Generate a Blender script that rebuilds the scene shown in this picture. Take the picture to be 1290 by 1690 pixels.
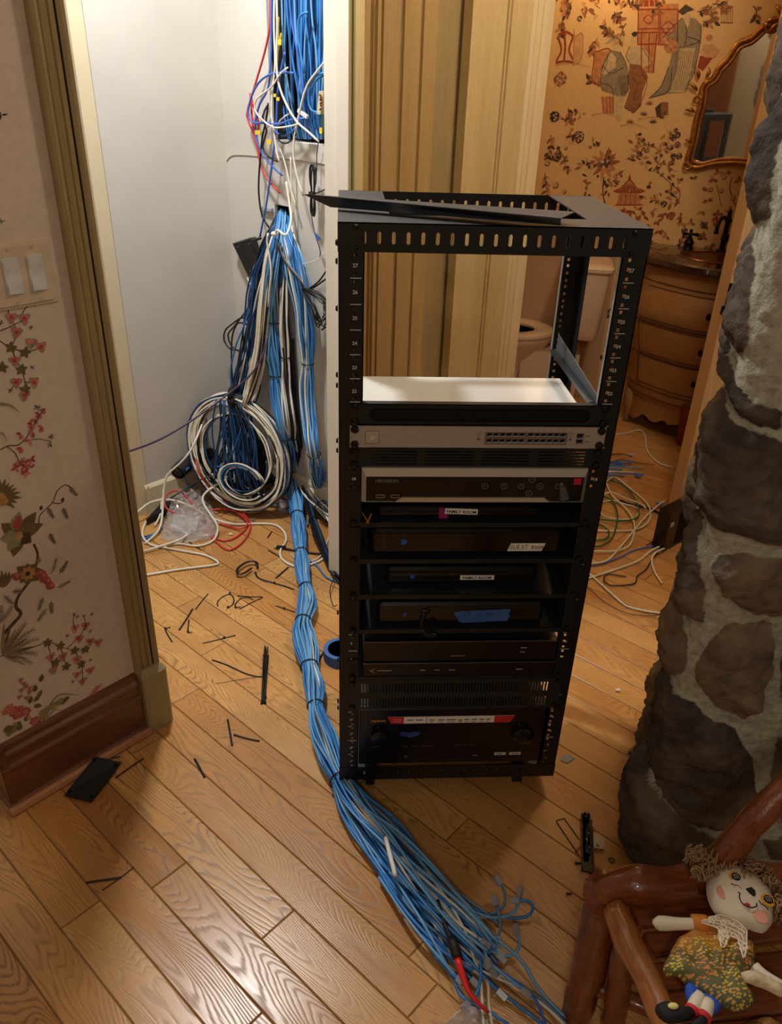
import bpy, math, random
import numpy as np
from mathutils import Vector, Matrix, Quaternion, noise
for o in list(bpy.data.objects): bpy.data.objects.remove(o)
SC = bpy.context.scene; COL = SC.collection
R2 = math.radians
# ------------------------------------------------------------------ camera
FPX, YAW, PITCH, ROLL = 1307.4, 0.0693, 0.5103, 0.0343
CP = Vector((0.0081, -1.3598, 1.5654))
_fw = Vector((math.sin(YAW)*math.cos(PITCH), math.cos(YAW)*math.cos(PITCH), -math.sin(PITCH)))
_r = Vector((math.cos(YAW), -math.sin(YAW), 0)); _u = _r.cross(_fw)
CR = math.cos(ROLL)*_r + math.sin(ROLL)*_u
CU = -math.sin(ROLL)*_r + math.cos(ROLL)*_u
cam_d = bpy.data.cameras.new('camera'); cam = bpy.data.objects.new('camera', cam_d); COL.objects.link(cam)
M = Matrix((CR, CU, -_fw)).transposed().to_4x4(); M.translation = CP; cam.matrix_world = M
cam_d.sensor_fit = 'HORIZONTAL'; cam_d.sensor_width = 36; cam_d.lens = FPX/1290*36; cam_d.clip_start = .02
SC.camera = cam
# ------------------------------------------------------------------ light and exposure
SC.view_settings.view_transform = 'Standard'; SC.view_settings.look = 'None'
SC.view_settings.gamma = 1; SC.view_settings.use_curve_mapping = False
SC.view_settings.exposure = 0.0
w = bpy.data.worlds.new('world'); SC.world = w; w.use_nodes = True
w.node_tree.nodes['Background'].inputs[0].default_value = (1.0, .86, .70, 1)
w.node_tree.nodes['Background'].inputs[1].default_value = .18
def lamp(name, loc, power, col, rad=.08, kind='POINT', aim=None, size=.3):
    l = bpy.data.lights.new(name, kind); l.energy = power; l.color = col
    if kind == 'AREA': l.shape = 'DISK'; l.size = size
    else: l.shadow_soft_size = rad
    o = bpy.data.objects.new(name, l); COL.objects.link(o); o.location = loc
    if aim: o.rotation_euler = (Vector(aim)-Vector(loc)).to_track_quat('-Z', 'Y').to_euler()
    return o
lamp('closet_ceiling_light', tuple(Vector((-.484, .919, 2.56))), 34, (1, .985, .955), kind='AREA', size=.16, aim=(-.484, .919, 0))
lamp('hall_ceiling_light', (-.30, -2.40, 2.5), 35, (1, .89, .76), .12)
lamp('hall_side_light', (1.05, .62, 2.48), 31, (1, .84, .66), .08)
lamp('bathroom_light', (1.13, 2.64, 2.12), 6, (1, .66, .34), .05)
# ------------------------------------------------------------------ pixel helpers: turn a photo pixel into a place in the room
def ray(x, y): return CR*((x-645)/FPX) - CU*((y-845)/FPX) + _fw
def G(x, y, z=0.0):
    d = ray(x, y); return CP + d*((z-CP.z)/d.z)
def PL(x, y, P0, n):
    d = ray(x, y); return CP + d*(n.dot(P0-CP)/n.dot(d))
def YP(x, y, Y): return PL(x, y, Vector((0, Y, 0)), Vector((0, 1, 0)))
A = Vector((.712, .702, 0)).normalized(); B = Vector((A.y, -A.x, 0))
L0 = Vector((-.773, .002, 0)); UP = Vector((0, 0, 1))
def AB(a, b, z=0.0): return L0 + A*a + B*b + UP*z
def CW(x, y, off=.0): return PL(x, y, AB(1.495-off, 0), A)      # on the cable wall, standing off it by off
# ------------------------------------------------------------------ materials
def lin(c):
    return tuple(((v/255)/12.92 if v/255 <= .04045 else ((v/255+.055)/1.055)**2.4) for v in c)
MATS = {}
class NT:
    def __init__(s, name):
        s.m = bpy.data.materials.new(name); s.m.use_nodes = True; s.t = s.m.node_tree; s.N = s.t.nodes; s.L = s.t.links
        s.b = s.N['Principled BSDF']
    def n(s, typ, **k):
        x = s.N.new(typ)
        for a, v in k.items(): setattr(x, a, v)
        return x
    def put(s, sock, v):
        if isinstance(v, bpy.types.NodeSocket): s.L.new(v, sock)
        elif isinstance(v, (tuple, list)):
            sock.default_value = tuple(v)+(1,) if (len(v) == 3 and sock.type == 'RGBA') else tuple(v)
        else: sock.default_value = v
    def m_(s, op, a, b=None, c=None):
        x = s.n('ShaderNodeMath', operation=op); s.put(x.inputs[0], a)
        if b is not None: s.put(x.inputs[1], b)
        if c is not None: s.put(x.inputs[2], c)
        return x.outputs[0]
    def dot(s, a, v):
        x = s.n('ShaderNodeVectorMath', operation='DOT_PRODUCT'); s.put(x.inputs[0], a); s.put(x.inputs[1], v); return x.outputs['Value']
    def comb(s, a, b, c=0.0):
        x = s.n('ShaderNodeCombineXYZ')
        for i, v in enumerate((a, b, c)): s.put(x.inputs[i], v)
        return x.outputs[0]
    def noise(s, vec, scale, detail=3, rough=.5, dist=0):
        x = s.n('ShaderNodeTexNoise'); s.put(x.inputs['Vector'], vec); s.put(x.inputs['Scale'], scale)
        x.inputs['Detail'].default_value = detail; x.inputs['Roughness'].default_value = rough; x.inputs['Distortion'].default_value = dist
        return x.outputs['Fac']
    def ramp(s, f, stops):
        x = s.n('ShaderNodeValToRGB'); s.put(x.inputs[0], f); e = x.color_ramp.elements
        while len(e) < len(stops): e.new(.5)
        for i, (p, c) in enumerate(stops): e[i].position = p; e[i].color = tuple(c)+(1,) if len(c) == 3 else c
        return x.outputs[0]
    def mix(s, f, a, b, mode='MIX'):
        x = s.n('ShaderNodeMix', data_type='RGBA', blend_type=mode); s.put(x.inputs[0], f); s.put(x.inputs[6], a); s.put(x.inputs[7], b); return x.outputs[2]
    def bump(s, h, strength=.3, dist=.01):
        x = s.n('ShaderNodeBump'); s.put(x.inputs['Height'], h); x.inputs['Strength'].default_value = strength; x.inputs['Distance'].default_value = dist
        s.L.new(x.outputs[0], s.b.inputs['Normal'])
    def obj(s): return s.n('ShaderNodeTexCoord').outputs['Object']
    def pos(s): return s.n('ShaderNodeNewGeometry').outputs['Position']
def mat(name, c, rough=.5, metal=0, var=.12, scale=30, bump=0, coat=0, spec=.5, trans=0, alpha=1, sheen=0):
    if name in MATS: return MATS[name]
    t = NT(name); c = lin(c)
    p = t.obj(); f = t.noise(p, scale, 3)
    lo = tuple(v*(1-var) for v in c); hi = tuple(min(1, v*(1+var)) for v in c)
    t.put(t.b.inputs['Base Color'], t.ramp(f, [(.3, lo), (.7, hi)]))
    t.b.inputs['Roughness'].default_value = rough; t.b.inputs['Metallic'].default_value = metal
    t.b.inputs['Specular IOR Level'].default_value = spec
    t.b.inputs['Coat Weight'].default_value = coat; t.b.inputs['Transmission Weight'].default_value = trans
    t.b.inputs['Alpha'].default_value = alpha
    if sheen: t.b.inputs['Sheen Weight'].default_value = sheen
    if bump: t.bump(t.noise(p, scale*2, 4), bump, .004)
    MATS[name] = t.m; return t.m
# ------------------------------------------------------------------ mesh builder
class MB:
    def __init__(s): s.v = []; s.f = []; s.mi = []; s.cur = 0
    def m(s, i): s.cur = i; return s
    def add(s, vs, fs):
        o = len(s.v); s.v += [tuple(v) for v in vs]
        for f in fs: s.f.append(tuple(i+o for i in f)); s.mi.append(s.cur)
        return s
    def quad(s, a, b, c, d): return s.add([a, b, c, d], [(0, 1, 2, 3)])
    def poly(s, pts): return s.add(pts, [tuple(range(len(pts)))])
    def obox(s, o, X, Y, Z):
        """box from corner o with edge vectors X,Y,Z"""
        o = Vector(o); X = Vector(X); Y = Vector(Y); Z = Vector(Z)
        if X.cross(Y).dot(Z) < 0: X, Y = Y, X
        vs = [o, o+X, o+X+Y, o+Y, o+Z, o+X+Z, o+X+Y+Z, o+Y+Z]
        return s.add(vs, [(0, 3, 2, 1), (4, 5, 6, 7), (0, 1, 5, 4), (1, 2, 6, 5), (2, 3, 7, 6), (3, 0, 4, 7)])
    def box(s, x0, x1, y0, y1, z0, z1, bev=0):
        if bev <= 0: return s.obox((x0, y0, z0), (x1-x0, 0, 0), (0, y1-y0, 0), (0, 0, z1-z0))
        return s.rbox(x0, x1, y0, y1, z0, z1, bev)
    def rbox(s, x0, x1, y0, y1, z0, z1, r, n=3, axis='z'):
        """box whose edges along axis are rounded with radius r and whose end edges are slightly chamfered"""
        if axis == 'z': a0, a1, b0, b1, c0, c1 = x0, x1, y0, y1, z0, z1; mk = lambda a, b, c: (a, b, c)
        elif axis == 'y': a0, a1, b0, b1, c0, c1 = x0, x1, z0, z1, y0, y1; mk = lambda a, b, c: (a, c, b)
        else: a0, a1, b0, b1, c0, c1 = y0, y1, z0, z1, x0, x1; mk = lambda a, b, c: (c, a, b)
        ch = min(r*.35, (c1-c0)*.2)
        def ring(ins, c):
            pts = []
            for (cx, cy, st) in ((a1-r, b1-r, 0), (a0+r, b1-r, 90), (a0+r, b0+r, 180), (a1-r, b0+r, 270)):
                for k in range(n+1):
                    t = R2(st+90*k/n); rr = r-ins; pts.append(mk(cx+rr*math.cos(t), cy+rr*math.sin(t), c))
            return pts
        R = [ring(ch, c0), ring(0, c0+ch), ring(0, c1-ch), ring(ch, c1)]
        m = len(R[0]); vs = sum(R, []); fs = []
        for j in range(3):
            for i in range(m): fs.append((j*m+i, j*m+(i+1) % m, (j+1)*m+(i+1) % m, (j+1)*m+i))
        fs.append(tuple(range(m-1, -1, -1))); fs.append(tuple(range(3*m, 4*m)))
        if axis == 'y': fs = [tuple(reversed(f)) for f in fs]
        return s.add(vs, fs)
    def cyl(s, a, b, r0, r1=None, n=12, cap=True):
        r1 = r0 if r1 is None else r1; a = Vector(a); b = Vector(b)
        return s.tube([a, b], [r0, r1], n, cap)
    def tube(s, pts, r, n=6, cap=True, flat=1.0):
        P = [Vector(p) for p in pts]; k = len(P)
        rr = r if isinstance(r, (list, tuple)) else [r]*k
        T = []
        for i in range(k):
            d = P[min(i+1, k-1)]-P[max(i-1, 0)]
            T.append(d.normalized() if d.length > 1e-9 else Vector((0, 0, 1)))
        nrm = T[0].orthogonal().normalized()
        if abs(T[0].z) < .9: nrm = (UP - T[0]*T[0].z).normalized()
        vs = []
        for i in range(k):
            nrm = (nrm - T[i]*nrm.dot(T[i]))
            nrm = nrm.normalized() if nrm.length > 1e-6 else T[i].orthogonal().normalized()
            bi = T[i].cross(nrm)
            for j in range(n):
                t = 2*math.pi*j/n; vs.append(P[i] + (nrm*math.cos(t)*flat + bi*math.sin(t))*rr[i])
        fs = [(i*n+j, i*n+(j+1) % n, (i+1)*n+(j+1) % n, (i+1)*n+j) for i in range(k-1) for j in range(n)]
        if cap: fs += [tuple(range(n-1, -1, -1)), tuple(range((k-1)*n, k*n))]
        return s.add(vs, fs)
    def lathe(s, prof, c=(0, 0, 0), n=24, sx=1, sy=1, X=Vector((1, 0, 0)), Y=Vector((0, 1, 0)), Z=Vector((0, 0, 1))):
        c = Vector(c); k = len(prof); vs = []
        for r, h in prof:
            for j in range(n):
                t = 2*math.pi*j/n; vs.append(c + X*(r*sx*math.cos(t)) + Y*(r*sy*math.sin(t)) + Z*h)
        fs = [(i*n+j, i*n+(j+1) % n, (i+1)*n+(j+1) % n, (i+1)*n+j) for i in range(k-1) for j in range(n)]
        fs += [tuple(range(n-1, -1, -1)), tuple(range((k-1)*n, k*n))]
        return s.add(vs, fs)
    def ball(s, c, rx, ry=None, rz=None, n=14, X=Vector((1, 0, 0)), Y=Vector((0, 1, 0)), Z=Vector((0, 0, 1)), m=8):
        ry = ry or rx; rz = rz or rx
        prof = [(max(1e-4, math.sin(math.pi*i/m)), -math.cos(math.pi*i/m)*rz) for i in range(m+1)]
        return s.lathe(prof, c, n, rx, ry, X, Y, Z)
    def prism(s, pts, ext):
        """extrude the flat polygon pts by the vector ext (thick panel)"""
        P = [Vector(p) for p in pts]; e = Vector(ext); k = len(P)
        vs = P + [p+e for p in P]
        fs = [tuple(range(k-1, -1, -1)), tuple(range(k, 2*k))] + [(i, (i+1) % k, k+(i+1) % k, k+i) for i in range(k)]
        return s.add(vs, fs)
    def sweep(s, prof, a, b, n, up=UP):
        """moulding: prof=(out,height) points swept from a to b, out along n"""
        a = Vector(a); b = Vector(b); k = len(prof)
        vs = [a+n*o+up*h for o, h in prof] + [b+n*o+up*h for o, h in prof]
        fs = [(i, (i+1) % k, k+(i+1) % k, k+i) for i in range(k)] + [tuple(range(k)), tuple(range(2*k-1, k-1, -1))]
        return s.add(vs, fs)
    def plate(s, o, U, V, u0, u1, v0, v1, holes, th):
        """plate in the U,V plane with rectangular holes, thickness vector th"""
        o = Vector(o); U = Vector(U); V = Vector(V); th = Vector(th)
        us = sorted(set([u0, u1]+[max(u0, min(u1, h[i])) for h in holes for i in (0, 1)]))
        vv = sorted(set([v0, v1]+[max(v0, min(v1, h[i])) for h in holes for i in (2, 3)]))
        def solid(i, j):
            if i < 0 or j < 0 or i >= len(us)-1 or j >= len(vv)-1: return False
            cu = (us[i]+us[i+1])/2; cv = (vv[j]+vv[j+1])/2
            return not any(h[0] < cu < h[1] and h[2] < cv < h[3] for h in holes)
        for i in range(len(us)-1):
            for j in range(len(vv)-1):
                if not solid(i, j): continue
                a = o+U*us[i]+V*vv[j]; b = o+U*us[i+1]+V*vv[j]; c = o+U*us[i+1]+V*vv[j+1]; d = o+U*us[i]+V*vv[j+1]
                s.quad(a, b, c, d); s.quad(a+th, d+th, c+th, b+th)
                if not solid(i-1, j): s.quad(a, d, d+th, a+th)
                if not solid(i+1, j): s.quad(b, b+th, c+th, c)
                if not solid(i, j-1): s.quad(a, a+th, b+th, b)
                if not solid(i, j+1): s.quad(d, c, c+th, d+th)
        return s
    def build(s, name, mats, parent=None, smooth=False, local=False, fix=True):
        me = bpy.data.meshes.new(name)
        off = Vector((0, 0, 0))
        if parent is not None and not local:
            p = parent
            while p is not None: off += p.location; p = p.parent
        me.from_pydata([tuple(Vector(v)-off) for v in s.v], [], s.f)
        if not isinstance(mats, (list, tuple)): mats = [mats]
        for m in mats: me.materials.append(m)
        if len(mats) > 1: me.polygons.foreach_set('material_index', s.mi)
        if fix:
            import bmesh
            bm = bmesh.new(); bm.from_mesh(me); bmesh.ops.recalc_face_normals(bm, faces=bm.faces); bm.to_mesh(me); bm.free()
        if smooth:
            me.polygons.foreach_set('use_smooth', [True]*len(me.polygons))
            if smooth != 'all':
                try: me.set_sharp_from_angle(angle=R2(smooth if smooth is not True else 40))
                except Exception: pass
        me.update()
        o = bpy.data.objects.new(name, me); COL.objects.link(o)
        if parent is not None: o.parent = parent
        return o
def tag(o, label, cat, group=None):
    o['label'] = label; o['category'] = cat
    if group: o['group'] = group
    return o
def thing(name, label, cat, loc=(0, 0, 0), group=None):
    o = bpy.data.objects.new(name, None); COL.objects.link(o); o.location = loc; o.empty_display_size = .05
    return tag(o, label, cat, group)
def struct(name, mb, mats, **k):
    o = mb.build(name, mats, **k); o['kind'] = 'structure'; return o
def spline(pts, step=.02):
    """Catmull-Rom through pts, resampled"""
    P = [Vector(p) for p in pts]
    if len(P) < 3: P = [P[0], (P[0]+P[-1])/2, P[-1]]
    E = [P[0]*2-P[1]]+P+[P[-1]*2-P[-2]]; out = []
    for i in range(1, len(E)-2):
        n = max(2, int((E[i+1]-E[i]).length/step))
        for k in range(n):
            t = k/n; a, b, c, d = E[i-1], E[i], E[i+1], E[i+2]
            out.append(.5*((2*b)+(c-a)*t+(2*a-5*b+4*c-d)*t*t+(3*b-a-3*c+d)*t**3))
    out.append(P[-1]); return out
def text_mesh(body, size, origin, X, Yv, material, parent, name='lettering', bold=0, align='LEFT', ext=.0003):
    cu = bpy.data.curves.new('t', 'FONT'); cu.body = body; cu.size = size; cu.extrude = 0; cu.offset = bold; cu.align_x = align; cu.resolution_u = 3
    t = bpy.data.objects.new('t', cu); COL.objects.link(t)
    dg = bpy.context.evaluated_depsgraph_get(); dg.update()
    me = bpy.data.meshes.new_from_object(t.evaluated_get(dg))
    bpy.data.objects.remove(t); bpy.data.curves.remove(cu)
    X = Vector(X).normalized(); Yv = Vector(Yv).normalized(); n = X.cross(Yv)
    off = Vector((0, 0, 0)); p = parent
    while p is not None: off += p.location; p = p.parent
    for v in me.vertices: v.co = Vector(origin)-off+X*v.co.x+Yv*v.co.y+n*ext
    me.materials.clear(); me.materials.append(material); me.name = name
    o = bpy.data.objects.new(name, me); COL.objects.link(o); o.parent = parent
    return o
def dashes(parent, x, y, z, w, h, m, n=3, name='small_print'):
    """print too small to read: a short row of marks"""
    mb = MB(); q = w/n
    for i in range(n): mb.box(x+i*q, x+i*q+q*.82, y-.0003, y, z, z+h)
    return mb.build(name, m, parent)
rnd = random.Random(7)
# ------------------------------------------------------------------ setting materials
def floor_mat():
    t = NT('oak_floor'); P = t.pos()
    rel = t.n('ShaderNodeVectorMath', operation='SUBTRACT'); t.put(rel.inputs[0], P); rel.inputs[1].default_value = L0; rel = rel.outputs[0]
    a = t.dot(rel, tuple(A)); b = t.dot(rel, tuple(B))
    W = .0895
    q = t.m_('DIVIDE', t.m_('SUBTRACT', a, .004), W); row = t.m_('FLOOR', q); fr = t.m_('FRACT', q)
    wn = t.n('ShaderNodeTexWhiteNoise', noise_dimensions='1D'); t.put(wn.inputs['W'], row)
    bo = t.m_('ADD', t.m_('DIVIDE', b, .95), t.m_('MULTIPLY', wn.outputs['Value'], 3.7))
    col = t.m_('FLOOR', bo); fb = t.m_('FRACT', bo)
    w2 = t.n('ShaderNodeTexWhiteNoise', noise_dimensions='2D'); t.put(w2.inputs['Vector'], t.comb(row, col)); ident = w2.outputs['Value']
    sc = t.n('ShaderNodeSeparateColor'); t.put(sc.inputs[0], w2.outputs['Color']); id2 = sc.outputs[1]
    off = t.m_('MULTIPLY', ident, 37.0)
    # cathedral grain: long stretched contour lines of a smooth field
    field = t.noise(t.comb(t.m_('MULTIPLY', a, 7.0), t.m_('MULTIPLY', b, 1.25), off), 1.0, 1.5, .45)
    fine = t.noise(t.comb(t.m_('MULTIPLY', a, 60.0), t.m_('MULTIPLY', b, 9.0), off), 1.0, 2, .5)
    ph = t.m_('ADD', t.m_('ADD', t.m_('MULTIPLY', field, t.m_('ADD', 260.0, t.m_('MULTIPLY', id2, 420.0))), t.m_('MULTIPLY', a, t.m_('MULTIPLY', t.m_('SUBTRACT', id2, .35), 1500.0))), t.m_('MULTIPLY', fine, 7.5))
    s = t.m_('ADD', t.m_('MULTIPLY', t.m_('SINE', ph), .5), .5)
    line = t.m_('POWER', s, 3.0)
    grain = t.noise(t.comb(t.m_('MULTIPLY', a, 420.0), t.m_('MULTIPLY', b, 14.0), off), 1.0, 3, .6)
    blotch = t.noise(t.comb(t.m_('MULTIPLY', a, 9.0), t.m_('MULTIPLY', b, 4.0), off), 1.0, 3, .55)
    base = t.ramp(ident, [(0, lin((200, 148, 84))), (.3, lin((214, 164, 98))), (.6, lin((194, 138, 74))), (.85, lin((220, 172, 106))), (1, lin((184, 130, 70)))])
    base = t.mix(t.m_('MULTIPLY', t.m_('SUBTRACT', blotch, .35), 1.0), base, lin((160, 92, 42)))
    base = t.mix(t.m_('MULTIPLY', t.m_('SUBTRACT', grain, .42), 1.1), base, lin((132, 80, 40)))
    amt = t.m_('MULTIPLY', t.m_('MULTIPLY', line, t.m_('ADD', .35, t.m_('MULTIPLY', ident, .9))), t.m_('ADD', .02, t.m_('MULTIPLY', grain, .85)))
    base = t.mix(amt, base, lin((98, 62, 34)))
    # knots / mineral marks
    kn = t.noise(t.comb(t.m_('MULTIPLY', a, 22.0), t.m_('MULTIPLY', b, 7.0), off), 1.0, 3, .6)
    base = t.mix(t.m_('MULTIPLY', t.m_('GREATER_THAN', kn, .72), .5), base, lin((90, 66, 48)))
    # seams
    e = t.m_('MINIMUM', fr, t.m_('SUBTRACT', 1.0, fr))
    seam = t.m_('SUBTRACT', 1.0, t.m_('MINIMUM', 1.0, t.m_('DIVIDE', e, .030)))
    eb = t.m_('MINIMUM', fb, t.m_('SUBTRACT', 1.0, fb)); seamb = t.m_('SUBTRACT', 1.0, t.m_('MINIMUM', 1.0, t.m_('DIVIDE', eb, .0028)))
    sm = t.m_('MAXIMUM', seam, seamb)
    base = t.mix(t.m_('MULTIPLY', t.m_('POWER', sm, .8), .72), base, lin((84, 48, 24)))
    t.put(t.b.inputs['Base Color'], base)
    t.put(t.b.inputs['Roughness'], t.m_('ADD', .21, t.m_('MULTIPLY', t.m_('ADD', line, grain), .10)))
    t.b.inputs['Specular IOR Level'].default_value = .5
    h = t.m_('SUBTRACT', t.m_('MULTIPLY', t.m_('SUBTRACT', 1.0, amt), .25), t.m_('MULTIPLY', sm, 1.6))
    t.bump(h, .55, .0022)
    return t.m
def wood_mat(name, c1, c2, axis=(0, 0, 1), sc=1.0, rough=.45, dens=60, bump=.25, coat=0):
    t = NT(name); P = t.obj(); sp = t.n('ShaderNodeMapping'); t.put(sp.inputs[0], P)
    k = Vector(axis); s3 = [1.0 if abs(v) < .5 else .09 for v in k]; sp.inputs['Scale'].default_value = tuple(v*sc for v in s3); p = sp.outputs[0]
    n1 = t.noise(p, 14, 4, .6, .6); n2 = t.noise(p, dens*3, 3, .6); n3 = t.noise(P, 9, 3)
    f = t.m_('ADD', t.m_('MULTIPLY', n1, .55), t.m_('MULTIPLY', n2, .45))
    c = t.ramp(f, [(.33, lin(c1)), (.62, lin(c2))])
    c = t.mix(t.m_('MULTIPLY', n3, .35), c, tuple(v*.7 for v in lin(c2)))
    t.put(t.b.inputs['Base Color'], c); t.b.inputs['Roughness'].default_value = rough; t.b.inputs['Coat Weight'].default_value = coat
    t.bump(f, bump, .002); return t.m
def plaster(name, c, var=.04, bump=.05, rough=.6):
    return mat(name, c, rough, var=var, scale=5, bump=bump, spec=.3)
FLOOR = floor_mat()
GLAZE = wood_mat('shaded_glazed_wood', (150, 126, 84), (176, 152, 104), (0, 0, 1), 1, .42, 90)
GLAZE2 = wood_mat('gold_glazed_wood', (196, 168, 112), (222, 196, 140), (0, 0, 1), 1, .45, 90)
GROOVE = wood_mat('dark_glaze_groove', (58, 40, 26), (84, 62, 40), (0, 0, 1), 1, .6)
BASEW = wood_mat('mahogany_baseboard', (80, 45, 28), (116, 68, 42), tuple(A), 1, .33, 60, coat=.3)
WHITE = plaster('closet_paint', (204, 201, 194)); CREAM = plaster('cream_paint', (214, 202, 172)); TRIMW = plaster('trim_paint', (232, 226, 212), rough=.4)
CEIL = plaster('ceiling_paint', (225, 218, 205)); TAN = plaster('tan_wainscot', (196, 160, 124), rough=.45)
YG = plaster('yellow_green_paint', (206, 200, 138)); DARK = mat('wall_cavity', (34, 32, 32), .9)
# ------------------------------------------------------------------ floor, ceiling
mb = MB(); mb.obox((-3.2, -3.6, -.04), (7.6, 0, 0), (0, 8.2, 0), (0, 0, .04)); struct('floor', mb, FLOOR)
mb = MB(); mb.obox((-3.2, -1.9, 2.62), (7.6, 0, 0), (0, 6.5, 0), (0, 0, .05)); struct('ceiling', mb, CEIL)
# ------------------------------------------------------------------ flat pattern painter: motifs live in the wall's own mesh
class Paint:
    def __init__(s, mb, P0, U, n):
        s.mb = mb; s.P0 = Vector(P0); s.U = U; s.n = n; s.k = 0
    def at(s, x, y):
        p = PL(x, y, s.P0, s.n)-s.P0; return (p.dot(s.U), p.z)
    def w(s, q, k): return s.P0+s.U*q[0]+UP*q[1]+s.n*(.0004+.00002*k)
    def poly(s, pts, ci):
        s.k = (s.k+1) % 60; s.mb.m(ci); s.mb.poly([s.w(p, s.k) for p in pts])
    def stroke(s, pts, w0, ci, w1=None):
        s.k = (s.k+1) % 60; s.mb.m(ci); w1 = w0 if w1 is None else w1
        V2 = [Vector(p).to_2d() if len(p) > 2 else Vector(p) for p in pts]; L = []; Rr = []
        for i, p in enumerate(V2):
            d = V2[min(i+1, len(V2)-1)]-V2[max(i-1, 0)]
            d = d.normalized() if d.length > 1e-9 else Vector((1, 0)); q = Vector((-d.y, d.x)); ww = (w0+(w1-w0)*i/max(1, len(V2)-1))/2
            L.append(p+q*ww); Rr.append(p-q*ww)
        for i in range(len(V2)-1):
            s.mb.quad(s.w(L[i], s.k), s.w(Rr[i], s.k), s.w(Rr[i+1], s.k), s.w(L[i+1], s.k))
    def curve(s, pts, w0, ci, w1=None):
        q = spline([Vector((p[0], p[1], 0)) for p in pts], .006); s.stroke([(v.x, v.y) for v in q], w0, ci, w1)
    def leaf(s, c, ang, L, W, ci, n=7):
        ca, sa = math.cos(ang), math.sin(ang); up = []; dn = []
        for i in range(n+1):
            t = i/n; h = math.sin(math.pi*t**.8)*W/2
            up.append((t*L, h)); dn.append((t*L, -h))
        pts = up[:-1]+dn[::-1][:-1]
        s.poly([(c[0]+x*ca-y*sa, c[1]+x*sa+y*ca) for x, y in pts], ci)
    def blob(s, c, r, ci, n=9, j=.25, rr=rnd):
        s.poly([(c[0]+r*(1+rr.uniform(-j, j))*math.cos(6.283*i/n), c[1]+r*(1+rr.uniform(-j, j))*math.sin(6.283*i/n)) for i in range(n)], ci)
    def flower(s, c, r, cols, petals=6, rr=rnd):
        a0 = rr.uniform(0, 6)
        for i in range(petals):
            a = a0+6.283*i/petals; s.leaf((c[0], c[1]), a, r*rr.uniform(.8, 1.15), r*.75, cols[0])
        for i in range(petals):
            a = a0+.5+6.283*i/petals; s.leaf((c[0], c[1]), a, r*.62, r*.4, cols[1])
        s.blob(c, r*.2, cols[2], 7)
    def spray(s, c, ang, L, ci, st, n=8, lw=.006, lf=.016, curl=.5):
        p = Vector(c); a = ang; pts = [tuple(p)]
        for i in range(n):
            a += curl/n; p = p+Vector((math.cos(a), math.sin(a)))*(L/n); pts.append(tuple(p))
            for sd in (-1, 1): s.leaf(tuple(p), a+sd*1.0, lf*.85*(1-.5*i/n), min(lw, L/n)*.62, ci, 4)
        s.stroke(pts, .0016, st)
# ------------------------------------------------------------------ left wallpaper wall
def paper_mat(name, c, var=.05):
    return mat(name, c, .62, var=var, scale=60, bump=.04, spec=.25)
mb = MB(); mb.obox(AB(0, -.13), A*.37, B*.13, UP*2.62)
PM = [paper_mat('blush_wallpaper', (204, 186, 168)), paper_mat('rose_ink', (160, 72, 74), .2), paper_mat('pink_ink', (190, 110, 104), .2), paper_mat('olive_leaf_ink', (104, 88, 58), .2),
      paper_mat('stem_ink', (82, 62, 48), .2), paper_mat('sage_ink', (138, 130, 98), .2), paper_mat('mauve_grey_ink', (146, 122, 114), .2), paper_mat('ochre_ink', (168, 126, 74), .2), paper_mat('dark_twig_ink', (58, 44, 40), .2)]
pt = Paint(mb, AB(0, 0), A, B); r3 = random.Random(3)
def LW(x, y): return pt.at(x, y)
Z2 = lambda x, y: LW(x/3.673, 380+y/3.674)
Z4 = lambda x, y: LW(x/3.073, 800+y/3.073)
def rosette(c, r):                      # three-lobed rose blossom
    for k in range(3): pt.leaf(c, r3.uniform(0, .6)+k*2.1, r, r*.9, 5); 
    for k in range(3): pt.leaf(c, r3.uniform(0, .6)+k*2.1, r*.85, r*.7, 2)
    pt.blob(c, r*.35, 1, 7)
def vineleaf(c, r):
    for k in range(5): pt.leaf(c, r3.uniform(-.2, .2)+k*1.256, r, r*.6, 3)
def star(c, r):
    for k in range(6): pt.leaf(c, k*1.05+r3.random(), r, r*.22, 8, 3)
def cluster(ros, lvs, sts, stems, Z, sc=1):
    for s_ in stems: pt.curve([Z(*p) for p in s_], .0022*sc, 4, .0014)
    for p in lvs: vineleaf(Z(*p), .013*sc)
    for p in ros: rosette(Z(*p), .0135*sc)
    for p in sts: star(Z(*p), .006*sc)
cluster([(68, 525), (148, 535), (98, 615), (188, 680), (250, 705), (88, 790), (98, 920), (205, 922), (150, 1000)],
        [(65, 710), (150, 740), (130, 845), (12, 830), (150, 965)], [(58, 400), (140, 435), (200, 450), (185, 588), (195, 830), (62, 972), (5, 560)],
        [[(50, 500), (48, 440), (62, 400)], [(135, 505), (155, 470), (195, 448)], [(0, 670), (40, 700), (65, 710), (100, 620), (68, 530)], [(0, 610), (60, 585), (148, 540)], [(65, 710), (120, 730), (190, 730), (250, 710)], [(65, 710), (100, 790), (130, 845), (150, 920), (150, 1000)], [(150, 920), (205, 925)], [(62, 972), (98, 920)]], Z2)
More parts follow.
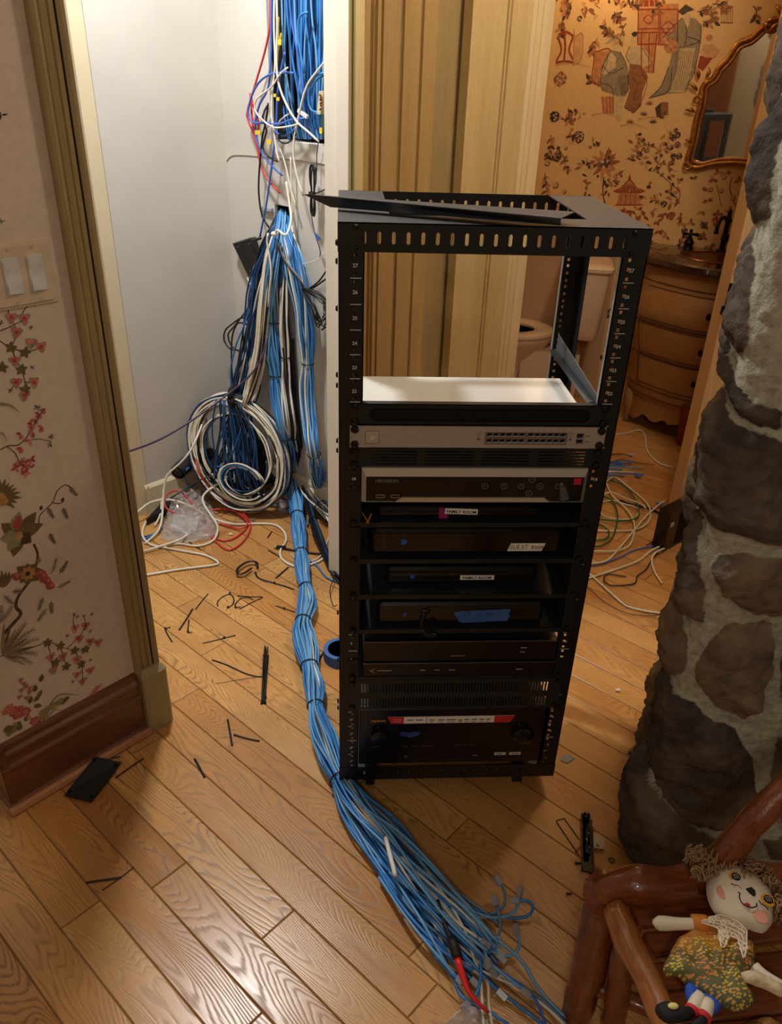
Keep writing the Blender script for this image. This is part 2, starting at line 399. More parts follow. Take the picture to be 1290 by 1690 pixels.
cluster([(380, 730), (432, 715), (400, 780), (455, 795), (495, 800), (258, 872), (318, 870), (388, 885), (268, 940), (392, 960), (458, 940), (420, 995)],
        [(240, 800), (305, 815), (378, 840), (432, 835), (335, 920), (412, 910), (280, 900)], [(375, 655), (425, 665), (465, 655), (457, 742), (340, 765), (457, 888), (368, 998), (392, 670)],
        [[(0, 870), (120, 840), (240, 800), (305, 820), (378, 840), (432, 835), (455, 800)], [(340, 830), (400, 770), (432, 715), (425, 665)], [(378, 725), (370, 690), (377, 655)], [(378, 840), (412, 910), (420, 995)], [(305, 820), (335, 920)], [(240, 800), (258, 872), (268, 940)]], Z4)
# raceme blossoms
for (x, y) in [(272, 1085), (240, 1115), (212, 1145), (195, 1175), (255, 1190), (200, 1225), (178, 1275), (128, 1235)]:
    c = Z2(x, y)
    for k in range(5): pt.leaf(c, r3.uniform(2.3, 5.2), .012, .006, 1 if k % 2 else 2, 4)
for (x, y) in [(120, 1395), (185, 1390), (95, 1440), (150, 1430), (185, 1440), (155, 1470), (132, 1320)]:
    c = Z2(x, y)
    for k in range(5): pt.leaf(c, r3.uniform(0, 6), .012, .006, 2 if k % 2 else 1, 4)
pt.curve([Z2(0, 1330), Z2(50, 1305), Z2(110, 1300), Z2(170, 1240), Z2(240, 1120), Z2(275, 1080)], .0022, 4)
pt.curve([Z2(40, 1310), Z2(90, 1350), Z2(115, 1400), Z2(160, 1440)], .0018, 4)
pt.curve([Z2(160, 1275), Z2(230, 1265), Z2(310, 1280)], .0014, 4); star(Z2(225, 1075), .009); star(Z2(310, 1250), .008); star(Z2(300, 1300), .008)
for y0, x1, w in ((1050, 120, .006), (1225, 40, .004)): pt.curve([Z2(0, y0), Z2(x1*.55, y0+12), Z2(x1, y0+55)], w, 5, .001)
# palm and pineapple fans
def fan(c, a0, a1, n, L, W, ci):
    for i in range(n):
        a = a0+(a1-a0)*i/(n-1); pt.leaf(c, a, L*r3.uniform(.75, 1.05), W, ci, 6)
fan(Z4(0, 60), -1.0, 1.4, 9, .045, .009, 3); pt.blob(Z4(5, 75), .014, 7)
# big exotic flower
c = Z4(95, 255)
for a, L, ci in ((2.2, .05, 3), (.7, .06, 3), (.1, .055, 3), (-2.0, .05, 3), (-.9, .035, 4), (-2.4, .04, 5), (3.0, .04, 5)): pt.leaf(c, a, L, .03, ci)
pt.leaf(Z4(70, 235), 1.1, .045, .026, 5); pt.leaf(Z4(76, 232), 1.1, .036, .018, 1); pt.blob(c, .009, 7)
pt.curve([Z4(195, 195), Z4(205, 150), Z4(265, 90), Z4(290, 30), Z4(330, 0), Z4(360, 15)], .0022, 4)
pt.curve([Z4(265, 90), Z4(300, 95), Z4(320, 85)], .0018, 4)
for (x, y, a) in ((240, 115, -1.4), (318, 115, -1.5), (250, 245, -1.45), (350, 10, -1.2)):
    pt.spray(Z4(x, y), a, .028, 8, 4, 7, .003, .010, .2)
for p in ((205, 130), (315, 88)): pt.leaf(Z4(*p), 1.2, .012, .008, 4)
pt.curve([Z4(170, 300), Z4(190, 350), Z4(180, 420)], .005, 4); pt.curve([Z4(140, 500), Z4(90, 570), Z4(80, 620), Z4(105, 655), Z4(60, 710), Z4(15, 760)], .006, 4, .009)
for p, r in (((140, 450), .03),):
    pt.flower(Z4(*p), r, (3, 7, 8), 8)
fan(Z4(20, 520), .8, 2.2, 7, .045, .009, 3)
for (x, y) in ((200, 450), (225, 475), (215, 462), (255, 512), (80, 465), (240, 488)): pt.blob(Z4(x, y), .010, 1, 8); pt.blob(Z4(x+6, y-6), .005, 2, 7)
for (x, y, a, L, ci) in ((260, 450, .9, .035, 5), (300, 450, .6, .03, 8), (290, 520, -.1, .03, 6), (220, 570, -2.3, .03, 5), (260, 590, -1.9, .03, 3), (235, 630, -2.6, .03, 5), (20, 560, -1.3, .03, 6), (60, 540, -.6, .02, 6), (190, 400, 1.1, .015, 5)):
    pt.spray(Z4(x, y), a, L, ci, 4, 7, .0035, .011, .3)
# the big fern/palm bush
for i in range(11): pt.leaf(Z4(8, 862), -.9+i*.22, r3.uniform(.05, .085), .008, 3 if i % 2 else 5)
for a in (.9, .55, .2, -.3, -.6): pt.spray(Z4(10, 860), a, .08, 6, 5, 12, .004, .014, -.4)
for a in (2.2, 2.8): pt.spray(Z4(0, 700), a-1.6, .04, 6, 5, 8, .004, .012, .2)
# bottom flowers and grass
for i, (x0, y0, x1, y1, x2, y2) in enumerate(((215, 1190, 290, 1070, 400, 1065), (220, 1195, 270, 1110, 330, 1102), (225, 1200, 270, 1145, 320, 1140), (235, 1205, 280, 1170, 340, 1163))):
    pt.curve([Z4(x0, y0), Z4(x1, y1), Z4(x2, y2)], .009-.0015*i, 5, .001)
for (x, y) in ((95, 1140), (110, 1155), (70, 1150), (130, 1150), (185, 1205), (175, 1200), (90, 1165)): pt.flower(Z4(x, y), .014, (1, 2, 1), 7)
for (x, y) in ((30, 1150), (45, 1130), (60, 1140)): pt.flower(Z4(x, y), .012, (2, 7, 1), 6)
for (x, y, a) in ((150, 1110, 1.2), (170, 1100, .5), (190, 1080, .9), (180, 1050, 1.5), (205, 1000, 1.2), (170, 1120, -.6)): pt.leaf(Z4(x, y), a, .022, .012, 3)
for (x, y) in ((105, 990), (130, 1020), (110, 1040), (150, 1030), (100, 1075), (135, 1080), (150, 1050), (120, 1010)): rosette(Z4(x, y), .008)
for i in range(7): pt.leaf(Z4(500-i*9, 1025+i*12), 2.5, .012, .006, 2); pt.leaf(Z4(500-i*9, 1025+i*12), .6, .012, .006, 2)
for k in range(26): pt.blob((r3.uniform(.02, .17), .207+r3.uniform(0, .02)+.0*k), r3.uniform(.005, .011), r3.choice((5, 5, 7, 3)), 7)
for i in range(9): pt.leaf(LW(2, 190), r3.uniform(0, 6), .012, .003, 8, 3)
for p in ((3, 365), (2, 420)): star(LW(*p), .006)
struct('wall_left', mb, PM)
# baseboard left with mouldings
prof = [(0, .0), (.022, 0), (.022, .014), (.016, .022), (.016, .115), (.020, .120), (.020, .128), (.013, .134), (.013, .150), (.017, .156), (.017, .166), (.008, .172), (.008, .186), (0, .194)]
mb = MB(); mb.sweep(prof, AB(-.018, 0), AB(.35, 0), B); mb.sweep(prof, AB(0, .018), AB(0, -.13), -A)
struct('baseboard_left', mb, BASEW, smooth=30)
mb = MB(); mb.tube([AB(-.028, .028, .008), AB(.352, .028, .008)], .012, 8); struct('trim_1', mb, wood_mat('quarter_round_wood', (150, 98, 64), (176, 122, 84), tuple(A), 1, .35))
# fluted door casing at the end of the left wall with its plinth block
def casing(mb, o, U, N, prof, z0, z1, ga=0, gb=1):
    """vertical moulding: prof=(u,out,isgroove)"""
    o = Vector(o)
    for i in range(len(prof)-1):
        (u0, n0), (u1, n1) = prof[i], prof[i+1]
        mb.m(gb if (n0 < .0081 and n1 < .0081) or (min(n0, n1) < .009 and abs(u1-u0) < .0025 and i > 1 and u1 > .004 and min(n0, n1) > 0 and u0 < .9*max(p[0] for p in prof)) else ga)
        a = o+U*u0+N*n0; b = o+U*u1+N*n1
        mb.quad(a+UP*z0, b+UP*z0, b+UP*z1, a+UP*z1)
    pts = [o+U*u+N*n for u, n in prof]; mb.m(ga)
    mb.poly([p+UP*z1 for p in pts]); mb.poly([p+UP*z0 for p in pts])
    a, b = pts[-1], pts[0]; mb.quad(a+UP*z0, b+UP*z0, b+UP*z1, a+UP*z1)
mb = MB()
pr = [(0, 0), (0, .010), (.003, .014), (.010, .016), (.016, .014), (.018, .0115), (.020, .014), (.030, .016), (.034, .0115), (.036, .015), (.044, .016), (.046, .0075), (.0475, .0075), (.049, .015), (.056, .018), (.063, .018), (.068, .010), (.068, -.13), (0, -.13)]
casing(mb, AB(.346, 0), A, B, pr, .19, 2.1)
mb.obox(AB(.37, -.13, 0), A*.04, B*.128, UP*2.1)
struct('trim_2', mb, [wood_mat('olive_casing_wood', (138, 116, 78), (160, 138, 94), (0, 0, 1), 1, .45, 90), GROOVE], smooth=30)
mb = MB()
pl = [(.002, 0), (.002, .030), (.010, .036), (.066, .036), (.074, .028), (.074, -.14), (.002, -.14)]
P_ = [AB(.346, 0)+A*u+B*n for u, n in pl]
mb.prism(P_, UP*.185)
top = [AB(.346, 0)+A*u+B*n for u, n in [(.006, 0), (.008, .022), (.060, .024), (.066, .018), (.068, -.1), (.006, -.1)]]
k = 6
for i in range(6): mb.quad(P_[i]+UP*.185, P_[(i+1) % 7]+UP*.185, top[min(i+1, 5)]+UP*.200, top[min(i, 5)]+UP*.200)
mb.poly([p+UP*.200 for p in top])
struct('trim_3', mb, wood_mat('plinth_wood', (142, 128, 92), (164, 148, 108), (0, 0, 1), 1, .45), smooth=25)
# ------------------------------------------------------------------ closet
mb = MB()
mb.obox(AB(1.013, -1.12), A*.60, B*.12, UP*2.62)                 # back wall
struct('wall_closet_back', mb, WHITE)
mb = MB(); mb.obox(AB(.965, -1.30), A*.05, B*.30, UP*2.62); struct('wall_closet_return', mb, CREAM)
mb = MB(); mb.obox(AB(-.3, -1.22), A*1.28, B*.12, UP*2.62); struct('wall_closet_left', mb, plaster('closet_left_paint', (210, 206, 196)))
mb = MB(); mb.plate(AB(1.495, 0), -B, UP, .06, 1.12, 0, 2.62, [(.17, .745, 1.345, 2.60), (.66, .742, 1.078, 1.142), (.565, .60, .843, .855)], A*.015)
struct('wall_closet_cable_side', mb, WHITE)
# cavity behind the cut opening: studs and dark back
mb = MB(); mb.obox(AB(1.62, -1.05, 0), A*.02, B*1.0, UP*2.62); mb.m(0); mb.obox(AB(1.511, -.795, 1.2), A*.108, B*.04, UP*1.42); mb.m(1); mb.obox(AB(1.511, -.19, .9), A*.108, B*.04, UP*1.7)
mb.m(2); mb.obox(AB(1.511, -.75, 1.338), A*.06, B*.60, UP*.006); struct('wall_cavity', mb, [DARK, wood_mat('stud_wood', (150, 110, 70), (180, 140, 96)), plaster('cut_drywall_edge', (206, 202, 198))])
# patch lines of the access panel cut in the drywall
mb = MB(); pc = [CW(x, y, .002) for x, y in ((374, 266), (378, 260), (386, 256), (405, 256), (440, 259), (490, 264), (537, 271))]
mb.tube(spline(pc, .02), .0016, 5); struct('trim_4', mb, mat('caulk_line', (176, 168, 150), .7))
# closet baseboards with a pale cap
bp = [(0, 0), (.014, 0), (.014, .112), (.010, .118), (.003, .124), (0, .124)]
mb = MB(); mb.sweep(bp, AB(1.0, -1.0), AB(1.495, -1.0), B); mb.sweep(bp, AB(1.013, -1.20), AB(1.013, -.985), -A if False else A*-1)
mb.sweep(bp, AB(1.495, -1.0), AB(1.495, -.19), -A); struct('baseboard_closet', mb, CREAM, smooth=20)
# front wall of the closet right of its doorway, white jamb with stop and yellow-green edge
mb = MB(); mb.obox(AB(1.225, -.17), A*.80, B*.115, UP*2.62); struct('wall_right', mb, plaster('hall_paint', (198, 170, 126)))
mb = MB(); mb.obox(AB(1.21, -.186), A*.02, B*.098, UP*2.3); mb.obox(AB(1.204, -.135), A*.02, B*.045, UP*2.3)
mb.m(1); mb.obox(AB(1.213, -.088), A*.02, B*.02, UP*2.3)  # olive strip paints in the shadow of the door stop
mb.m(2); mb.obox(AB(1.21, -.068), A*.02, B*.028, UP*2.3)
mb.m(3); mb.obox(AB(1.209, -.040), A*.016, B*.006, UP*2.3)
struct('trim_5', mb, [TRIMW, plaster('stop_shadow_olive', (128, 122, 76)), YG, TRIMW])
mb = MB(); mb.obox(AB(.40, -.17, 2.44), A*.83, B*.12, UP*.18); struct('wall_above_closet_door', mb, plaster('hall_paint_header', (198, 170, 126)))
# ------------------------------------------------------------------ opened closet door leaf folded back along the wall
d = thing('door', 'tall glazed wooden door with beaded grooves standing open behind the rack', 'door', AB(1.17, -.04))
def bead(u, w=.010, dp=.006): return [(u, 0), (u+.0015, -dp), (u+.003, -dp), (u+w/2, -.001), (u+w-.003, -dp), (u+w-.0015, -dp), (u+w, 0)]
def leafprof(segs, u0, u1, base):
    p = [(u0, base-.030), (u0, base)]
    for u, w in segs: p += [(a, base+b) for a, b in bead(u, w)]
    return p+[(u1, base), (u1, base-.030)]
def leaf_part(segs, u0, u1, base, m0, name):
    mb = MB(); p = leafprof(segs, u0, u1, base); o = AB(1.21, 0)
    for i in range(len(p)-1):
        (a0, n0), (a1, n1) = p[i], p[i+1]; deep = (n0 < base-.0045 and n1 < base-.0045 and abs(a1-a0) < .004)
        mb.m(1 if deep else 0); x = o+A*a0+B*n0; y = o+A*a1+B*n1
        mb.quad(x+UP*.012, y+UP*.012, y+UP*2.2, x+UP*2.2)
    x = o+A*p[-1][0]+B*p[-1][1]; y = o+A*p[0][0]+B*p[0][1]; mb.m(0); mb.quad(x+UP*.012, y+UP*.012, y+UP*2.2, x+UP*2.2)
    return mb.build(name, [m0, GROOVE], d, smooth=25, fix=False)
leaf_part([(-.004, .012), (.010, .012), (.034, .009), (.104, .016), (.182, .012)], -.024, .248, -.018, wood_mat('bronze_glazed_wood', (176, 142, 88), (200, 168, 112), (0, 0, 1), 1, .42, 90), 'beaded_panel')
leaf_part([(.252, .008)], .248, .392, -.052, GLAZE, 'recessed_shadow_strip')  # door's shadow strip, put into an olive tone and a recess
leaf_part([(.545, .010), (.562, .010)], .388, .668, -.014, GLAZE2, 'flat_panel')
mb = MB(); 
for z in (.25, 1.1, 1.95): mb.cyl(AB(1.163, -.012, z), AB(1.163, -.012, z+.09), .007, n=10)
mb.build('hinge', mat('bronze_metal', (72, 58, 44), .4, .8), d)
# bathroom door casing (left) and the wall it sits in
Dv = Vector((.982, -.190, 0)).normalized(); Dn = Vector((Dv.y, -Dv.x, 0))      # bathroom doorway wall
K = AB(2.0, 0)
mb = MB(); pr2 = [(0, 0), (0, .006), (.006, .016), (.020, .020), (.026, .008), (.028, .008), (.031, .016), (.052, .018), (.055, .008), (.057, .008), (.061, .017), (.080, .022), (.108, .022), (.114, .012), (.114, -.12), (0, -.12)]
casing(mb, AB(1.888, -.035), A, B, pr2, 0, 2.3, 0, 1); struct('trim_6', mb, [wood_mat('cream_gold_wood', (222, 196, 146), (236, 214, 168), (0, 0, 1), 1, .42, 90), GROOVE], smooth=25)
J2 = Vector((1.312, 1.298, 0))
mb = MB(); mb.obox(J2+Dv*.075, Dv*2.2, -Dn*.10, UP*2.62); struct('wall_hall_right', mb, plaster('hall_paint_right', (190, 158, 110)))
mb = MB(); mb.obox(K+Dn*-.02+Dv*.0, Dv*.80, -Dn*.10, UP*.4); 
mb = MB(); mb.obox(J2+UP*0, Dv*.030, -Dn*.12, UP*2.3); mb.obox(J2+Dn*.0+Dv*.0, Dv*.052, Dn*.018, UP*2.3)
mb.m(1); mb.obox(J2+Dv*.052, Dv*.030, Dn*.012, UP*2.3)
struct('trim_7', mb, [wood_mat('tan_jamb_wood', (206, 170, 120), (222, 190, 140), (0, 0, 1), 1, .4), YG])
d2 = MB(); c = PL(1197, 492, J2, Dn); d2.obox(c-Dv*.004-UP*.055+Dn*.0185, Dv*.012, Dn*.004, UP*.11); d2.obox(c-Dv*.012-UP*.052+Dn*.0185, Dv*.010, Dn*.003, UP*.030)
tag(d2.build('strike_plate', mat('dark_bronze', (48, 38, 30), .45, .7)), 'dark bronze strike plate on the cream jamb beside the stone column', 'strike plate')
# ------------------------------------------------------------------ bathroom walls with toile wallpaper
Qv = Vector((1.5375, 2.6755, 0)); Bd = Vector((.906, -.423, 0)).normalized(); Bn = Vector((Bd.y, -Bd.x, 0))
mb = MB(); mb.obox(Qv-Bd*.95, Bd*2.4, -Bn*.1, UP*2.62)
TM = [paper_mat('amber_toile_paper', (226, 184, 120)), paper_mat('rust_ink', (158, 66, 34), .2), paper_mat('terracotta_ink', (198, 132, 82), .2), paper_mat('sepia_ink', (84, 60, 40), .2), paper_mat('sand_ink', (206, 158, 104), .15), paper_mat('brown_leaf_ink', (150, 98, 56), .2), paper_mat('charcoal_ink', (56, 48, 46), .2), paper_mat('robe_grey_ink', (150, 130, 98), .2), paper_mat('pale_robe_ink', (204, 176, 128), .15)]
pt = Paint(mb, Qv, Bd, Bn); r3 = random.Random(11)
T = lambda x, y: pt.at(880+x/3.146, y/3.146)
def sc_(pts, ci): pt.poly([T(*p) for p in pts], ci)
def ln(pts, w, ci, w1=None): pt.curve([T(*p) for p in pts], w, ci, w1)
# pagoda house behind the figures
sc_([(540, 40), (655, 40), (640, 240), (545, 240)], 2); sc_([(660, 20), (755, 20), (740, 230), (655, 240)], 2); sc_([(565, 170), (640, 170), (625, 380), (575, 380)], 2)
sc_([(515, 35), (545, 0), (650, 0), (675, 35)], 1)
for x in (550, 575, 600, 625, 645): ln([(x, 0), (x+(x-598)*.25, 34)], .004, 4)
for x0, x1 in ((545, 652), (660, 750)):
    for y in (50, 150, 170, 230): ln([(x0, y), (x1, y-2)], .005, 1)
    for x in (x0, x1): ln([(x, 45), (x-4, 235)], .005, 1)
for cx, cy, r in ((596, 100, 24), (700, 145, 36)):
    ln([(cx, cy-r), (cx+r, cy), (cx, cy+r), (cx-r, cy), (cx, cy-r)], .004, 1); ln([(cx, cy-r*.5), (cx+r*.5, cy), (cx, cy+r*.5), (cx-r*.5, cy), (cx, cy-r*.5)], .003, 4)
ln([(560, 175), (560, 375)], .005, 1); ln([(600, 175), (598, 375)], .004, 1); ln([(640, 175), (622, 380)], .005, 1)
# left fence and gate
for p in ([(130, 180), (170, 165), (210, 190)], [(115, 325), (165, 318), (215, 325)], [(160, 175), (165, 240), (158, 320)], [(130, 200), (145, 260), (120, 315)], [(205, 195), (185, 260), (210, 315)]): ln(p, .009, 1)
sc_([(215, 190), (255, 178), (250, 300), (210, 325)], 4); ln([(215, 190), (255, 178), (250, 300), (210, 325), (215, 190)], .004, 2); ln([(212, 150), (208, 340)], .006, 2)
# chest and stool
sc_([(318, 270), (400, 262), (395, 420), (310, 425)], 2); ln([(318, 270), (400, 262), (395, 420), (310, 425), (318, 270)], .005, 1)
sc_([(350, 500), (420, 500), (415, 590), (360, 590)], 2)
for x in (360, 378, 396, 412): ln([(x, 505), (x+4, 588)], .003, 1)
# seated figure with fringed hat
sc_([(405, 260), (385, 280), (360, 340), (348, 430), (360, 470), (440, 500), (495, 480), (490, 420), (480, 340), (450, 270)], 7)
sc_([(400, 265), (430, 300), (425, 350), (370, 390), (352, 380)], 8); sc_([(430, 500), (470, 490), (462, 560), (455, 630), (440, 632), (425, 590)], 8)
for i in range(8): ln([(440+i*8, 390), (450+i*6, 450), (455+i*3, 500)], .0018, 3)
for p in ([(360, 340), (400, 380), (470, 350)], [(385, 280), (380, 330), (360, 380)], [(350, 430), (400, 450), (420, 500)], [(405, 262), (360, 340), (348, 430), (362, 472)], [(450, 268), (484, 345), (494, 470)]): ln(p, .0024, 6)
pt.blob(T(424, 240), .016, 8, 10, .1); sc_([(370, 225), (385, 190), (425, 178), (465, 190), (475, 215), (440, 205), (400, 215), (385, 235)], 8)
for i in range(9): ln([(425, 182), (376+i*12, 222-abs(i-4)*-2)], .0015, 3)
# standing lady
sc_([(500, 240), (555, 235), (600, 280), (612, 330), (570, 350), (500, 330), (480, 290)], 8); sc_([(500, 330), (560, 340), (595, 400), (565, 480), (560, 550), (520, 590), (470, 560), (500, 470), (490, 400)], 5)
for p in ([(500, 240), (480, 290), (500, 330)], [(555, 235), (612, 330), (585, 355)], [(510, 400), (540, 440), (520, 520)], [(560, 380), (590, 430), (555, 540), (510, 590)], [(480, 560), (500, 575), (530, 560)]): ln(p, .0024, 3)
pt.blob(T(522, 205), .015, 8, 10, .1); pt.blob(T(526, 175), .012, 6, 8, .3); sc_([(490, 345), (440, 350), (440, 365), (500, 360)], 8)
# tall bearded man with basket
sc_([(770, 90), (840, 95), (872, 130), (868, 200), (850, 270), (835, 380), (790, 480), (700, 485), (600, 512), (660, 450), (700, 350), (725, 250), (690, 190), (740, 140)], 7)
sc_([(760, 250), (840, 250), (815, 400), (780, 480), (705, 480), (740, 380)], 8)
for i in range(9): ln([(745+i*11, 265), (738+i*10, 360), (715+i*10, 470)], .0018, 3)
for p in ([(700, 350), (660, 450), (600, 512)], [(870, 130), (866, 210), (835, 380)], [(770, 95), (700, 160), (668, 200)], [(790, 120), (795, 190), (780, 250)], [(600, 510), (700, 470), (720, 350)], [(800, 190), (860, 215), (790, 240)]): ln(p, .003, 6)
pt.blob(T(795, 85), .017, 8, 10, .1); sc_([(750, 60), (790, 22), (835, 50), (800, 62), (775, 80)], 3); sc_([(780, 100), (815, 100), (800, 150)], 8)
pt.blob(T(715, 240), .030, 2, 14, .15)
for k in range(16): pt.blob(T(r3.uniform(672, 765), r3.uniform(200, 270)), .006, r3.choice((4, 2, 5)), 7)
# child
pt.blob(T(912, 195), .013, 2, 9, .1); sc_([(885, 235), (930, 225), (965, 260), (940, 300), (890, 300), (865, 270)], 4); sc_([(865, 290), (935, 295), (880, 370), (850, 350)], 1)
for k in range(10): pt.blob(T(r3.uniform(885, 945), r3.uniform(235, 290)), .003, 3, 6)
# birdcage
for i in range(6): ln([(1005, 25), (982+i*10, 50), (975+i*11, 115)], .0018, 5)
ln([(968, 118), (1035, 118)], .005, 5); ln([(1005, 0), (1005, 25)], .002, 5); ln([(980, 60), (1032, 60)], .002, 5)
# ground, rocks and plants
for (x0, x1, y) in ((450, 580, 655), (300, 430, 600), (110, 290, 340), (540, 700, 620)): pt.curve([T(x0, y), T((x0+x1)/2, y-12), T(x1, y+8)], .009, 4, .002)
sc_([(630, 560), (665, 530), (700, 530), (700, 590), (640, 610)], 5); sc_([(632, 562), (662, 532), (660, 600), (642, 608)], 3)
for cx, cy in ((600, 545), (570, 600), (620, 640), (680, 600), (500, 640), (660, 615)):
    for i in range(6): pt.leaf(T(cx, cy), .3+i*.5, .022, .005, r3.choice((5, 3)), 4)
def branch(x, y, a, L, n=6):
    p = T(x, y); v = Vector(p); pts = [p]
    for i in range(n):
        a += r3.uniform(-.35, .35); v = v+Vector((math.cos(a), math.sin(a)))*L/n; pts.append(tuple(v))
        for sd in (-1, 1):
            if r3.random() < .8: pt.leaf(tuple(v), a+sd*r3.uniform(.5, 1.2), r3.uniform(.02, .035), .014, r3.choice((5, 2, 5, 3)))
    pt.stroke(pts, .004, 3, .002)
def pom(x, y, r, cols=(6, 5)):
    c = T(x, y); pt.blob(c, r, cols[0], 12, .15)
    for k in range(12): a = r3.uniform(0, 6.28); q = r*math.sqrt(r3.random())*.8; pt.leaf((c[0]+q*math.cos(a), c[1]+q*math.sin(a)), r3.uniform(0, 6), r*.5, r*.3, cols[1] if k % 2 else 8, 4)
for (x, y, a, L) in ((200, 10, -2, .06), (150, 100, -1.4, .06), (420, 60, -1.2, .05), (180, 560, -1.6, .06), (150, 800, -1.0, .09), (90, 700, -1.4, .1), (60, 900, -1.3, .1), (340, 450, 2.5, .06), (480, 120, -2.1, .09), (500, 40, .9, .05), (420, 200, 2.4, .08), (330, 200, -2.0, .06), (850, 60, .3, .07), (880, 110, -.8, .05), (930, 20, 0, .06), (1140, 30, -1, .06)): branch(x, y, a, L)
for (x, y) in ((110, 605),): pom(x, y, .024)
pom(235, 710, .028, (3, 4)); pom(120, 815, .024, (3, 5)); pom(140, 410, .03, (5, 4)); pom(240, 95, .012, (3, 8))
for (x, y, r) in ((72, 848, .014), (115, 962, .016), (168, 770, .009), (130, 770, .010), (92, 755, .008), (170, 815, .008), (160, 995, .012)): pt.blob(T(x, y), r, 3, 10, .08); pt.blob(T(x-2, y-2), r*.8, 4, 10, .08)
# large lily-like bloom with dark centre
c = T(372, 850)
for i in range(10): pt.leaf(c, i*.63+.2, r3.uniform(.055, .08), .022, r3.choice((5, 5, 2)))
for i in range(7): pt.leaf(c, i*.9, .026, .016, 8 if i % 2 else 3)
pt.blob(c, .009, 3)
ln([(365, 920), (360, 1000), (375, 1070)], .006, 3)
for (x, y) in ((335, 915), (370, 945), (432, 905)): pt.blob(T(x, y), .007, 3, 7)
# trailing vine
for (x, y) in ((570, 740), (610, 760), (540, 770), (650, 790), (690, 760), (630, 830), (670, 850), (720, 820), (760, 940), (650, 880), (560, 720), (830, 930), (700, 1000), (740, 1050), (620, 1040), (570, 1020), (600, 960)):
    for k in range(4): pt.leaf(T(x, y), r3.uniform(0, 6.28), .020, .012, r3.choice((5, 2, 3)), 5)
ln([(530, 770), (600, 750), (660, 800), (640, 880), (700, 940), (760, 1000), (740, 1070)], .003, 3)
pom(715, 765, .012, (6, 3)); pom(550, 800, .013, (3, 5))
for k in range(44):
    x, y = r3.uniform(90, 760), r3.choice((r3.uniform(-30, 60), r3.uniform(560, 1090), r3.uniform(650, 1090)))
    q = r3.uniform(0, 6.28); c = T(x, y)
    for j in range(r3.randint(4, 7)):
        a = q+r3.uniform(-1.4, 1.4); u = (c[0]+r3.uniform(-.02, .02), c[1]+r3.uniform(-.025, .025)); pt.leaf(u, a, r3.uniform(.016, .036), r3.uniform(.008, .016), r3.choice((4, 5, 5, 2, 3)), 6)
    pt.stroke([c, (c[0]+.03*math.cos(q), c[1]+.03*math.sin(q))], .0022, 5)
for k in range(12): pom(r3.choice((r3.uniform(60, 160), r3.uniform(560, 760))), r3.uniform(640, 1060), r3.uniform(.010, .018), (3, 5))
# little pagoda
sc_([(412, 992), (450, 975), (490, 935), (500, 900), (508, 935), (540, 975), (585, 992), (560, 1002), (430, 1002)], 1)
for i in range(7): ln([(498, 940), (440+i*20, 996)], .002, 4)
sc_([(445, 1002), (550, 1002), (560, 1065), (430, 1065)], 2); ln([(425, 1064), (570, 1064)], .006, 1)
for x in (455, 480, 505, 530): ln([(x, 1005), (x-4, 1060)], .003, 1)
# fruit tree right
ln([(1030, 920), (1020, 980), (1050, 1070)], .006, 5); ln([(950, 960), (975, 1070)], .004, 5)
for (x, y) in ((990, 920), (1075, 1000), (1035, 1030), (975, 990), (920, 985), (1110, 930)): pt.blob(T(x, y), .012, 3, 10, .08); pt.blob(T(x-2, y-2), .010, 4, 10, .08)
for (x, y) in ((935, 930), (900, 990), (1070, 940), (1105, 960), (905, 1040), (1000, 900), (960, 900)):
    for k in range(3): pt.leaf(T(x, y), r3.uniform(0, 6.28), .026, .015, r3.choice((2, 5)), 6)
# lower wall, around the basin and behind the tank
for k in range(46):
    x = r3.uniform(400, 1100); y = r3.uniform(1090, 1340); c = T(x, y)
    if k % 5 == 0: pom(x, y, .016, (3, 5))
    else:
        for j in range(3): pt.leaf(c, r3.uniform(0, 6.28), r3.uniform(.02, .035), .014, r3.choice((2, 5, 5, 1)), 6)
for k in range(60):
    c = (r3.uniform(-.15, .45), r3.uniform(.1, .86))
    for j in range(3): pt.leaf(c, r3.uniform(0, 6.28), r3.uniform(.02, .04), .014, r3.choice((2, 5, 3)), 6)
struct('wall_bathroom_back', mb, TM)
# plain lower wall behind the toilet
mb = MB(); mb.obox(Qv-Bd*.95+Bn*.0, Bd*.80, Bn*.012, UP*.93); struct('trim_8', mb, TAN)
mb = MB(); mb.obox(Qv-Bd*.95, -Bd*.1, Bn*1.3, UP*2.62); struct('wall_bathroom_left', mb, plaster('bathroom_side_paint', (206, 168, 118)))
mb = MB(); mb.obox(Qv+Bd*1.45, Bd*.1, Bn*1.6, UP*2.62); struct('wall_bathroom_right', mb, plaster('bathroom_end_paint', (200, 160, 110)))
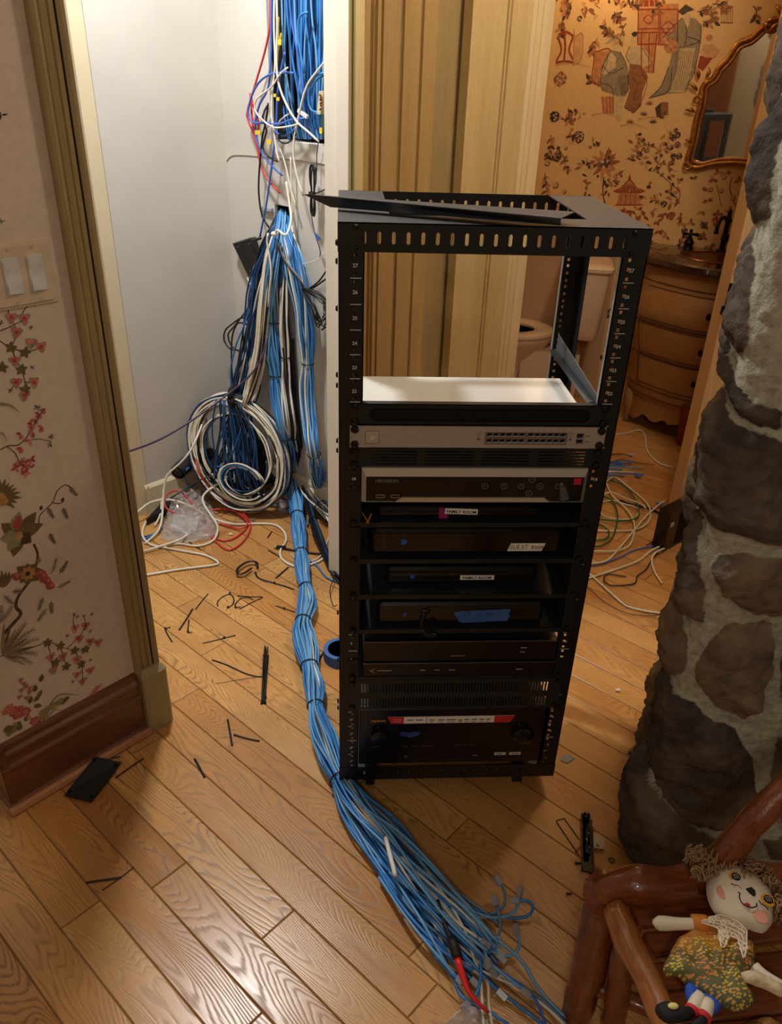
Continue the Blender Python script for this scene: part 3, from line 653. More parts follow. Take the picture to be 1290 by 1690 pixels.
# ------------------------------------------------------------------ fieldstone column
def stone_column():
    YF = -.215
    def U(x, y):
        p = YP(x, y, YF); return (p.x, p.z)
    polys = [
     [(1222, 190), (1300, 150), (1330, 200), (1320, 370), (1275, 385), (1232, 402), (1222, 330)],
     [(1228, 444), (1242, 442), (1276, 477), (1283, 521), (1281, 586), (1259, 606), (1222, 603), (1191, 593), (1180, 562), (1188, 535), (1205, 494)],
     [(1160, 640), (1177, 627), (1242, 639), (1259, 657), (1290, 671), (1330, 680), (1330, 715), (1290, 702), (1242, 685), (1191, 678), (1164, 669)],
     [(1143, 692), (1175, 690), (1290, 712), (1340, 735), (1350, 830), (1330, 890), (1290, 892), (1231, 887), (1192, 882), (1152, 875), (1128, 852), (1120, 812), (1126, 753)],
     [(1130, 885), (1165, 899), (1185, 945), (1188, 995), (1178, 1041), (1145, 1044), (1112, 1015), (1085, 995), (1082, 945), (1102, 912)],
     [(1202, 950), (1220, 925), (1250, 915), (1310, 912), (1350, 950), (1340, 1000), (1290, 1012), (1250, 1000), (1212, 985)],
     [(1092, 1031), (1115, 1051), (1145, 1068), (1152, 1088), (1145, 1121), (1112, 1147), (1082, 1150), (1052, 1134), (1048, 1114), (1062, 1071), (1076, 1044)],
     [(1218, 1025), (1258, 1018), (1290, 1025), (1288, 1094), (1261, 1157), (1231, 1180), (1192, 1157), (1165, 1124), (1165, 1101), (1188, 1064)],
     [(1046, 1160), (1090, 1158), (1160, 1165), (1215, 1195), (1245, 1250), (1240, 1320), (1205, 1362), (1180, 1366), (1130, 1342), (1095, 1318), (1070, 1290), (1050, 1260), (1040, 1210)],
     [(1045, 1256), (1066, 1298), (1109, 1332), (1153, 1358), (1185, 1378), (1166, 1411), (1077, 1440), (1058, 1437), (1010, 1412), (992, 1380), (1003, 1327), (1025, 1292)],
     [(1252, 1372), (1290, 1366), (1350, 1380), (1340, 1415), (1265, 1400)],
     [(1310, 1030), (1380, 1020), (1400, 1120), (1360, 1190), (1300, 1170), (1295, 1100)],
     [(1285, 1200), (1380, 1210), (1390, 1330), (1290, 1345), (1268, 1290)]]
    P2 = [np.array([U(*q) for q in p]) for p in polys]
    # random field of further stones on the parts of the column the photo hardly shows
    rs = random.Random(5)
    for (cx, cz) in [(.36, .15), (.40, .50), (.33, .85), (.42, 1.2), (.35, 1.6), (.45, 2.0), (.4, 2.4), (.15, .3), (.12, .75), (.16, 1.15), (.1, 1.6), (.14, 2.1), (1.35, .2), (1.38, .65), (1.4, 1.1), (1.1, 1.75), (.8, 1.95), (1.35, 1.6), (.75, 2.35), (1.05, 2.2), (1.3, 2.4), (1.2, 2.0)]:
        n = 8; a0 = rs.random(); rx = rs.uniform(.10, .15); rz = rs.uniform(.12, .19)
        P2.append(np.array([(cx+rx*rs.uniform(.8, 1.1)*math.cos(a0+6.283*i/n), cz+rz*rs.uniform(.8, 1.1)*math.sin(a0+6.283*i/n)) for i in range(n)]))
    us = np.arange(.12, 1.50, .0052); zs = np.arange(0, 2.64, .0062)
    UU, ZZ = np.meshgrid(us, zs, indexing='ij'); f = np.stack([UU.ravel(), ZZ.ravel()], 1)
    # wobble the outlines
    wob = np.array([[noise.noise(Vector((u*14, z*14, 3.1)))*.011+noise.noise(Vector((u*30, z*30, 1)))*.002, noise.noise(Vector((u*14, z*14, 9.7)))*.011] for u, z in f])
    q = f+wob; best = np.full(len(q), -9.0); sid = np.zeros(len(q), int)
    for k, p in enumerate(P2):
        inside = np.zeros(len(q), bool); dist = np.full(len(q), 9.0); n = len(p)
        for i in range(n):
            a = p[i]; b = p[(i+1) % n]; d = b-a; t = np.clip(((q-a)@d)/(d@d), 0, 1)
            dist = np.minimum(dist, np.linalg.norm(q-(a+t[:, None]*d), axis=1))
            c = ((a[1] > q[:, 1]) != (b[1] > q[:, 1])) & (q[:, 0] < (b[0]-a[0])*(q[:, 1]-a[1])/((b[1]-a[1]) or 1e-9)+a[0])
            inside ^= c
        sd = np.where(inside, dist, -dist); m = sd > best; best[m] = sd[m]; sid[m] = k
    hs_ = np.random.RandomState(4).uniform(.7, 1.15, len(P2)); hs_[8] = .8; hs_[9] = 1.75; hh = hs_[sid]
    t = np.clip((best+.006)/.050, 0, 1); prof = (t*t*(3-2*t)*.35+(1-(1-t)**1.7)*.65)*.030*hh
    rough = np.array([noise.fractal(Vector((u*13+s_*3.3, z*13, s_*1.7)), .75, 2.1, 6) for (u, z), s_ in zip(f, sid)])
    rough2 = np.array([noise.fractal(Vector((u*48, z*48, 5)), .6, 2.1, 3) for (u, z) in f])
    H = prof+np.where(best > 0, rough*.013+rough2*.0035, rough2*.003+rough*.004)
    # perimeter of the column: front face, rounded left corner, side running back
    per = [Vector((.69, -.165)), Vector((.712, -.08)), Vector((.805, .10)), Vector((1.055, .55)), Vector((1.19, .75))]
    arc = [Vector((.80-.11*math.sin(a), -.225+.06*(1-math.cos(a)))) for a in np.linspace(0, math.pi/2, 6)]
    path = [Vector((1.9, -.25)), Vector((1.2, -.24))]+arc+per[1:]
    # arc length with u=1.9 at the start
    S = [0]; 
    for i in range(1, len(path)): S.append(S[-1]+(path[i]-path[i-1]).length)
    def at(u):
        s = 1.9-u
        for i in range(len(path)-1):
            if s <= S[i+1] or i == len(path)-2:
                k = (s-S[i])/(S[i+1]-S[i]); p = path[i].lerp(path[i+1], k); d = (path[i+1]-path[i]).normalized()
                return p, Vector((-d.y, d.x))
    ring = [at(u) for u in us]
    # smooth the normals round the corner
    nn = []
    for i in range(len(ring)):
        v = Vector((0, 0))
        for j in range(max(0, i-7), min(len(ring), i+8)): v += ring[j][1]
        nn.append(v.normalized())
    test = nn[-10]
    sg = -1 if test.y > 0 else 1
    H = H.reshape(UU.shape); vs = []
    for i, (p, _) in enumerate(ring):
        for j, z in enumerate(zs):
            h = H[i, j]; vs.append((p.x+sg*nn[i].x*h+.004-.040*z, p.y+sg*nn[i].y*h, z))
    nz = len(zs); fs = [(i*nz+j, i*nz+j+1, (i+1)*nz+j+1, (i+1)*nz+j) for i in range(len(us)-1) for j in range(nz-1)]
    me = bpy.data.meshes.new('stone_column'); me.from_pydata(vs, [], fs)
    at1 = me.attributes.new('stone', 'FLOAT', 'POINT'); at1.data.foreach_set('value', best.astype(np.float32))
    at2 = me.attributes.new('sid', 'FLOAT', 'POINT'); at2.data.foreach_set('value', (sid*.137 % 1).astype(np.float32))
    me.polygons.foreach_set('use_smooth', [True]*len(fs)); me.update()
    t = NT('fieldstone'); P = t.obj()
    a1 = t.n('ShaderNodeAttribute', attribute_name='stone').outputs['Fac']; a2 = t.n('ShaderNodeAttribute', attribute_name='sid').outputs['Fac']
    n1 = t.noise(P, 9, 5, .65, .3); n2 = t.noise(P, 60, 5, .62); n3 = t.noise(P, 3, 4); a1 = t.m_('MINIMUM', 1.0, t.m_('MAXIMUM', 0.0, t.m_('ADD', .5, t.m_('MULTIPLY', t.m_('ADD', a1, t.m_('MULTIPLY', t.m_('SUBTRACT', n2, .5), .012)), 300.0))))
    st = t.ramp(t.m_('ADD', t.m_('MULTIPLY', n1, .8), t.m_('MULTIPLY', t.m_('SUBTRACT', a2, .5), .25)), [(.26, lin((62, 54, 50))), (.42, lin((104, 90, 78))), (.58, lin((138, 118, 94))), (.75, lin((166, 142, 108)))])
    st = t.mix(t.m_('MULTIPLY', t.m_('MAXIMUM', 0.0, t.m_('SUBTRACT', n3, .50)), 2.0), st, lin((150, 120, 70)))
    st = t.mix(t.m_('MULTIPLY', t.m_('SUBTRACT', n2, .35), .7), st, lin((58, 52, 48)))
    mo = t.ramp(n2, [(.3, lin((146, 142, 124))), (.7, lin((190, 186, 166)))])
    t.put(t.b.inputs['Base Color'], t.mix(a1, mo, st)); t.b.inputs['Roughness'].default_value = .75; t.b.inputs['Specular IOR Level'].default_value = .25
    t.bump(t.m_('ADD', n2, t.m_('MULTIPLY', n1, .6)), 1.0, .006)
    me.materials.append(t.m)
    o = bpy.data.objects.new('stone_column', me); COL.objects.link(o); o['kind'] = 'structure'
    return o
stone_column()
# ------------------------------------------------------------------ the equipment rack
W_, D_, Z0, Z1 = .5238, .378, .06, 1.345
ZU = .0992; UH = .04445
def uz(n): return ZU+(n-1)*UH
BLK = mat('black_powder_coat', (20, 20, 22), .42, 0, .15, 200, bump=.08, spec=.5)
BLK2 = mat('black_gloss_plastic', (13, 12, 13), .16, 0, .1, 40, spec=.5)
BLK3 = mat('black_matte_plastic', (18, 18, 19), .55, 0, .1, 60)
SHELF = mat('shelf_steel', (30, 36, 38), .38, .2, .1, 80, spec=.5)
SLATE = mat('dark_slate_steel', (44, 54, 62), .35, .3, .1, 60)
ZINC = mat('zinc_screw', (190, 188, 180), .3, .9)
INK = mat('white_print', (205, 205, 205), .6, var=.02)
PAPER = mat('white_label', (236, 232, 222), .5, var=.03); INKB = mat('black_print', (22, 20, 22), .6)
rk = thing('equipment_rack', 'tall black open-frame equipment rack on casters standing on the oak floor', 'server rack', (W_/2, D_/2, 0))
X = Vector((1, 0, 0)); Y = Vector((0, 1, 0))
RX = W_/2
def holes_for_post(cx, w=.0056):
    hs = []
    for n in range(1, 28):
        for dz in (.0064, .0222, .0381): hs.append((cx-w/2, cx+w/2, uz(n)+dz-.0030, uz(n)+dz+.0030))
    return hs
PW = .044
for (side, front) in ((0, 1), (1, 1), (0, 0), (1, 0)):
    mb = MB(); y = 0 if front else D_; s = 1 if front else -1
    x0 = 0 if side == 0 else W_-PW; hx = RX-.2325 if side == 0 else RX+.2325
    mb.plate((0, y, 0), X, UP, x0, x0+PW, Z0, Z1-.001, holes_for_post(hx), (0, s*.002, 0))
    xs = 0 if side == 0 else W_-.002
    mb.obox((xs, min(y, y+s*.055), Z0), (.002, 0, 0), (0, .055, 0), (0, 0, Z1-Z0-.001))
    xi = PW-.002 if side == 0 else W_-PW
    mb.m(1 if side else 0); mb.obox((xi, min(y, y+s*.012), Z0+.04), (.002, 0, 0), (0, .012, 0), (0, 0, Z1-Z0-.086)); mb.m(0)
    p = mb.build('post', [BLK, mat('lit_flange_grey', (150, 150, 146), .4, .3)], rk)  # pale grey on the right inner flanges paints in the light they catch
    if front:                                   # printed unit numbers and tick marks
        mb = MB(); cx = x0+(.028 if side == 0 else .020)
        for n in range(2, 28): mb.obox((cx-(.008 if side == 0 else .011), -.0006, uz(n)-.0006), (.019 if n > 19 or n in (6, 9, 12, 14, 3) else .008, 0, 0), (0, .0006, 0), (0, 0, .0013))
        mb.build('unit_tick_marks', INK, p)
        for n in range(1, 28): text_mesh(str(n), .0088, (cx-.004, -.0004, uz(n)+.018), X, UP, INK, p, 'unit_number', bold=.0002)
# top frame: front and back rails with oblong slots, wide side plates
def slots(x0, x1, zc, n, w=.0062, h=.020):
    out = []
    for i in range(n):
        x = x0+(x1-x0)*i/(n-1); out += [(x-w/2, x+w/2, zc-h/2+.0016, zc+h/2-.0016), (x-w*.30, x+w*.30, zc-h/2, zc+h/2)]
    return out
for y, s in ((-.0015, 1), (D_+.0015, -1)):
    mb = MB(); mb.plate((0, y, 0), X, UP, -.001, W_+.001, Z1-.047, Z1, slots(.043, W_-.043, Z1-.024, 19), (0, s*.002, 0)); mb.build('top_rail', BLK, rk)
TOPM = mat('top_plate_black', (34, 30, 32), .6, .0, .1, 200, bump=.05)
mb = MB(); mb.plate((0, 0, Z1), X, Y, -.001, W_+.001, -.0015, D_+.0015, [(.0885, .4347, .080, D_+.01)], (0, 0, -.002)); mb.build('top_plate', TOPM, rk)
for y, s in ((-.0015, 1), (D_+.0015, -1)):
    mb = MB(); mb.plate((0, y, 0), X, UP, -.001, W_+.001, Z0-.001, Z0+.040, slots(.06, W_-.06, Z0+.022, 16, .005, .012), (0, s*.002, 0)); mb.build('bottom_rail', BLK, rk)
mb = MB()
for x in (0, W_-.09): mb = MB(); mb.box(x, x+.09, 0, D_, Z0-.001, Z0+.001); mb.build('bottom_plate', BLK, rk)
for x in (.002, W_-.04):
    for z in (Z0, Z1-.045, .68):
        mb = MB(); mb.box(x, x+.002 if x < .1 else x+.038, .05, D_-.05, z, z+.04) if False else mb.box(x if x < .1 else W_-.004, (x if x < .1 else W_-.004)+.002, .05, D_-.05, z, z+.04)
        mb.build('side_brace', BLK, rk)
for x in (.075, W_-.078):
    for y in (.045, D_-.045):
        c = MB(); c.cyl((x-.010, y, .0225), (x+.010, y, .0225), .0225, n=20); q = c.build('caster', BLK3, rk, smooth=True)
        c = MB(); c.box(x-.014, x-.011, y-.012, y+.012, .018, .056); c.box(x+.011, x+.014, y-.012, y+.012, .018, .056); c.box(x-.018, x+.018, y-.018, y+.018, .052, .0588); c.build('caster_fork', mat('caster_zinc', (120, 118, 112), .35, .8), q)
for x in (RX-.2325, RX+.2325):
    for z in (Z1-.007, Z1-.040): mb = MB(); mb.ball((x, -.003, z), .0042, n=10, m=6); mb.build('frame_screw', BLK2, rk, smooth=True)
for z in (1.31, 1.28, 1.20, .95, .93, 1.08, 1.06, .55, .42, .30, .28): mb = MB(); mb.cyl((-.001, .012, z), (-.005, .012, z), .006, .004, 8); mb.build('frame_screw', BLK2, rk, smooth=True)
def screw(parent, x, z, y=-.004, r=.0072):
    c = MB(); c.lathe([(r, 0), (r, .0025), (r*.85, .005), (r*.35, .0065)], (x, y, z), 14, X=X, Y=UP, Z=-Y)
    return c.build('rack_screw', BLK2, parent, smooth=True)
XL, XR = RX-.2413, RX+.2413
# brush panel in unit 21
t = thing('cable_pass_panel', 'black blanking panel with one long rounded slot of black brush above the silver switch', 'panel', (RX, 0, uz(21)))
mb = MB(); z0 = uz(21)+.001; z1 = z0+.042
def stadium(x0, x1, za, zb, n=8):
    r = (zb-za)/2; zc = (za+zb)/2
    return [(x1-r+r*math.cos(a), zc+r*math.sin(a)) for a in np.linspace(-math.pi/2, math.pi/2, n)]+[(x0+r+r*math.cos(a), zc+r*math.sin(a)) for a in np.linspace(math.pi/2, 1.5*math.pi, n)]
hole = stadium(RX-.205, RX+.205, z0+.009, z0+.033); N_ = len(hole)
outer = []
for (x, z) in hole:
    if x > RX+.19: outer.append((XR, z1 if z > (z0+z1)/2 else z0))
    elif x < RX-.19: outer.append((XL, z1 if z > (z0+z1)/2 else z0))
    else: outer.append((x, z1 if z > (z0+z1)/2 else z0))
for y in (-.004, -.002):
    for i in range(N_):
        a, b = hole[i], hole[(i+1) % N_]; c, d_ = outer[(i+1) % N_], outer[i]
        mb.quad((a[0], y, a[1]), (b[0], y, b[1]), (c[0], y, c[1]), (d_[0], y, d_[1]))
for i in range(N_):
    a, b = hole[i], hole[(i+1) % N_]; mb.quad((a[0], -.0065, a[1]), (b[0], -.0065, b[1]), (b[0], .004, b[1]), (a[0], .004, a[1]))
mb.box(XL, XR, -.004, .010, z1-.002, z1); mb.box(XL, XR, -.004, .010, z0, z0+.002)
mb.build('face_plate', BLK3, t)
mb = MB(); mb.plate((0, 0, 0), X, UP, RX-.205, RX+.205, z0+.008, z0+.034, [], (0, .002, 0))
for i in range(150): x = RX-.203+.406*i/149; mb.box(x-.0009, x+.0009, -.0015, .0, z0+.009, z0+.033)
mb.build('brush_strip', mat('brush_bristle', (8, 8, 9), .9), t)
for x in (XL+.009, XR-.009):
    for z in (z0+.007, z1-.006): screw(t, x, z)
# silver network switch in unit 20
t = thing('network_switch', 'silver rack switch with two rows of ethernet ports and rounded square badge', 'network switch', (RX, 0, uz(20)))
z0 = uz(20)+.0007; z1 = z0+.0430
SILV = mat('silver_face', (178, 168, 160), .36, .25, .03, 100); WTOP = mat('white_painted_lid', (214, 214, 210), .35, .05, .02, 20)
XP0, XP1 = RX+.0125, RX+.168
ports = []
for r in range(2):
    for k in range(12):
        x = XP0+.003+(k+(1 if k > 5 else 0)*.35)*.01235; z = z0+.0087+r*.0125; ports.append((x, x+.0108, z, z+.0098))
sfp = [(RX+.187, RX+.201, z0+.0085, z0+.0185), (RX+.187, RX+.201, z0+.0205, z0+.0305)]
mb = MB(); mb.plate((0, -.0052, 0), X, UP, XL, XR, z0, z1, ports+sfp, (0, .003, 0)); fp = mb.build('front_panel', SILV, t)
mb = MB()
for p in ports: mb.box(p[0], p[1], .004, .005, p[2], p[3]); mb.box(p[0]+.003, p[1]-.003, -.003, .004, p[3]-.0025, p[3]) ; mb.box(p[0], p[0]+.0022, -.003, -.0018, p[3]-.003, p[3]); mb.box(p[1]-.0022, p[1], -.003, -.0018, p[3]-.003, p[3])
mb.build('port_sockets', BLK3, t)
for p in sfp: mb = MB(); mb.box(p[0], p[1], .002, .004, p[2], p[3]); mb.build('uplink_port', BLK3, t)
mb = MB(); mb.plate((0, -.0056, 0), X, UP, XP0-.001, XP1+.001, z0+.0070, z0+.0325, ports, (0, .0004, 0)); mb.build('port_bezel', mat('port_bezel_taupe', (134, 112, 100), .4, .3), t)
mb = MB(); mb.box(.042, W_-.045, .006, .265, z0, z1); mb.build('chassis', WTOP, t)
mb = MB(); mb.rbox(XL+.0285, XL+.0545, -.0062, -.0050, z0+.008, z0+.034, .002, axis='y'); b_ = mb.build('badge', mat('badge_grey', (188, 176, 160), .3, .2), t)
mb = MB()
for p in ((0, 0, .026, .0008), (0, .0252, .026, .0008), (0, 0, .0008, .026), (.0252, 0, .0008, .026)): mb.box(XL+.0285+p[0], XL+.0285+p[0]+p[2], -.0066, -.0060, z0+.008+p[1], z0+.008+p[1]+p[3])
mb.build('badge_frame', mat('badge_line', (96, 84, 78), .5), b_)
text_mesh('u', .014, (XL+.0375, -.0063, z0+.017), X, UP, mat('badge_mark', (214, 208, 196), .4), b_, 'badge_logo', bold=.0006)
GI = mat('grey_print', (112, 100, 92), .6)
for x in (RX+.0, RX+.175):
    mb = MB(); mb.tube([(x+.003*math.cos(a), -.0055, z0+.030+.003*math.sin(a)) for a in np.linspace(0, 6.283, 13)], .0004, 4); mb.box(x-.001, x+.001, -.0056, -.0053, z0+.0225, z0+.0245); mb.box(x-.003, x+.003, -.0056, -.0053, z0+.016, z0+.0205); mb.build('port_icon', GI, t)
for k in range(12):
    text_mesh(str(2*k+1), .0038, (ports[k+12][0]+.004, -.0054, z0+.0355), X, UP, GI, t, 'port_number'); text_mesh(str(2*k+2), .0038, (ports[k][0]+.004, -.0054, z0+.0028), X, UP, GI, t, 'port_number')
dashes(t, RX+.2035, -.0053, z0+.0245, .010, .002, GI); dashes(t, RX+.2035, -.0053, z0+.013, .010, .002, GI)
for x in (XL+.009, XR-.009):
    for z in (z0+.0065, z1-.0065): screw(t, x, z, -.0053, .0078)
# vented panel unit 19
t = thing('vent_panel', 'narrow black blanking panel with long horizontal vent slots under the silver switch', 'vent panel', (RX, 0, uz(19)))
z0 = uz(19)+.001; hs = []
for g in range(4):
    for k in range(5): hs.append((XL+.035+g*.108, XL+.035+g*.108+.092, z0+.008+k*.0065, z0+.0105+k*.0065))
mb = MB(); mb.plate((0, -.004, 0), X, UP, XL, XR, z0, z0+.042, hs, (0, .002, 0)); mb.build('face_plate', BLK3, t)
for x in (XL+.009, XR-.009): screw(t, x, z0+.008); screw(t, x, z0+.034)
# camera recorder, units 17-18
t = thing('video_recorder', 'two-unit recorder with silver frame, glossy black face and red corner mark', 'video recorder', (RX, 0, uz(17)))
z0 = .8275; z1 = .9035; xa, xb = RX-.2185, RX+.2185
mb = MB(); mb.box(xa+.003, xb-.003, .0, .345, z0, z1); mb.build('case', BLK3, t)
mb = MB(); yf = -.022
for (p, q_) in (((xa, z0), (xa+.007, z0+.007)),): pass
F = [(xa, z0+.004), (xb, z0+.004), (xb, z1), (xa, z1)]
Fi = [(xa+.0085, z0+.009), (xb-.0085, z0+.009), (xb-.0085, z1-.012), (xa+.0085, z1-.012)]
for i in range(4):
    a, b = F[i], F[(i+1) % 4]; c, d_ = Fi[(i+1) % 4], Fi[i]
    mb.quad((a[0], -.010, a[1]), (b[0], -.010, b[1]), (c[0], yf, c[1]), (d_[0], yf, d_[1])); mb.quad((a[0], -.010, a[1]), (b[0], -.010, b[1]), (b[0], .003, b[1]), (a[0], .003, a[1])); mb.quad((d_[0], yf, d_[1]), (c[0], yf, c[1]), (c[0], yf+.008, c[1]), (d_[0], yf+.008, d_[1]))
mb.prism([(xa+.065, yf, z0+.009), (xb-.070, yf, z0+.009), (xb-.082, yf, z0+.0185), (xa+.077, yf, z0+.0185)], (0, .008, 0))
mb.build('silver_frame', mat('brushed_silver', (206, 200, 186), .28, .55, .03, 90), t, smooth=15)
mb = MB(); mb.box(xa+.0085, xb-.0085, yf+.004, yf+.008, z0+.009, z1-.012); g = mb.build('gloss_face', BLK2, t)
RING = mat('button_ring', (150, 150, 150), .4, .4)
cx = lambda px: None
for (px, pz) in ((.538, .58), (.622, .58), (.698, .58), (.742, .86), (.782, .58), (.736, .28), (.862, .58)):
    x = xa+px*.441; z = z0+.012+pz*.052
    mb = MB(); mb.tube([(x+.0058*math.cos(a), yf+.0038, z+.0058*math.sin(a)) for a in np.linspace(0, 6.283, 19)], .0005, 4); mb.ball((x, yf+.0038, z), .0013, .0006, .0013, 8); mb.build('button', RING, g)
mb = MB(); mb.box(xb-.028, xb-.013, yf+.0034, yf+.0040, z1-.030, z1-.016); mb.build('red_mark', mat('red_mark', (200, 24, 52), .4), g)['label'] = 'small red square mark'
mb = MB()
for x in (xa+.028, xa+.056): mb.box(x, x+.017, yf+.0025, yf+.004, z0+.0165, z0+.0175); mb.box(x, x+.017, yf+.0025, yf+.004, z0+.0225, z0+.0235); mb.box(x, x+.001, yf+.0025, yf+.004, z0+.0165, z0+.0235); mb.box(x+.016, x+.017, yf+.0025, yf+.004, z0+.0165, z0+.0235)
mb.build('usb_port', ZINC, g)
text_mesh('HIKVISION', .0092, (xa+.026, yf+.0037, z1-.026), X, UP, mat('faint_grey_print', (96, 94, 92), .5), g, 'logo_text', bold=.0004)
mb = MB(); mb.ball((xb-.052, yf+.001, z0+.047), .0045, .0045, .006, 10); mb.cyl((xb-.050, yf+.001, z0+.045), (xb-.042, yf+.001, z0+.018), .006, .010, 10); mb.build('key_fob', mat('smoked_plastic', (78, 84, 92), .3), t, smooth=True)['label'] = 'small grey plastic key hanging on the face'
# shelves
def shelf(u, dz, label, lip=.010):
    t = thing('rack_shelf', label, 'shelf', (RX, 0, uz(u)), 'black rack shelves')
    z = uz(u)+dz; mb = MB(); mb.plate((0, 0, z), X, Y, XL+.022, XR-.022, .0, .34, [], (0, 0, .0015)); mb.build('tray', SHELF, t)
    mb = MB(); mb.box(XL+.022, XR-.022, -.0035, -.0015, z-lip+.001, z+.0015); mb.build('front_lip', SHELF, t)
    for s in (0, 1):
        x = XL+.022 if s == 0 else XR-.024; mb = MB()
        mb.prism([(x, .0, z+.0015), (x, .34, z+.0015), (x, .34, z+.020), (x, .02, z+.085 if u > 8 else z+.06), (x, 0, z+.085 if u > 8 else z+.06)], (.0018, 0, 0)); mb.build('side_wall', SLATE if s == 0 else SHELF, t)
        xe = XL if s == 0 else XR-.022; mb = MB(); mb.box(xe, xe+.022, -.0035, -.0015, z-lip+.001, z+.080 if u > 8 else z+.05); mb.build('mounting_ear', BLK3, t)
        screw(t, XL+.009 if s == 0 else XR-.009, z+.002)
    return t, z
sh1, zs1 = shelf(15, .7785-uz(15), 'black shelf carrying the box with the crooked paper room label')
sh2, zs2 = shelf(13, .6925-uz(13), 'black shelf carrying the box with the handwritten paper label')
sh3, zs3 = shelf(11, .6037-uz(11), 'black shelf carrying the small box with the neat printed label')
sh4, zs4 = shelf(9, .5132-uz(9), 'black shelf carrying the box marked with blue tape')
sh5, zs5 = shelf(6, .3822-uz(6), 'black shelf carrying the wide amplifier with pale edge lines')
# set-top boxes
BB = mat('receiver_gloss', (26, 20, 18), .14, 0, .15, 30, spec=.5); BT = mat('receiver_top', (12, 12, 13), .35)
BLUEL = mat('blue_logo', (34, 96, 190), .4)
def dlogo(g, x, z, y, s=1):
    mb = MB(); pts = [(x, y, z-.004*s)]+[(x+.004*s+.004*s*math.cos(a), y, z+.004*s*math.sin(a)) for a in np.linspace(-1.57, 1.57, 9)]+[(x, y, z+.004*s)]
    mb.prism(pts, (0, .0004, 0)); mb.build('blue_logo', BLUEL, g)
def stb(label, x0, x1, y0, y1, z, h, r=.018, logo=.10, nm='set_top_box', lw=1):
    t = thing(nm, label, 'set-top box', ((x0+x1)/2, (y0+y1)/2, z))
    mb = MB(); mb.rbox(x0, x1, y0, y1, z+.002, z+h, r, 5); mb.build('case', BT, t, smooth=True)
    mb = MB(); mb.rbox(x0+.004, x1-.004, y0-.002, y0+.02, z+.006, z+h-.008, r*.6, 5); g = mb.build('front_window', BB, t, smooth=True)
    if logo: dlogo(g, x0+(x1-x0)*logo, z+h*.52, y0-.0026, lw)
    mb = MB()
    for i in range(26): xx = x0+.04+(x1-x0-.08)*i/25; mb.box(xx-.002, xx+.002, y0+.03, y1-.03, z+h, z+h+.0012)
    mb.build('vent_ribs', BT, t); return t, g
t1, g1 = stb('low black box, topmost receiver, with crooked paper label and pink tape', .075, .405, .015, .26, zs1+.0015, .024, .012, 0)
mb = MB(); lz = zs1+.016
def slabel(parent, x, z, w, h, y, text, ang=0, ts=.011, name='paper_label', m=PAPER, label='white paper label', sk=0):
    c, s = math.cos(ang), math.sin(ang); U = Vector((c, 0, s)); V = Vector((-s+sk, 0, c)); o = Vector((x, y, z))
    mb = MB(); mb.prism([o, o+U*w, o+U*w+V*h, o+V*h], (0, .0005, 0)); q = mb.build(name, m, parent); q['label'] = label
    if text: text_mesh(text, ts, o+U*(w*.5)+V*(h*.22)+Vector((0, -.0006, 0)), U, V, INKB, q, 'label_text', bold=.0002, align='CENTER')
    return q
slabel(t1, .210, zs1+.0165, .066, .0125, .006, 'FAMILY ROOM', -.035, .0092)
mb = MB(); mb.box(.199, .209, .009, .012, zs1+.004, zs1+.028); mb.box(.209, .217, .009, .012, zs1+.004, zs1+.018); mb.build('pink_tape', mat('magenta_tape', (150, 30, 110), .5), t1)['label'] = 'magenta tape strip'
t2, g2 = stb('large glossy black receiver with handwritten paper label and blue round logo', .060, .462, .012, .30, zs2+.0015, .064, .022, .165, lw=1.5)
mb = MB(); mb.box(.092, .0928, .0085, .0095, zs2+.014, zs2+.062); mb.box(.130, .1308, .0085, .0095, zs2+.014, zs2+.062); mb.box(.092, .1308, .0085, .0095, zs2+.014, zs2+.0148); mb.build('flap_outline', mat('flap_line', (70, 62, 58), .5), g2)
slabel(t2, .345, zs2+.0130, .072, .0185, .0084, '', 0, sk=.35)
# hand lettering GUEST ROOM as pen strokes
def strokes(parent, segs, o, U, V, w, m, name='hand_lettering'):
    mb = MB()
    for s in segs: mb.tube([Vector(o)+Vector(U)*p[0]+Vector(V)*p[1] for p in (spline([Vector((a, b, 0)) for a, b in s], .15) if len(s) > 2 else [Vector((a, b, 0)) for a, b in s])], w, 4)
    return mb.build(name, m, parent)
LT = {'G': [[(.9, .8), (.5, 1), (.1, .6), (.2, .1), (.7, 0), (.9, .4)], [(.5, .45), (.95, .4)]], 'U': [[(.1, 1), (.1, .3), (.5, 0), (.85, .3), (.9, 1)]],
      'E': [[(.15, 0), (.15, 1)], [(.15, 1), (.85, .98)], [(.15, .5), (.7, .5)], [(.15, 0), (.85, .02)]], 'S': [[(.85, .9), (.4, 1), (.2, .7), (.75, .4), (.6, .05), (.1, .1)]],
      'T': [[(.0, .98), (1, 1.0)], [(.5, 1), (.45, 0)]], 'R': [[(.15, 0), (.2, 1)], [(.2, 1), (.8, .85), (.7, .5), (.2, .5)], [(.4, .5), (.9, 0)]], 'O': [[(.5, .9), (.15, .6), (.2, .1), (.6, 0), (.85, .5), (.5, .9)]],
      'M': [[(.05, 0), (.15, .95)], [(.15, .95), (.5, .35)], [(.5, .35), (.85, .95)], [(.85, .95), (.95, 0)]], ' ': []}
sg = []; cx0 = 0
for i, ch in enumerate('GUEST ROOM'):
    ww = .78 if i > 5 else 1; sg += [[(cx0+a*ww, b*(1.0 if i < 6 else .85)) for a, b in s] for s in LT[ch]]; cx0 += (ww+.18) if ch != ' ' else .9
k = .0066; strokes(t2, [[(a*k, b*.0095) for a, b in s] for s in sg], (.3500, .0082, zs2+.0180), X, UP, .00062, INKB)
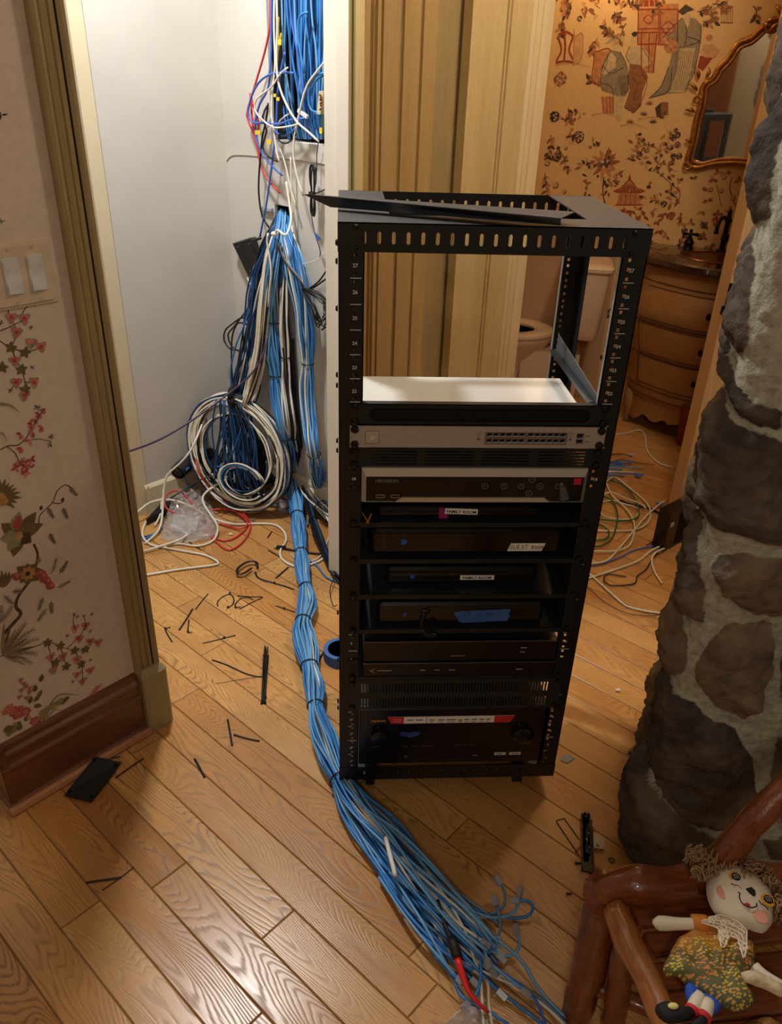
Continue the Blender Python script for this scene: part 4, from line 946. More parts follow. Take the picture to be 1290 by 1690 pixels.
t3, g3 = stb('small black receiver with neat printed label between two shelves', .096, .424, .035, .27, zs3+.0015, .042, .014, .165, lw=1.2)
slabel(t3, .257, zs3+.0145, .073, .0115, .0325, 'FAMILY ROOM', .0, .0094)
t4, g4 = stb('glossy black receiver with strip of blue painter tape on its face', .078, .445, .015, .29, zs4+.0015, .055, .016, .16)
BT_ = mat('blue_painter_tape', (58, 100, 168), .6, var=.1, scale=60)
mb = MB(); o = Vector((.247, .0125, zs4+.012)); mb.prism([o+Vector(p) for p in ((.012, 0, -.002), (.020, 0, -.006), (.118, 0, -.001), (.122, 0, .012), (.120, 0, .0155), (.122, 0, .030), (.012, 0, .025), (0, 0, .022), (.001, 0, .018))], (0, .0005, 0))
q = mb.build('tape_strip', BT_, t4); q['label'] = 'blue painter tape strip with handwriting'
strokes(q, [[(.030, .018), (.022, .021), (.016, .014), (.020, .007), (.029, .009), (.029, .014), (.024, .014)], [(.040, .016), (.044, .010), (.052, .017)], [(.052, .018), (.046, .004), (.040, .000)], [(.058, .008), (.066, .016)], [(.066, .016), (.066, .009)], [(.066, .009), (.077, .018)], [(.077, .018), (.077, .009), (.090, .020)], [(.090, .020), (.093, .013)]], (o.x+.006, o.y-.0005, o.z+.003), X, UP, .00045, mat('pen_ink', (20, 34, 70), .5))
mb = MB(); mb.tube(spline([(.176, .018, zs4+.041), (.182, .010, zs4+.030), (.178, .006, zs4+.015), (.180, .0, zs4-.002), (.190, -.012, zs4-.008), (.205, -.013, zs4-.004)], .005), .005, 8); mb.ball((.203, -.012, zs4-.006), .009, .007, .008, 10); mb.ball((.184, .014, zs4+.038), .012, .006, .007, 10)
tag(mb.build('adhesive_cable_clip', BLK2, smooth=True), 'black glossy twisted clip hanging down in front of the taped receiver', 'clip')
# amplifier
t = thing('amplifier', 'wide flat black amplifier with two pale horizontal edge lines', 'amplifier', (RX, .1, zs5))
z0 = zs5+.0015; z1 = .4805; xa, xb = .0535, .479
mb = MB(); mb.box(xa, xb, .012, .33, z0+.004, z1); mb.build('case', BLK3, t)
mb = MB(); mb.rbox(xa, xb, -.002, .012, z0+.041, z1, .002, axis='x'); f1 = mb.build('upper_face', mat('amp_face', (17, 14, 13), .3), t)
mb = MB(); mb.rbox(xa, xb, -.006, .012, z0+.004, z0+.040, .002, axis='x'); f2 = mb.build('lower_face', mat('amp_face', (17, 14, 13), .3), t)
EDGE = mat('anodised_edge', (128, 120, 112), .3, .7)
mb = MB(); mb.box(xa, xb, -.0032, -.0012, z1-.0012, z1+.0004); mb.build('edge_line', EDGE, f1); mb = MB(); mb.box(xa, xb, -.0072, -.0055, z0+.0395, z0+.0408); mb.build('edge_line', EDGE, f2)
BR = mat('bronze_print', (140, 106, 70), .5); LG = mat('pale_print', (168, 160, 150), .5)
mb = MB(); mb.prism([(xa+.012, -.0066, z0+.020), (xa+.022, -.0066, z0+.027), (xa+.022, -.0066, z0+.013)], (0, .0004, 0)); mb.tube([(xa+.024+.006*math.cos(a), -.0063, z0+.020+.006*math.sin(a)) for a in np.linspace(0, 6.28, 15)], .0005, 4); mb.build('triangle_logo', BR, f2)
dashes(f2, xa+.032, -.0062, z0+.0185, .030, .003, LG, 9); dashes(f1, xa+.190, -.0022, z0+.055, .034, .003, BR, 10)
for x, w_ in ((.125, .012), (.158, .011), (.190, .013), (.340, .015)): dashes(f2, xa+x, -.0062, z0+.0185, w_, .0028, LG, 5)
for z_, w_ in ((.076, .014), (.064, .011)): dashes(f1, xa+.345, -.0022, z0+z_, w_, .0028, LG, 5)
# double vent panel units 4-5
t = thing('vent_panel', 'wide black two-row vent panel with upright slots above the bottom receiver', 'vent panel', (RX, 0, uz(4)))
z0 = .2875; hs = []
for r in range(2):
    for k in range(62): x = XL+.028+k*.0069; hs.append((x, x+.0036, z0+.0065+r*.043, z0+.0335+r*.043))
mb = MB(); mb.plate((0, -.004, 0), X, UP, XL, XR, z0, z0+.086, hs, (0, .002, 0)); mb.box(XL+.02, XR-.02, -.002, .010, z0+.084, z0+.086); mb.box(XL+.02, XR-.02, -.002, .010, z0, z0+.002); mb.build('face_plate', mat('vent_panel_black', (34, 34, 35), .5), t)
for x in (XL+.009, XR-.009): screw(t, x, z0+.008); screw(t, x, z0+.078)
# AV receiver at the bottom
t = thing('av_receiver', 'big black audio receiver with two round knobs and colourful feature sticker', 'receiver', (RX, .1, Z0+.04))
z0 = .1085; z1 = .2835; xa, xb = .046, .490
mb = MB(); mb.box(xa+.006, xb-.006, .018, .34, z0, z1); mb.build('case', BLK3, t)
mb = MB(); mb.rbox(xa, xb, .0, .018, z0, z1, .004, axis='x'); f = mb.build('front_panel', mat('receiver_face', (16, 14, 15), .22), t)
def knob(cx, cz, r, d=.016):
    mb = MB(); mb.lathe([(r*1.12, 0), (r*1.12, .002), (r, .0025), (r*.96, d*.85), (r*.86, d), (r*.2, d+.001)], (cx, 0, cz), 32, X=X, Y=UP, Z=-Y); mb.build('knob', BLK2, t, smooth=True)
knob(xa+.046, z0+.098, .0205); knob(xb-.060, z0+.093, .0270)
text_mesh('DENON', .0095, (xa+.026, -.0007, z0+.137), X, UP, mat('gold_print', (176, 132, 62), .4, .3), f, 'logo_text', bold=.0005)
RED = mat('sticker_red', (205, 40, 56), .5); SI = mat('sticker_ink', (92, 90, 96), .5)
mb = MB(); s0, s1, sz = xa+.065, xa+.364, z0+.131; H_ = .0205
mb.prism([(s0+.008, -.0009, sz), (s1-.012, -.0009, sz), (s1-.002, -.0009, sz+H_), (s0, -.0009, sz+H_)], (0, .0008, 0)); st = mb.build('feature_sticker', PAPER, f); st['label'] = 'white and red feature sticker'
mb = MB(); mb.prism([(s0+.008, -.0012, sz), (s0+.038, -.0012, sz), (s0+.038, -.0012, sz+H_), (s0, -.0012, sz+H_)], (0, .0003, 0)); mb.prism([(s1-.050, -.0012, sz), (s1-.012, -.0012, sz), (s1-.002, -.0012, sz+H_), (s1-.050, -.0012, sz+H_)], (0, .0003, 0)); mb.build('red_end', RED, st)
mb = MB(); mb.box(s0+.090, s0+.0912, -.0013, -.001, sz, sz+H_); mb.box(s0+.045, s0+.060, -.0013, -.001, sz+.009, sz+.012); mb.box(s0+.066, s0+.082, -.0013, -.001, sz+.009, sz+.012)
for i, (x, w_) in enumerate(((.097, .012), (.118, .014), (.137, .022), (.165, .008), (.178, .012), (.195, .014), (.214, .012), (.230, .010))):
    mb.box(s0+x, s0+x+w_, -.0013, -.001, sz+.0085, sz+.0115); mb.box(s0+x+.001, s0+x+w_-.002, -.0013, -.001, sz+.003, sz+.0045)
mb.build('sticker_print', SI, st)
dashes(st, s0+.012, -.0013, sz+.012, .022, .0025, mat('sticker_pink', (236, 150, 150), .5), 7); dashes(st, s0+.013, -.0013, sz+.006, .019, .0022, mat('sticker_pink', (236, 150, 150), .5), 6)
mb = MB(); mb.box(s0+.165, s0+.174, -.0016, -.0013, sz+.003, sz+.0105); mb.build('sticker_patch', mat('sticker_orange', (214, 150, 60), .5), st)
mb = MB()
for x, w_ in ((.028, .018), (.100, .014), (.120, .018), (.146, .010), (.160, .016), (.228, .010), (.245, .012), (.262, .010)): mb.box(xa+x, xa+x+w_, -.0006, .0, z0+.0575, z0+.0587)
mb.build('button_row', mat('dim_print', (84, 76, 70), .5), f)
mb = MB(); mb.tube([(xa+.112+.0035*math.cos(a), -.0006, z0+.024+.0035*math.sin(a)) for a in np.linspace(0, 6.28, 15)], .0008, 5); mb.build('headphone_jack', mat('brass_ring', (170, 150, 100), .3, .8), f)
for x, tx in ((.325, .014), (.361, .018)):
    mb = MB(); mb.rbox(xa+x, xa+x+.028, -.0009, -.0001, z0+.024, z0+.0325, .001, axis='y'); b_ = mb.build('badge', mat('badge_white', (206, 198, 186), .5), f); dashes(b_, xa+x+.005, -.0009, z0+.0268, tx, .003, mat('badge_ink', (110, 104, 98), .5), 5)
dashes(f, xa+.272, -.0001, z0+.023, .012, .002, LG, 3)
mb = MB(); o = Vector((xa+.094, -.001, z0+.090)); mb.prism([o+Vector(p) for p in ((0, 0, .004), (.014, 0, .002), (.024, 0, -.004), (.044, 0, .003), (.050, 0, .014), (.036, 0, .016), (.024, 0, .012), (.004, 0, .016))], (0, -.0006, 0)); mb.build('tape_scrap', mat('deep_blue_tape', (44, 64, 150), .6), t)['label'] = 'torn piece of dark blue tape'
# loose pieces resting in the rack
mb = MB(); a = Vector((.043, -.006, zs1+.030)); mb.tube([(.0445, -.002, zs1+.026), (.056, -.004, zs1+.006)], .0007, 5); mb.cyl((.0575, -.004, zs1+.004), (.064, -.005, zs1+.024), .0028, .0020, 8); mb.cyl((.056, -.004, zs1+.002), (.0575, -.004, zs1+.006), .0042, .0042, 8)
tag(mb.build('brass_screw', mat('brass', (190, 150, 60), .3, .9), smooth=True), 'small brass screw with wire resting at the left end of the top shelf', 'screw')
mb = MB(); mb.obox((.082, .04, zs1+.0262), (.006, .002, 0), (-.002, .006, 0), (0, 0, .003)); tag(mb.build('cage_nut', ZINC), 'tiny square cage nut near the left end of the topmost receiver', 'nut')
# side rail and bracket seen through the upper opening
t = thing('rail_bracket', 'grey steel depth bracket on the right inside of the rack above the switch', 'bracket', (W_-.03, .2, uz(21)))
mb = MB(); mb.prism([(W_-.043, .012, uz(21)+.044), (W_-.043, .33, uz(21)+.044), (W_-.043, .33, uz(21)+.078), (W_-.043, .012, uz(21)+.056)], (.0018, 0, 0)); mb.build('plate', mat('bracket_grey', (88, 92, 96), .5, .3), t)
mb = MB(); mb.box(W_-.056, W_-.041, .012, .33, uz(21)+.036, uz(21)+.044); mb.build('flange', SLATE, t)
# loose rail lying across the top of the rack
t = thing('loose_rack_rail', 'long dark blue-grey steel rail lying loose across the top of the rack', 'rail', tuple(G(760, 345, Z1)))
f0, f1 = G(503, 322, 1.366), G(925, 362, 1.362); g0, g1 = G(545, 342, 1.3475), G(925, 372, 1.3475); h0_, h1_ = G(600, 324, 1.366), G(948, 351, 1.362)
nrm = (f1-f0).cross(g1-f1).normalized()
mb = MB(); mb.prism([f0, f0.lerp(f1, .06), f1, g1, g0], nrm*.0018); mb.build('front_web', mat('loose_rail_steel', (58, 68, 80), .45, .1), t)
mb = MB(); mb.prism([f0, f1, h1_, f0.lerp(h1_, .55)], UP*.0016); mb.build('top_flange', mat('loose_rail_top', (40, 38, 38), .65, .0), t)
# ------------------------------------------------------------------ cables
def cmat(name, c, rough=.42): return mat(name, c, rough, var=.05, scale=20, spec=.5)
CC = {'b': cmat('cable_blue', (52, 126, 200)), 'l': cmat('cable_light_blue', (104, 164, 214)), 'd': cmat('cable_navy', (24, 66, 112)), 'w': cmat('cable_white', (226, 222, 208)), 'k': cmat('cable_black', (22, 22, 26)),
      'c': cmat('cable_cream', (214, 206, 178)), 'g': cmat('cable_green', (44, 92, 58)), 'r': cmat('cable_red', (206, 56, 54)), 'v': cmat('cable_royal_blue', (62, 104, 196)), 'y': cmat('cable_yellow', (222, 190, 40)), 's': cmat('cable_slate', (84, 120, 150)), 'a': cmat('cable_grey', (126, 124, 122)), 'p': cmat('cable_purple', (66, 46, 84))}
CN = {'b': 'blue', 'l': 'light blue', 'd': 'navy', 'w': 'white', 'k': 'black', 'c': 'cream', 'g': 'green', 'r': 'red', 'v': 'royal blue', 'y': 'yellow', 's': 'slate blue', 'a': 'grey', 'p': 'purple'}
TIE = mat('black_nylon_tie', (12, 12, 13), .4)
def frames(P):
    k = len(P); T = [(P[min(i+1, k-1)]-P[max(i-1, 0)]).normalized() for i in range(k)]
    n = T[0].orthogonal().normalized(); out = []
    for i in range(k):
        n = (n-T[i]*n.dot(T[i])); n = n.normalized() if n.length > 1e-6 else T[i].orthogonal().normalized(); out.append((T[i], n, T[i].cross(n)))
    return out
def bundle(name, label, pts, rads, n, cols, seed=1, r=.003, ties=(), floor=True, group=None, step=.022, wander=1.0, squash=None, cat='cables', inner=True, outw=None, ends=None):
    """a tied bundle: every cable is a part, every tie is a part"""
    rr = random.Random(seed); P = spline(pts, step); K = len(P); F = frames(P)
    ctrl = [rads[min(len(rads)-1, i)] for i in range(len(pts))] if isinstance(rads, (list, tuple)) else [rads]*len(pts)
    # radius by nearest control parameter
    cum = [0]
    for i in range(1, K): cum.append(cum[-1]+(P[i]-P[i-1]).length)
    cp = [0]; 
    for i in range(1, len(pts)): cp.append(cp[-1]+(Vector(pts[i])-Vector(pts[i-1])).length)
    sc = cum[-1]/cp[-1]; R = np.interp(cum, [c*sc for c in cp], ctrl)
    tie_i = [min(K-1, int(t*(K-1))) for t in ties]
    R2_ = []
    for i in range(K):
        f = 1
        for ti in tie_i: f = min(f, .70+.30*min(1, abs(cum[i]-cum[ti])/.07))
        R2_.append(R[i]*f)
    root = thing(name, label, cat, tuple(P[K//2]), group)
    for j in range(n):
        rho = math.sqrt((j+.5)/n)*(.98) if inner else rr.uniform(.75, 1)
        th = j*2.39996+rr.uniform(-.3, .3); s1, s2 = rr.uniform(0, 100), rr.uniform(0, 100); pts_ = []
        for i in range(K):
            u = cum[i]
            dth = noise.noise(Vector((u*2.2, s1, 0)))*1.5*wander; dr = 1+noise.noise(Vector((u*5, s2, 4)))*.45*wander
            q = min(1.15, rho*dr)*R2_[i]; T_, n_, b_ = F[i]
            v = P[i]+n_*(q*math.cos(th+dth))+b_*(q*math.sin(th+dth))
            if floor and v.z < r*1.2: v.z = r*1.2+abs(v.z-r*1.2)*.15
            pts_.append(v)
        mb = MB(); mb.tube(pts_, r, 6)
        c = rr.choice(cols); o = mb.build('cable', CC[c], root, smooth='all', fix=False); o['label'] = CN[c]+' cable'
    for ti in tie_i:
        T_, n_, b_ = F[ti]; rad = R2_[ti]*.98+r; mb = MB()
        ring = [P[ti]+n_*(rad*math.cos(a))+b_*(rad*math.sin(a)) for a in np.linspace(0, 6.2832, 21)]
        ring = [Vector((v.x, v.y, max(v.z, .002))) for v in ring]
        mb.tube(ring, .0022, 5); h = ring[3]; mb.ball(h, .0042, n=8, m=5); mb.tube([h, h+n_*.012+T_*.004], .0012, 4); mb.build('zip_tie', TIE, root, smooth='all', fix=False)
    return root
# main bundle from the wall hole down, across the floor, past the rack and towards the camera
mainp = [CW(466, 352, -.02), CW(466, 372, .02), CW(462, 400, .045), CW(456, 440, .06), CW(452, 480, .06), CW(451, 530, .06), CW(455, 590, .06), CW(460, 650, .07), CW(470, 715, .09), G(481, 785, .10), G(490, 850, .06), G(496, 905, .038), G(502, 955, .034), G(507, 995, .034), G(498, 1040, .034), G(508, 1090, .034), G(518, 1135, .034), G(522, 1175, .034), G(538, 1222, .034), G(556, 1275, .034), G(590, 1335, .034), G(640, 1400, .03), G(690, 1465, .03), G(745, 1530, .022), G(800, 1585, .012)]
rad = [.018, .026, .034, .040, .038, .040, .038, .030, .028, .030, .030, .028, .026, .028, .034, .034, .030, .028, .040, .034, .040, .052, .058, .058, .050]
bundle('cable_bundle', 'thick tied bundle of blue and white cables running from wall hole past the rack', mainp, rad, 44, 'bbbbbbllllwwb', 3, .0032, ties=(.128, .195, .27, .34, .435, .51, .582, .638, .705, .757, .838), wander=1.0)
# second bundle to the right, going behind the rack
sp = [CW(472, 358, -.02), CW(474, 385, .03), CW(484, 420, .05), CW(492, 460, .06), CW(500, 500, .06), CW(505, 550, .06), CW(508, 600, .06), CW(507, 650, .07), CW(512, 700, .09), CW(518, 750, .12), G(530, 810, .08), G(550, 855, .05), G(585, 900, .04), G(640, 930, .04)]
bundle('cable_bundle', 'tied bundle of blue cables hanging right of the main one and ending behind the rack', sp, [.015, .022, .030, .034, .034, .034, .026, .024, .026, .030, .03, .03, .03, .03], 32, 'bbbblllbwlw', 5, .0032, ties=(.30, .48, .66), wander=.9)
# middle bundle white, royal blue, black
md = [CW(469, 362, -.02), CW(470, 400, .02), CW(470, 440, .03), CW(468, 485, .05), CW(468, 530, .06), CW(471, 580, .06), CW(473, 640, .07), CW(480, 700, .09), G(490, 770, .12), G(510, 815, .07), G(545, 850, .045), G(590, 885, .035), G(650, 900, .035)]
bundle('cable_bundle', 'narrow bundle of white, royal blue and black cables between the two blue bundles', md, [.008, .010, .012, .016, .018, .020, .020, .024, .026, .030, .036, .03, .03], 17, 'wwwvwkwvkc', 8, .0033, ties=(.28, .49, .58, .67, .78), wander=1)
bundle('cable_bundle', 'bundle of black power cords dropping behind the blue bundles to the rack', [CW(480, 560, .02), CW(484, 640, .03), CW(488, 700, .04), G(500, 790, .10), G(520, 870, .03), G(545, 930, .02), G(570, 960, .02), G(620, 985, .02)], [.008, .012, .014, .016, .016, .016, .016, .016], 8, 'kkkkkd', 21, .0045, ties=(.6,), wander=1.2)
# left group: navy, white and black falling to the coil
lf = [CW(463, 356, -.02), CW(458, 380, .03), CW(446, 412, .05), CW(436, 450, .06), CW(428, 500, .07), CW(420, 545, .08), CW(410, 600, .09), CW(402, 640, .10), CW(398, 675, .12), CW(396, 720, .16), G(390, 790, .12)]
bundle('cable_bundle', 'loose fan of navy and blue cables falling down the left side into the coil', lf, [.014, .024, .034, .042, .044, .046, .054, .056, .050, .07, .09], 42, 'dddbddbdkbw', 9, .0032, wander=1.2)
bundle('cable_bundle', 'white and black cables falling beside the navy fan and strapped over the coil', [CW(462, 358, -.02), CW(452, 392, .05), CW(442, 440, .08), CW(436, 500, .10), CW(432, 545, .11), CW(424, 600, .12), CW(414, 640, .13), CW(404, 668, .15), G(386, 720, .20), G(366, 770, .12), G(352, 790, .10)], [.008, .012, .018, .022, .022, .026, .022, .014, .020, .026, .02], 18, 'wwckwckk', 12, .0034, ties=(.72,), wander=1.1)
# the coil: many full turns hanging in a ring against the wall corner
coil = thing('cable_coil', 'big round coil of white, black and navy cables leaning in the closet corner', 'cable coil', tuple(G(392, 830, 0)))
rr = random.Random(31); Cc = CW(392, 745, 0); Cc = G(393, 748, .24); ex = (CR*.9+CR.cross(UP)*0).normalized(); ex = Vector((.93, -.30, 0)).normalized(); ez = (UP+Vector((-.25, .60, 0))*.45).normalized(); en = ex.cross(ez)
for j in range(40):
    c = rr.choice('wwwkkkkkcdwkkd'); R0 = rr.uniform(.170, .212) if j < 34 else rr.uniform(.12, .17); dz = rr.uniform(-.03, .03); s = rr.uniform(0, 99); P = []
    for a in np.linspace(0, 6.2832*1.02, 56):
        q = R0*(1+.06*noise.noise(Vector((math.cos(a)*1.5, math.sin(a)*1.5, s)))); y = dz*(.4+.6*(1-math.sin(a))*.5*1.4)+.012*noise.noise(Vector((math.cos(a)*2, math.sin(a)*2, s+50)))
        v = Cc+ex*(q*.98*math.cos(a))+ez*(q*1.10*math.sin(a))+en*y; v.z = max(v.z, .006+rr.random()*.001); P.append(v)
    mb = MB(); mb.tube(P, .0034, 6); o = mb.build('cable_turn', CC[c], coil, smooth='all', fix=False); o['label'] = CN[c]+' cable turn'
for j in range(22):     # navy strands hanging inside the ring
    x0 = rr.uniform(-.09, .10); x1 = x0+rr.uniform(-.05, .05); P = [Cc+ex*(x0*.5)+ez*.21+en*.03, Cc+ex*(x0)+ez*.08+en*rr.uniform(.0, .05), Cc+ex*(x1)-ez*.08+en*rr.uniform(0, .05), Cc+ex*(x1*1.3)-ez*rr.uniform(.16, .19)]
    P = [Vector((v.x, v.y, max(v.z, .008))) for v in spline(P, .03)]; mb = MB(); mb.tube(P, .0033, 6); mb.build('cable_strand', CC[rr.choice('dddddddddk')], coil, smooth='all', fix=False)
for (R0, cz, s) in ((.09, -.10, 1), (.085, -.105, 2), (.08, -.09, 3), (.10, -.11, 4), (.07, -.10, 5), (.095, -.12, 6)):
    P = [Cc+ex*(.02+R0*math.cos(a))+ez*(cz+R0*.8*math.sin(a))+en*(.055-.008*s*.3) for a in np.linspace(.3, 5.6, 30)]; P = [Vector((v.x, v.y, max(v.z, .008))) for v in P]
    mb = MB(); mb.tube(P, .0033, 6); mb.build('cable_turn', CC['wbkcws'[s-1]], coil, smooth='all', fix=False)
mb = MB(); tc = Cc+ez*.222+ex*.02; ring = [tc+ex.cross(ez)*0+ (en*.040*math.cos(a))+(ez*.032*math.sin(a)) for a in np.linspace(0, 6.28, 15)]; mb.tube(ring, .012, 6, flat=1.6); mb.build('hook_and_loop_strap', mat('black_strap', (16, 16, 18), .8), coil, smooth='all')
# single cables ------------------------------------------------------------
def cable(label, pts, col, r=.003, step=.02, name='cable', cat='cable', group=None, floor=True, m=None):
    P = spline(pts, step); 
    if floor: P = [Vector((v.x, v.y, max(v.z, r*1.05))) for v in P]
    mb = MB(); mb.tube(P, r, 8); o = mb.build(name, m or CC[col], smooth='all', fix=False); return tag(o, label, cat, group)
def C3(x, y, z=.006): return G(200+x/3.071, 640+y/3.071, z)
cable('white cable sweeping in a flat hairpin on the floor left of the zip ties', [C3(60, 960), C3(120, 950), C3(300, 920), C3(460, 900), C3(492, 885), C3(430, 850), C3(330, 830), C3(230, 812), C3(150, 795), C3(110, 755), C3(115, 700), C3(160, 640), C3(230, 600, .02), C3(310, 620, .02), C3(355, 690, .02), C3(330, 750, .02), C3(240, 790, .015), C3(100, 832, .01)], 'w', .0042)
cable('white cable winding from the casing through the bag to the tied bundle', [C3(70, 640, .05), C3(150, 580, .07), C3(250, 568, .08), C3(350, 600, .06), C3(450, 655, .03), C3(560, 690, .01), C3(700, 688), C3(780, 695), C3(825, 730), C3(835, 775), C3(808, 820), C3(812, 865), C3(870, 903), C3(930, 902), C3(1000, 880), C3(1050, 840), C3(1065, 790)], 'w', .0042)
cable('white cable looping from behind the coil down over the clear bag', [G(452, 690, .18), C3(735, 215, .20), C3(640, 310, .17), C3(560, 430, .13), C3(440, 520, .10), C3(412, 570, .09), C3(450, 640, .06), C3(488, 700, .03), C3(470, 770, .01), C3(390, 802), C3(290, 790), C3(230, 800)], 'w', .0042)
cable('white cable hanging from the coil down the corner by the closet baseboard', [G(346, 660, .34), C3(400, 210, .33), C3(350, 320, .27), C3(290, 390, .22), C3(235, 440, .18), C3(215, 520, .12), C3(208, 640, .05), C3(190, 720, .02), C3(120, 790, .006)], 'w', .0042)
cable('thin white cable standing upright beside the baseboard corner', [C3(205, 500, .09), C3(205, 560, .05), C3(198, 640, .02), C3(170, 700, .006)], 'w', .004)
cable('white cable arching from the coil to the foot of the wall', [C3(440, 520, .10), C3(560, 460, .12), C3(660, 520, .06), C3(780, 565, .02), C3(830, 575, .01)], 'w', .0035)
cable('white cable strand crossing under the middle bundle towards the rack', [G(535, 700, .12), C3(1000, 340, .11), C3(1040, 420, .10), C3(1105, 480, .08), C3(1160, 500, .06)], 'w', .0032)
cable('red patch cable curling from the coil into open loops on the floor', [C3(375, 360, .22), C3(398, 440, .17), C3(450, 505, .10), C3(540, 580, .05), C3(620, 640, .02), C3(655, 700, .01), C3(620, 775), C3(545, 822), C3(470, 770), C3(400, 690, .012), C3(385, 640, .018), C3(440, 622, .02), C3(540, 615, .02), C3(610, 645, .02), C3(640, 690, .015), C3(600, 715, .01), C3(500, 690)], 'r', .0034)
cable('second red patch cable arching beside the clear bag', [C3(430, 640, .03), C3(320, 640, .05), C3(240, 622, .06), C3(218, 575, .08), C3(240, 535, .10), C3(290, 520, .11), C3(325, 550, .09), C3(380, 615, .05), C3(440, 680, .02), C3(480, 765), C3(560, 768), C3(640, 700), C3(600, 640, .01)], 'r', .0034)
cable('red cable caught among the white ones high on the coil', [G(437, 575, .62), G(425, 610, .52), G(408, 640, .45), G(385, 662, .38), G(372, 690, .33)], 'r', .0034)
cable('long dark purple cable sagging through the air to the left door casing', [G(440, 558, .74), G(432, 590, .68), G(410, 622, .62), G(370, 655, .56), G(310, 698, .50), G(260, 727, .46), G(212, 745, .43), G(170, 756, .42)], 'p', .0036, floor=False)
cable('black cable stretched over the coil and clear bag', [C3(250, 560, .10), C3(330, 510, .12), C3(430, 455, .15), C3(540, 440, .15), C3(660, 445, .13), C3(770, 490, .08), C3(830, 520, .03)], 'k', .003)
cable('black cable crossing the floor from under the tie scraps to the main bundle', [C3(590, 590), C3(680, 595), C3(760, 600), C3(850, 612), C3(960, 640)], 'k', .003)
for i, pts in enumerate((((500, 650), (560, 620), (640, 600), (690, 640), (660, 680), (590, 660)), ((480, 640), (540, 670), (620, 680), (690, 660), (760, 650)), ((560, 560), (545, 610), (580, 650), (570, 690)))):
    cable(('thin dark wire curling in a wide ring on the closet floor', 'thin dark wire lying straight beside the coil foot', 'thin dark wire hanging down from the coil foot')[i], [C3(x, y, .003) for x, y in pts], 'a', .0012)
cable('blue cable hanging beside the black sleeve', [C3(520, 400, .2), C3(380, 400, .14), C3(335, 410, .16), C3(322, 450, .12), C3(345, 500, .06), C3(375, 490, .06), C3(390, 460, .08)], 'b', .0034)
cable('blue cable leaving the closet bundles in a thin arc to the left of the rack', [C3(945, 570, .05), C3(955, 640, .03), C3(940, 700, .01)], 'b', .003)
cable('blue cable on the floor curving behind the rack post', [C3(930, 860), C3(990, 900), C3(1040, 960), C3(1105, 985), C3(1200, 990)], 'b', .003)
cable('blue cable leaving the right bundle high and crossing the white jamb', [G(516, 720, .12), C3(1000, 290, .14), C3(1060, 375, .10), C3(1120, 420, .07)], 'v', .0028)
cable('white cable with crystal plug along the closet floor', [C3(1080, 720), C3(1050, 760), C3(1020, 840), C3(960, 880), C3(890, 870), C3(860, 840)], 'w', .0022)
cable('thin black wire hanging in a kink beside the rack post', [G(556, 925, .02), G(552, 950, .02), G(544, 975, .02), G(550, 1000, .012), G(556, 998, .012)], 'k', .0016)
# display cable with a grey plug
t = thing('video_cable', 'black video cable with green-tipped plug on the closet floor', 'cable', tuple(C3(800, 815, 0)))
mb = MB(); mb.tube(spline([C3(830, 815), C3(900, 828), C3(980, 838), C3(1068, 842)], .02), .0034, 8); mb.build('cord', CC['k'], t, smooth='all')
mb = MB(); a, b = C3(784, 812, .008), C3(832, 816, .008); dv = (b-a).normalized(); mb.obox(a-UP*.004, dv*.035, UP.cross(dv)*.014, UP*.008); mb.build('plug', CC['k'], t)
mb = MB(); mb.obox(a-dv*.008-UP*.003, dv*.008, UP.cross(dv)*.012, UP*.006); mb.build('plug_tip', mat('lime_tip', (150, 190, 90), .4), t)['label'] = 'lime green plug tip'
# ------------------------------------------------------------------ cables of the upper opening
def Z1(x, y, off=.02): return CW(340+x/4.3, y/4.3, off)
up = thing('cable_bundle', 'dense curtain of blue cables filling the rough-cut wall opening beside the white jamb', 'cables', tuple(Z1(700, 400)))
rr = random.Random(17)
for j in range(56):
    xt = rr.uniform(505, 860); c = rr.choice('bbbbbblllblv') if xt > 560 else rr.choice('kkbblwk'); xb = 560+(xt-505)*.75+rr.uniform(-40, 70); xm = xt+(xb-xt)*.35+rr.uniform(-25, 25); o1 = -rr.uniform(.0, .07)
    top = Z1(xt, 0, o1); P = [top+UP*.55, top+UP*.2, Z1(xt, 60, o1), Z1(xm, 400, o1), Z1(xb, 760, o1), Z1(min(xb+rr.uniform(0, 70), 860), 985, -.05)]
    mb = MB(); mb.tube(spline(P, .03), .0033, 6); o = mb.build('cable', CC[c], up, smooth='all', fix=False); o['label'] = CN[c]+' cable'
for j in range(14):
    xt = rr.uniform(470, 640); P = [Z1(xt, -100, -.08), Z1(xt, 300, -.08), Z1(xt+rr.uniform(-20, 50), 700, -.08), Z1(xt+rr.uniform(-20, 60), 985, -.08)]
    mb = MB(); mb.tube(spline(P, .03), .005, 6); o = mb.build('cable', CC['k'], up, smooth='all', fix=False); o['label'] = 'black cable'
def zc(label, pts, col, r=.003, off=.03, **k): return cable(label, [Z1(x, y, off+(.0 if len(p_) < 3 else p_[2])) for p_ in pts for x, y in (p_[:2],)], col, r, floor=False, **k)
zc('red cable hanging in front of the opening edge and ending below it', [(458, -60), (455, 60), (450, 200), (415, 370), (360, 560), (318, 700), (288, 820), (330, 930), (365, 1060), (390, 1180), (450, 1290), (522, 1368)], 'r', .0034)
zc('red cable folded double beside the opening', [(312, 660), (320, 760), (330, 870), (350, 960), (372, 900), (365, 840), (330, 740), (318, 665)], 'r', .0034, .035)
zc('light blue cable looping out left of the opening', [(620, 520), (560, 515), (450, 530), (370, 590), (320, 690), (298, 800), (330, 868), (420, 872), (520, 880), (600, 850), (700, 840)], 'v', .0034, .05)
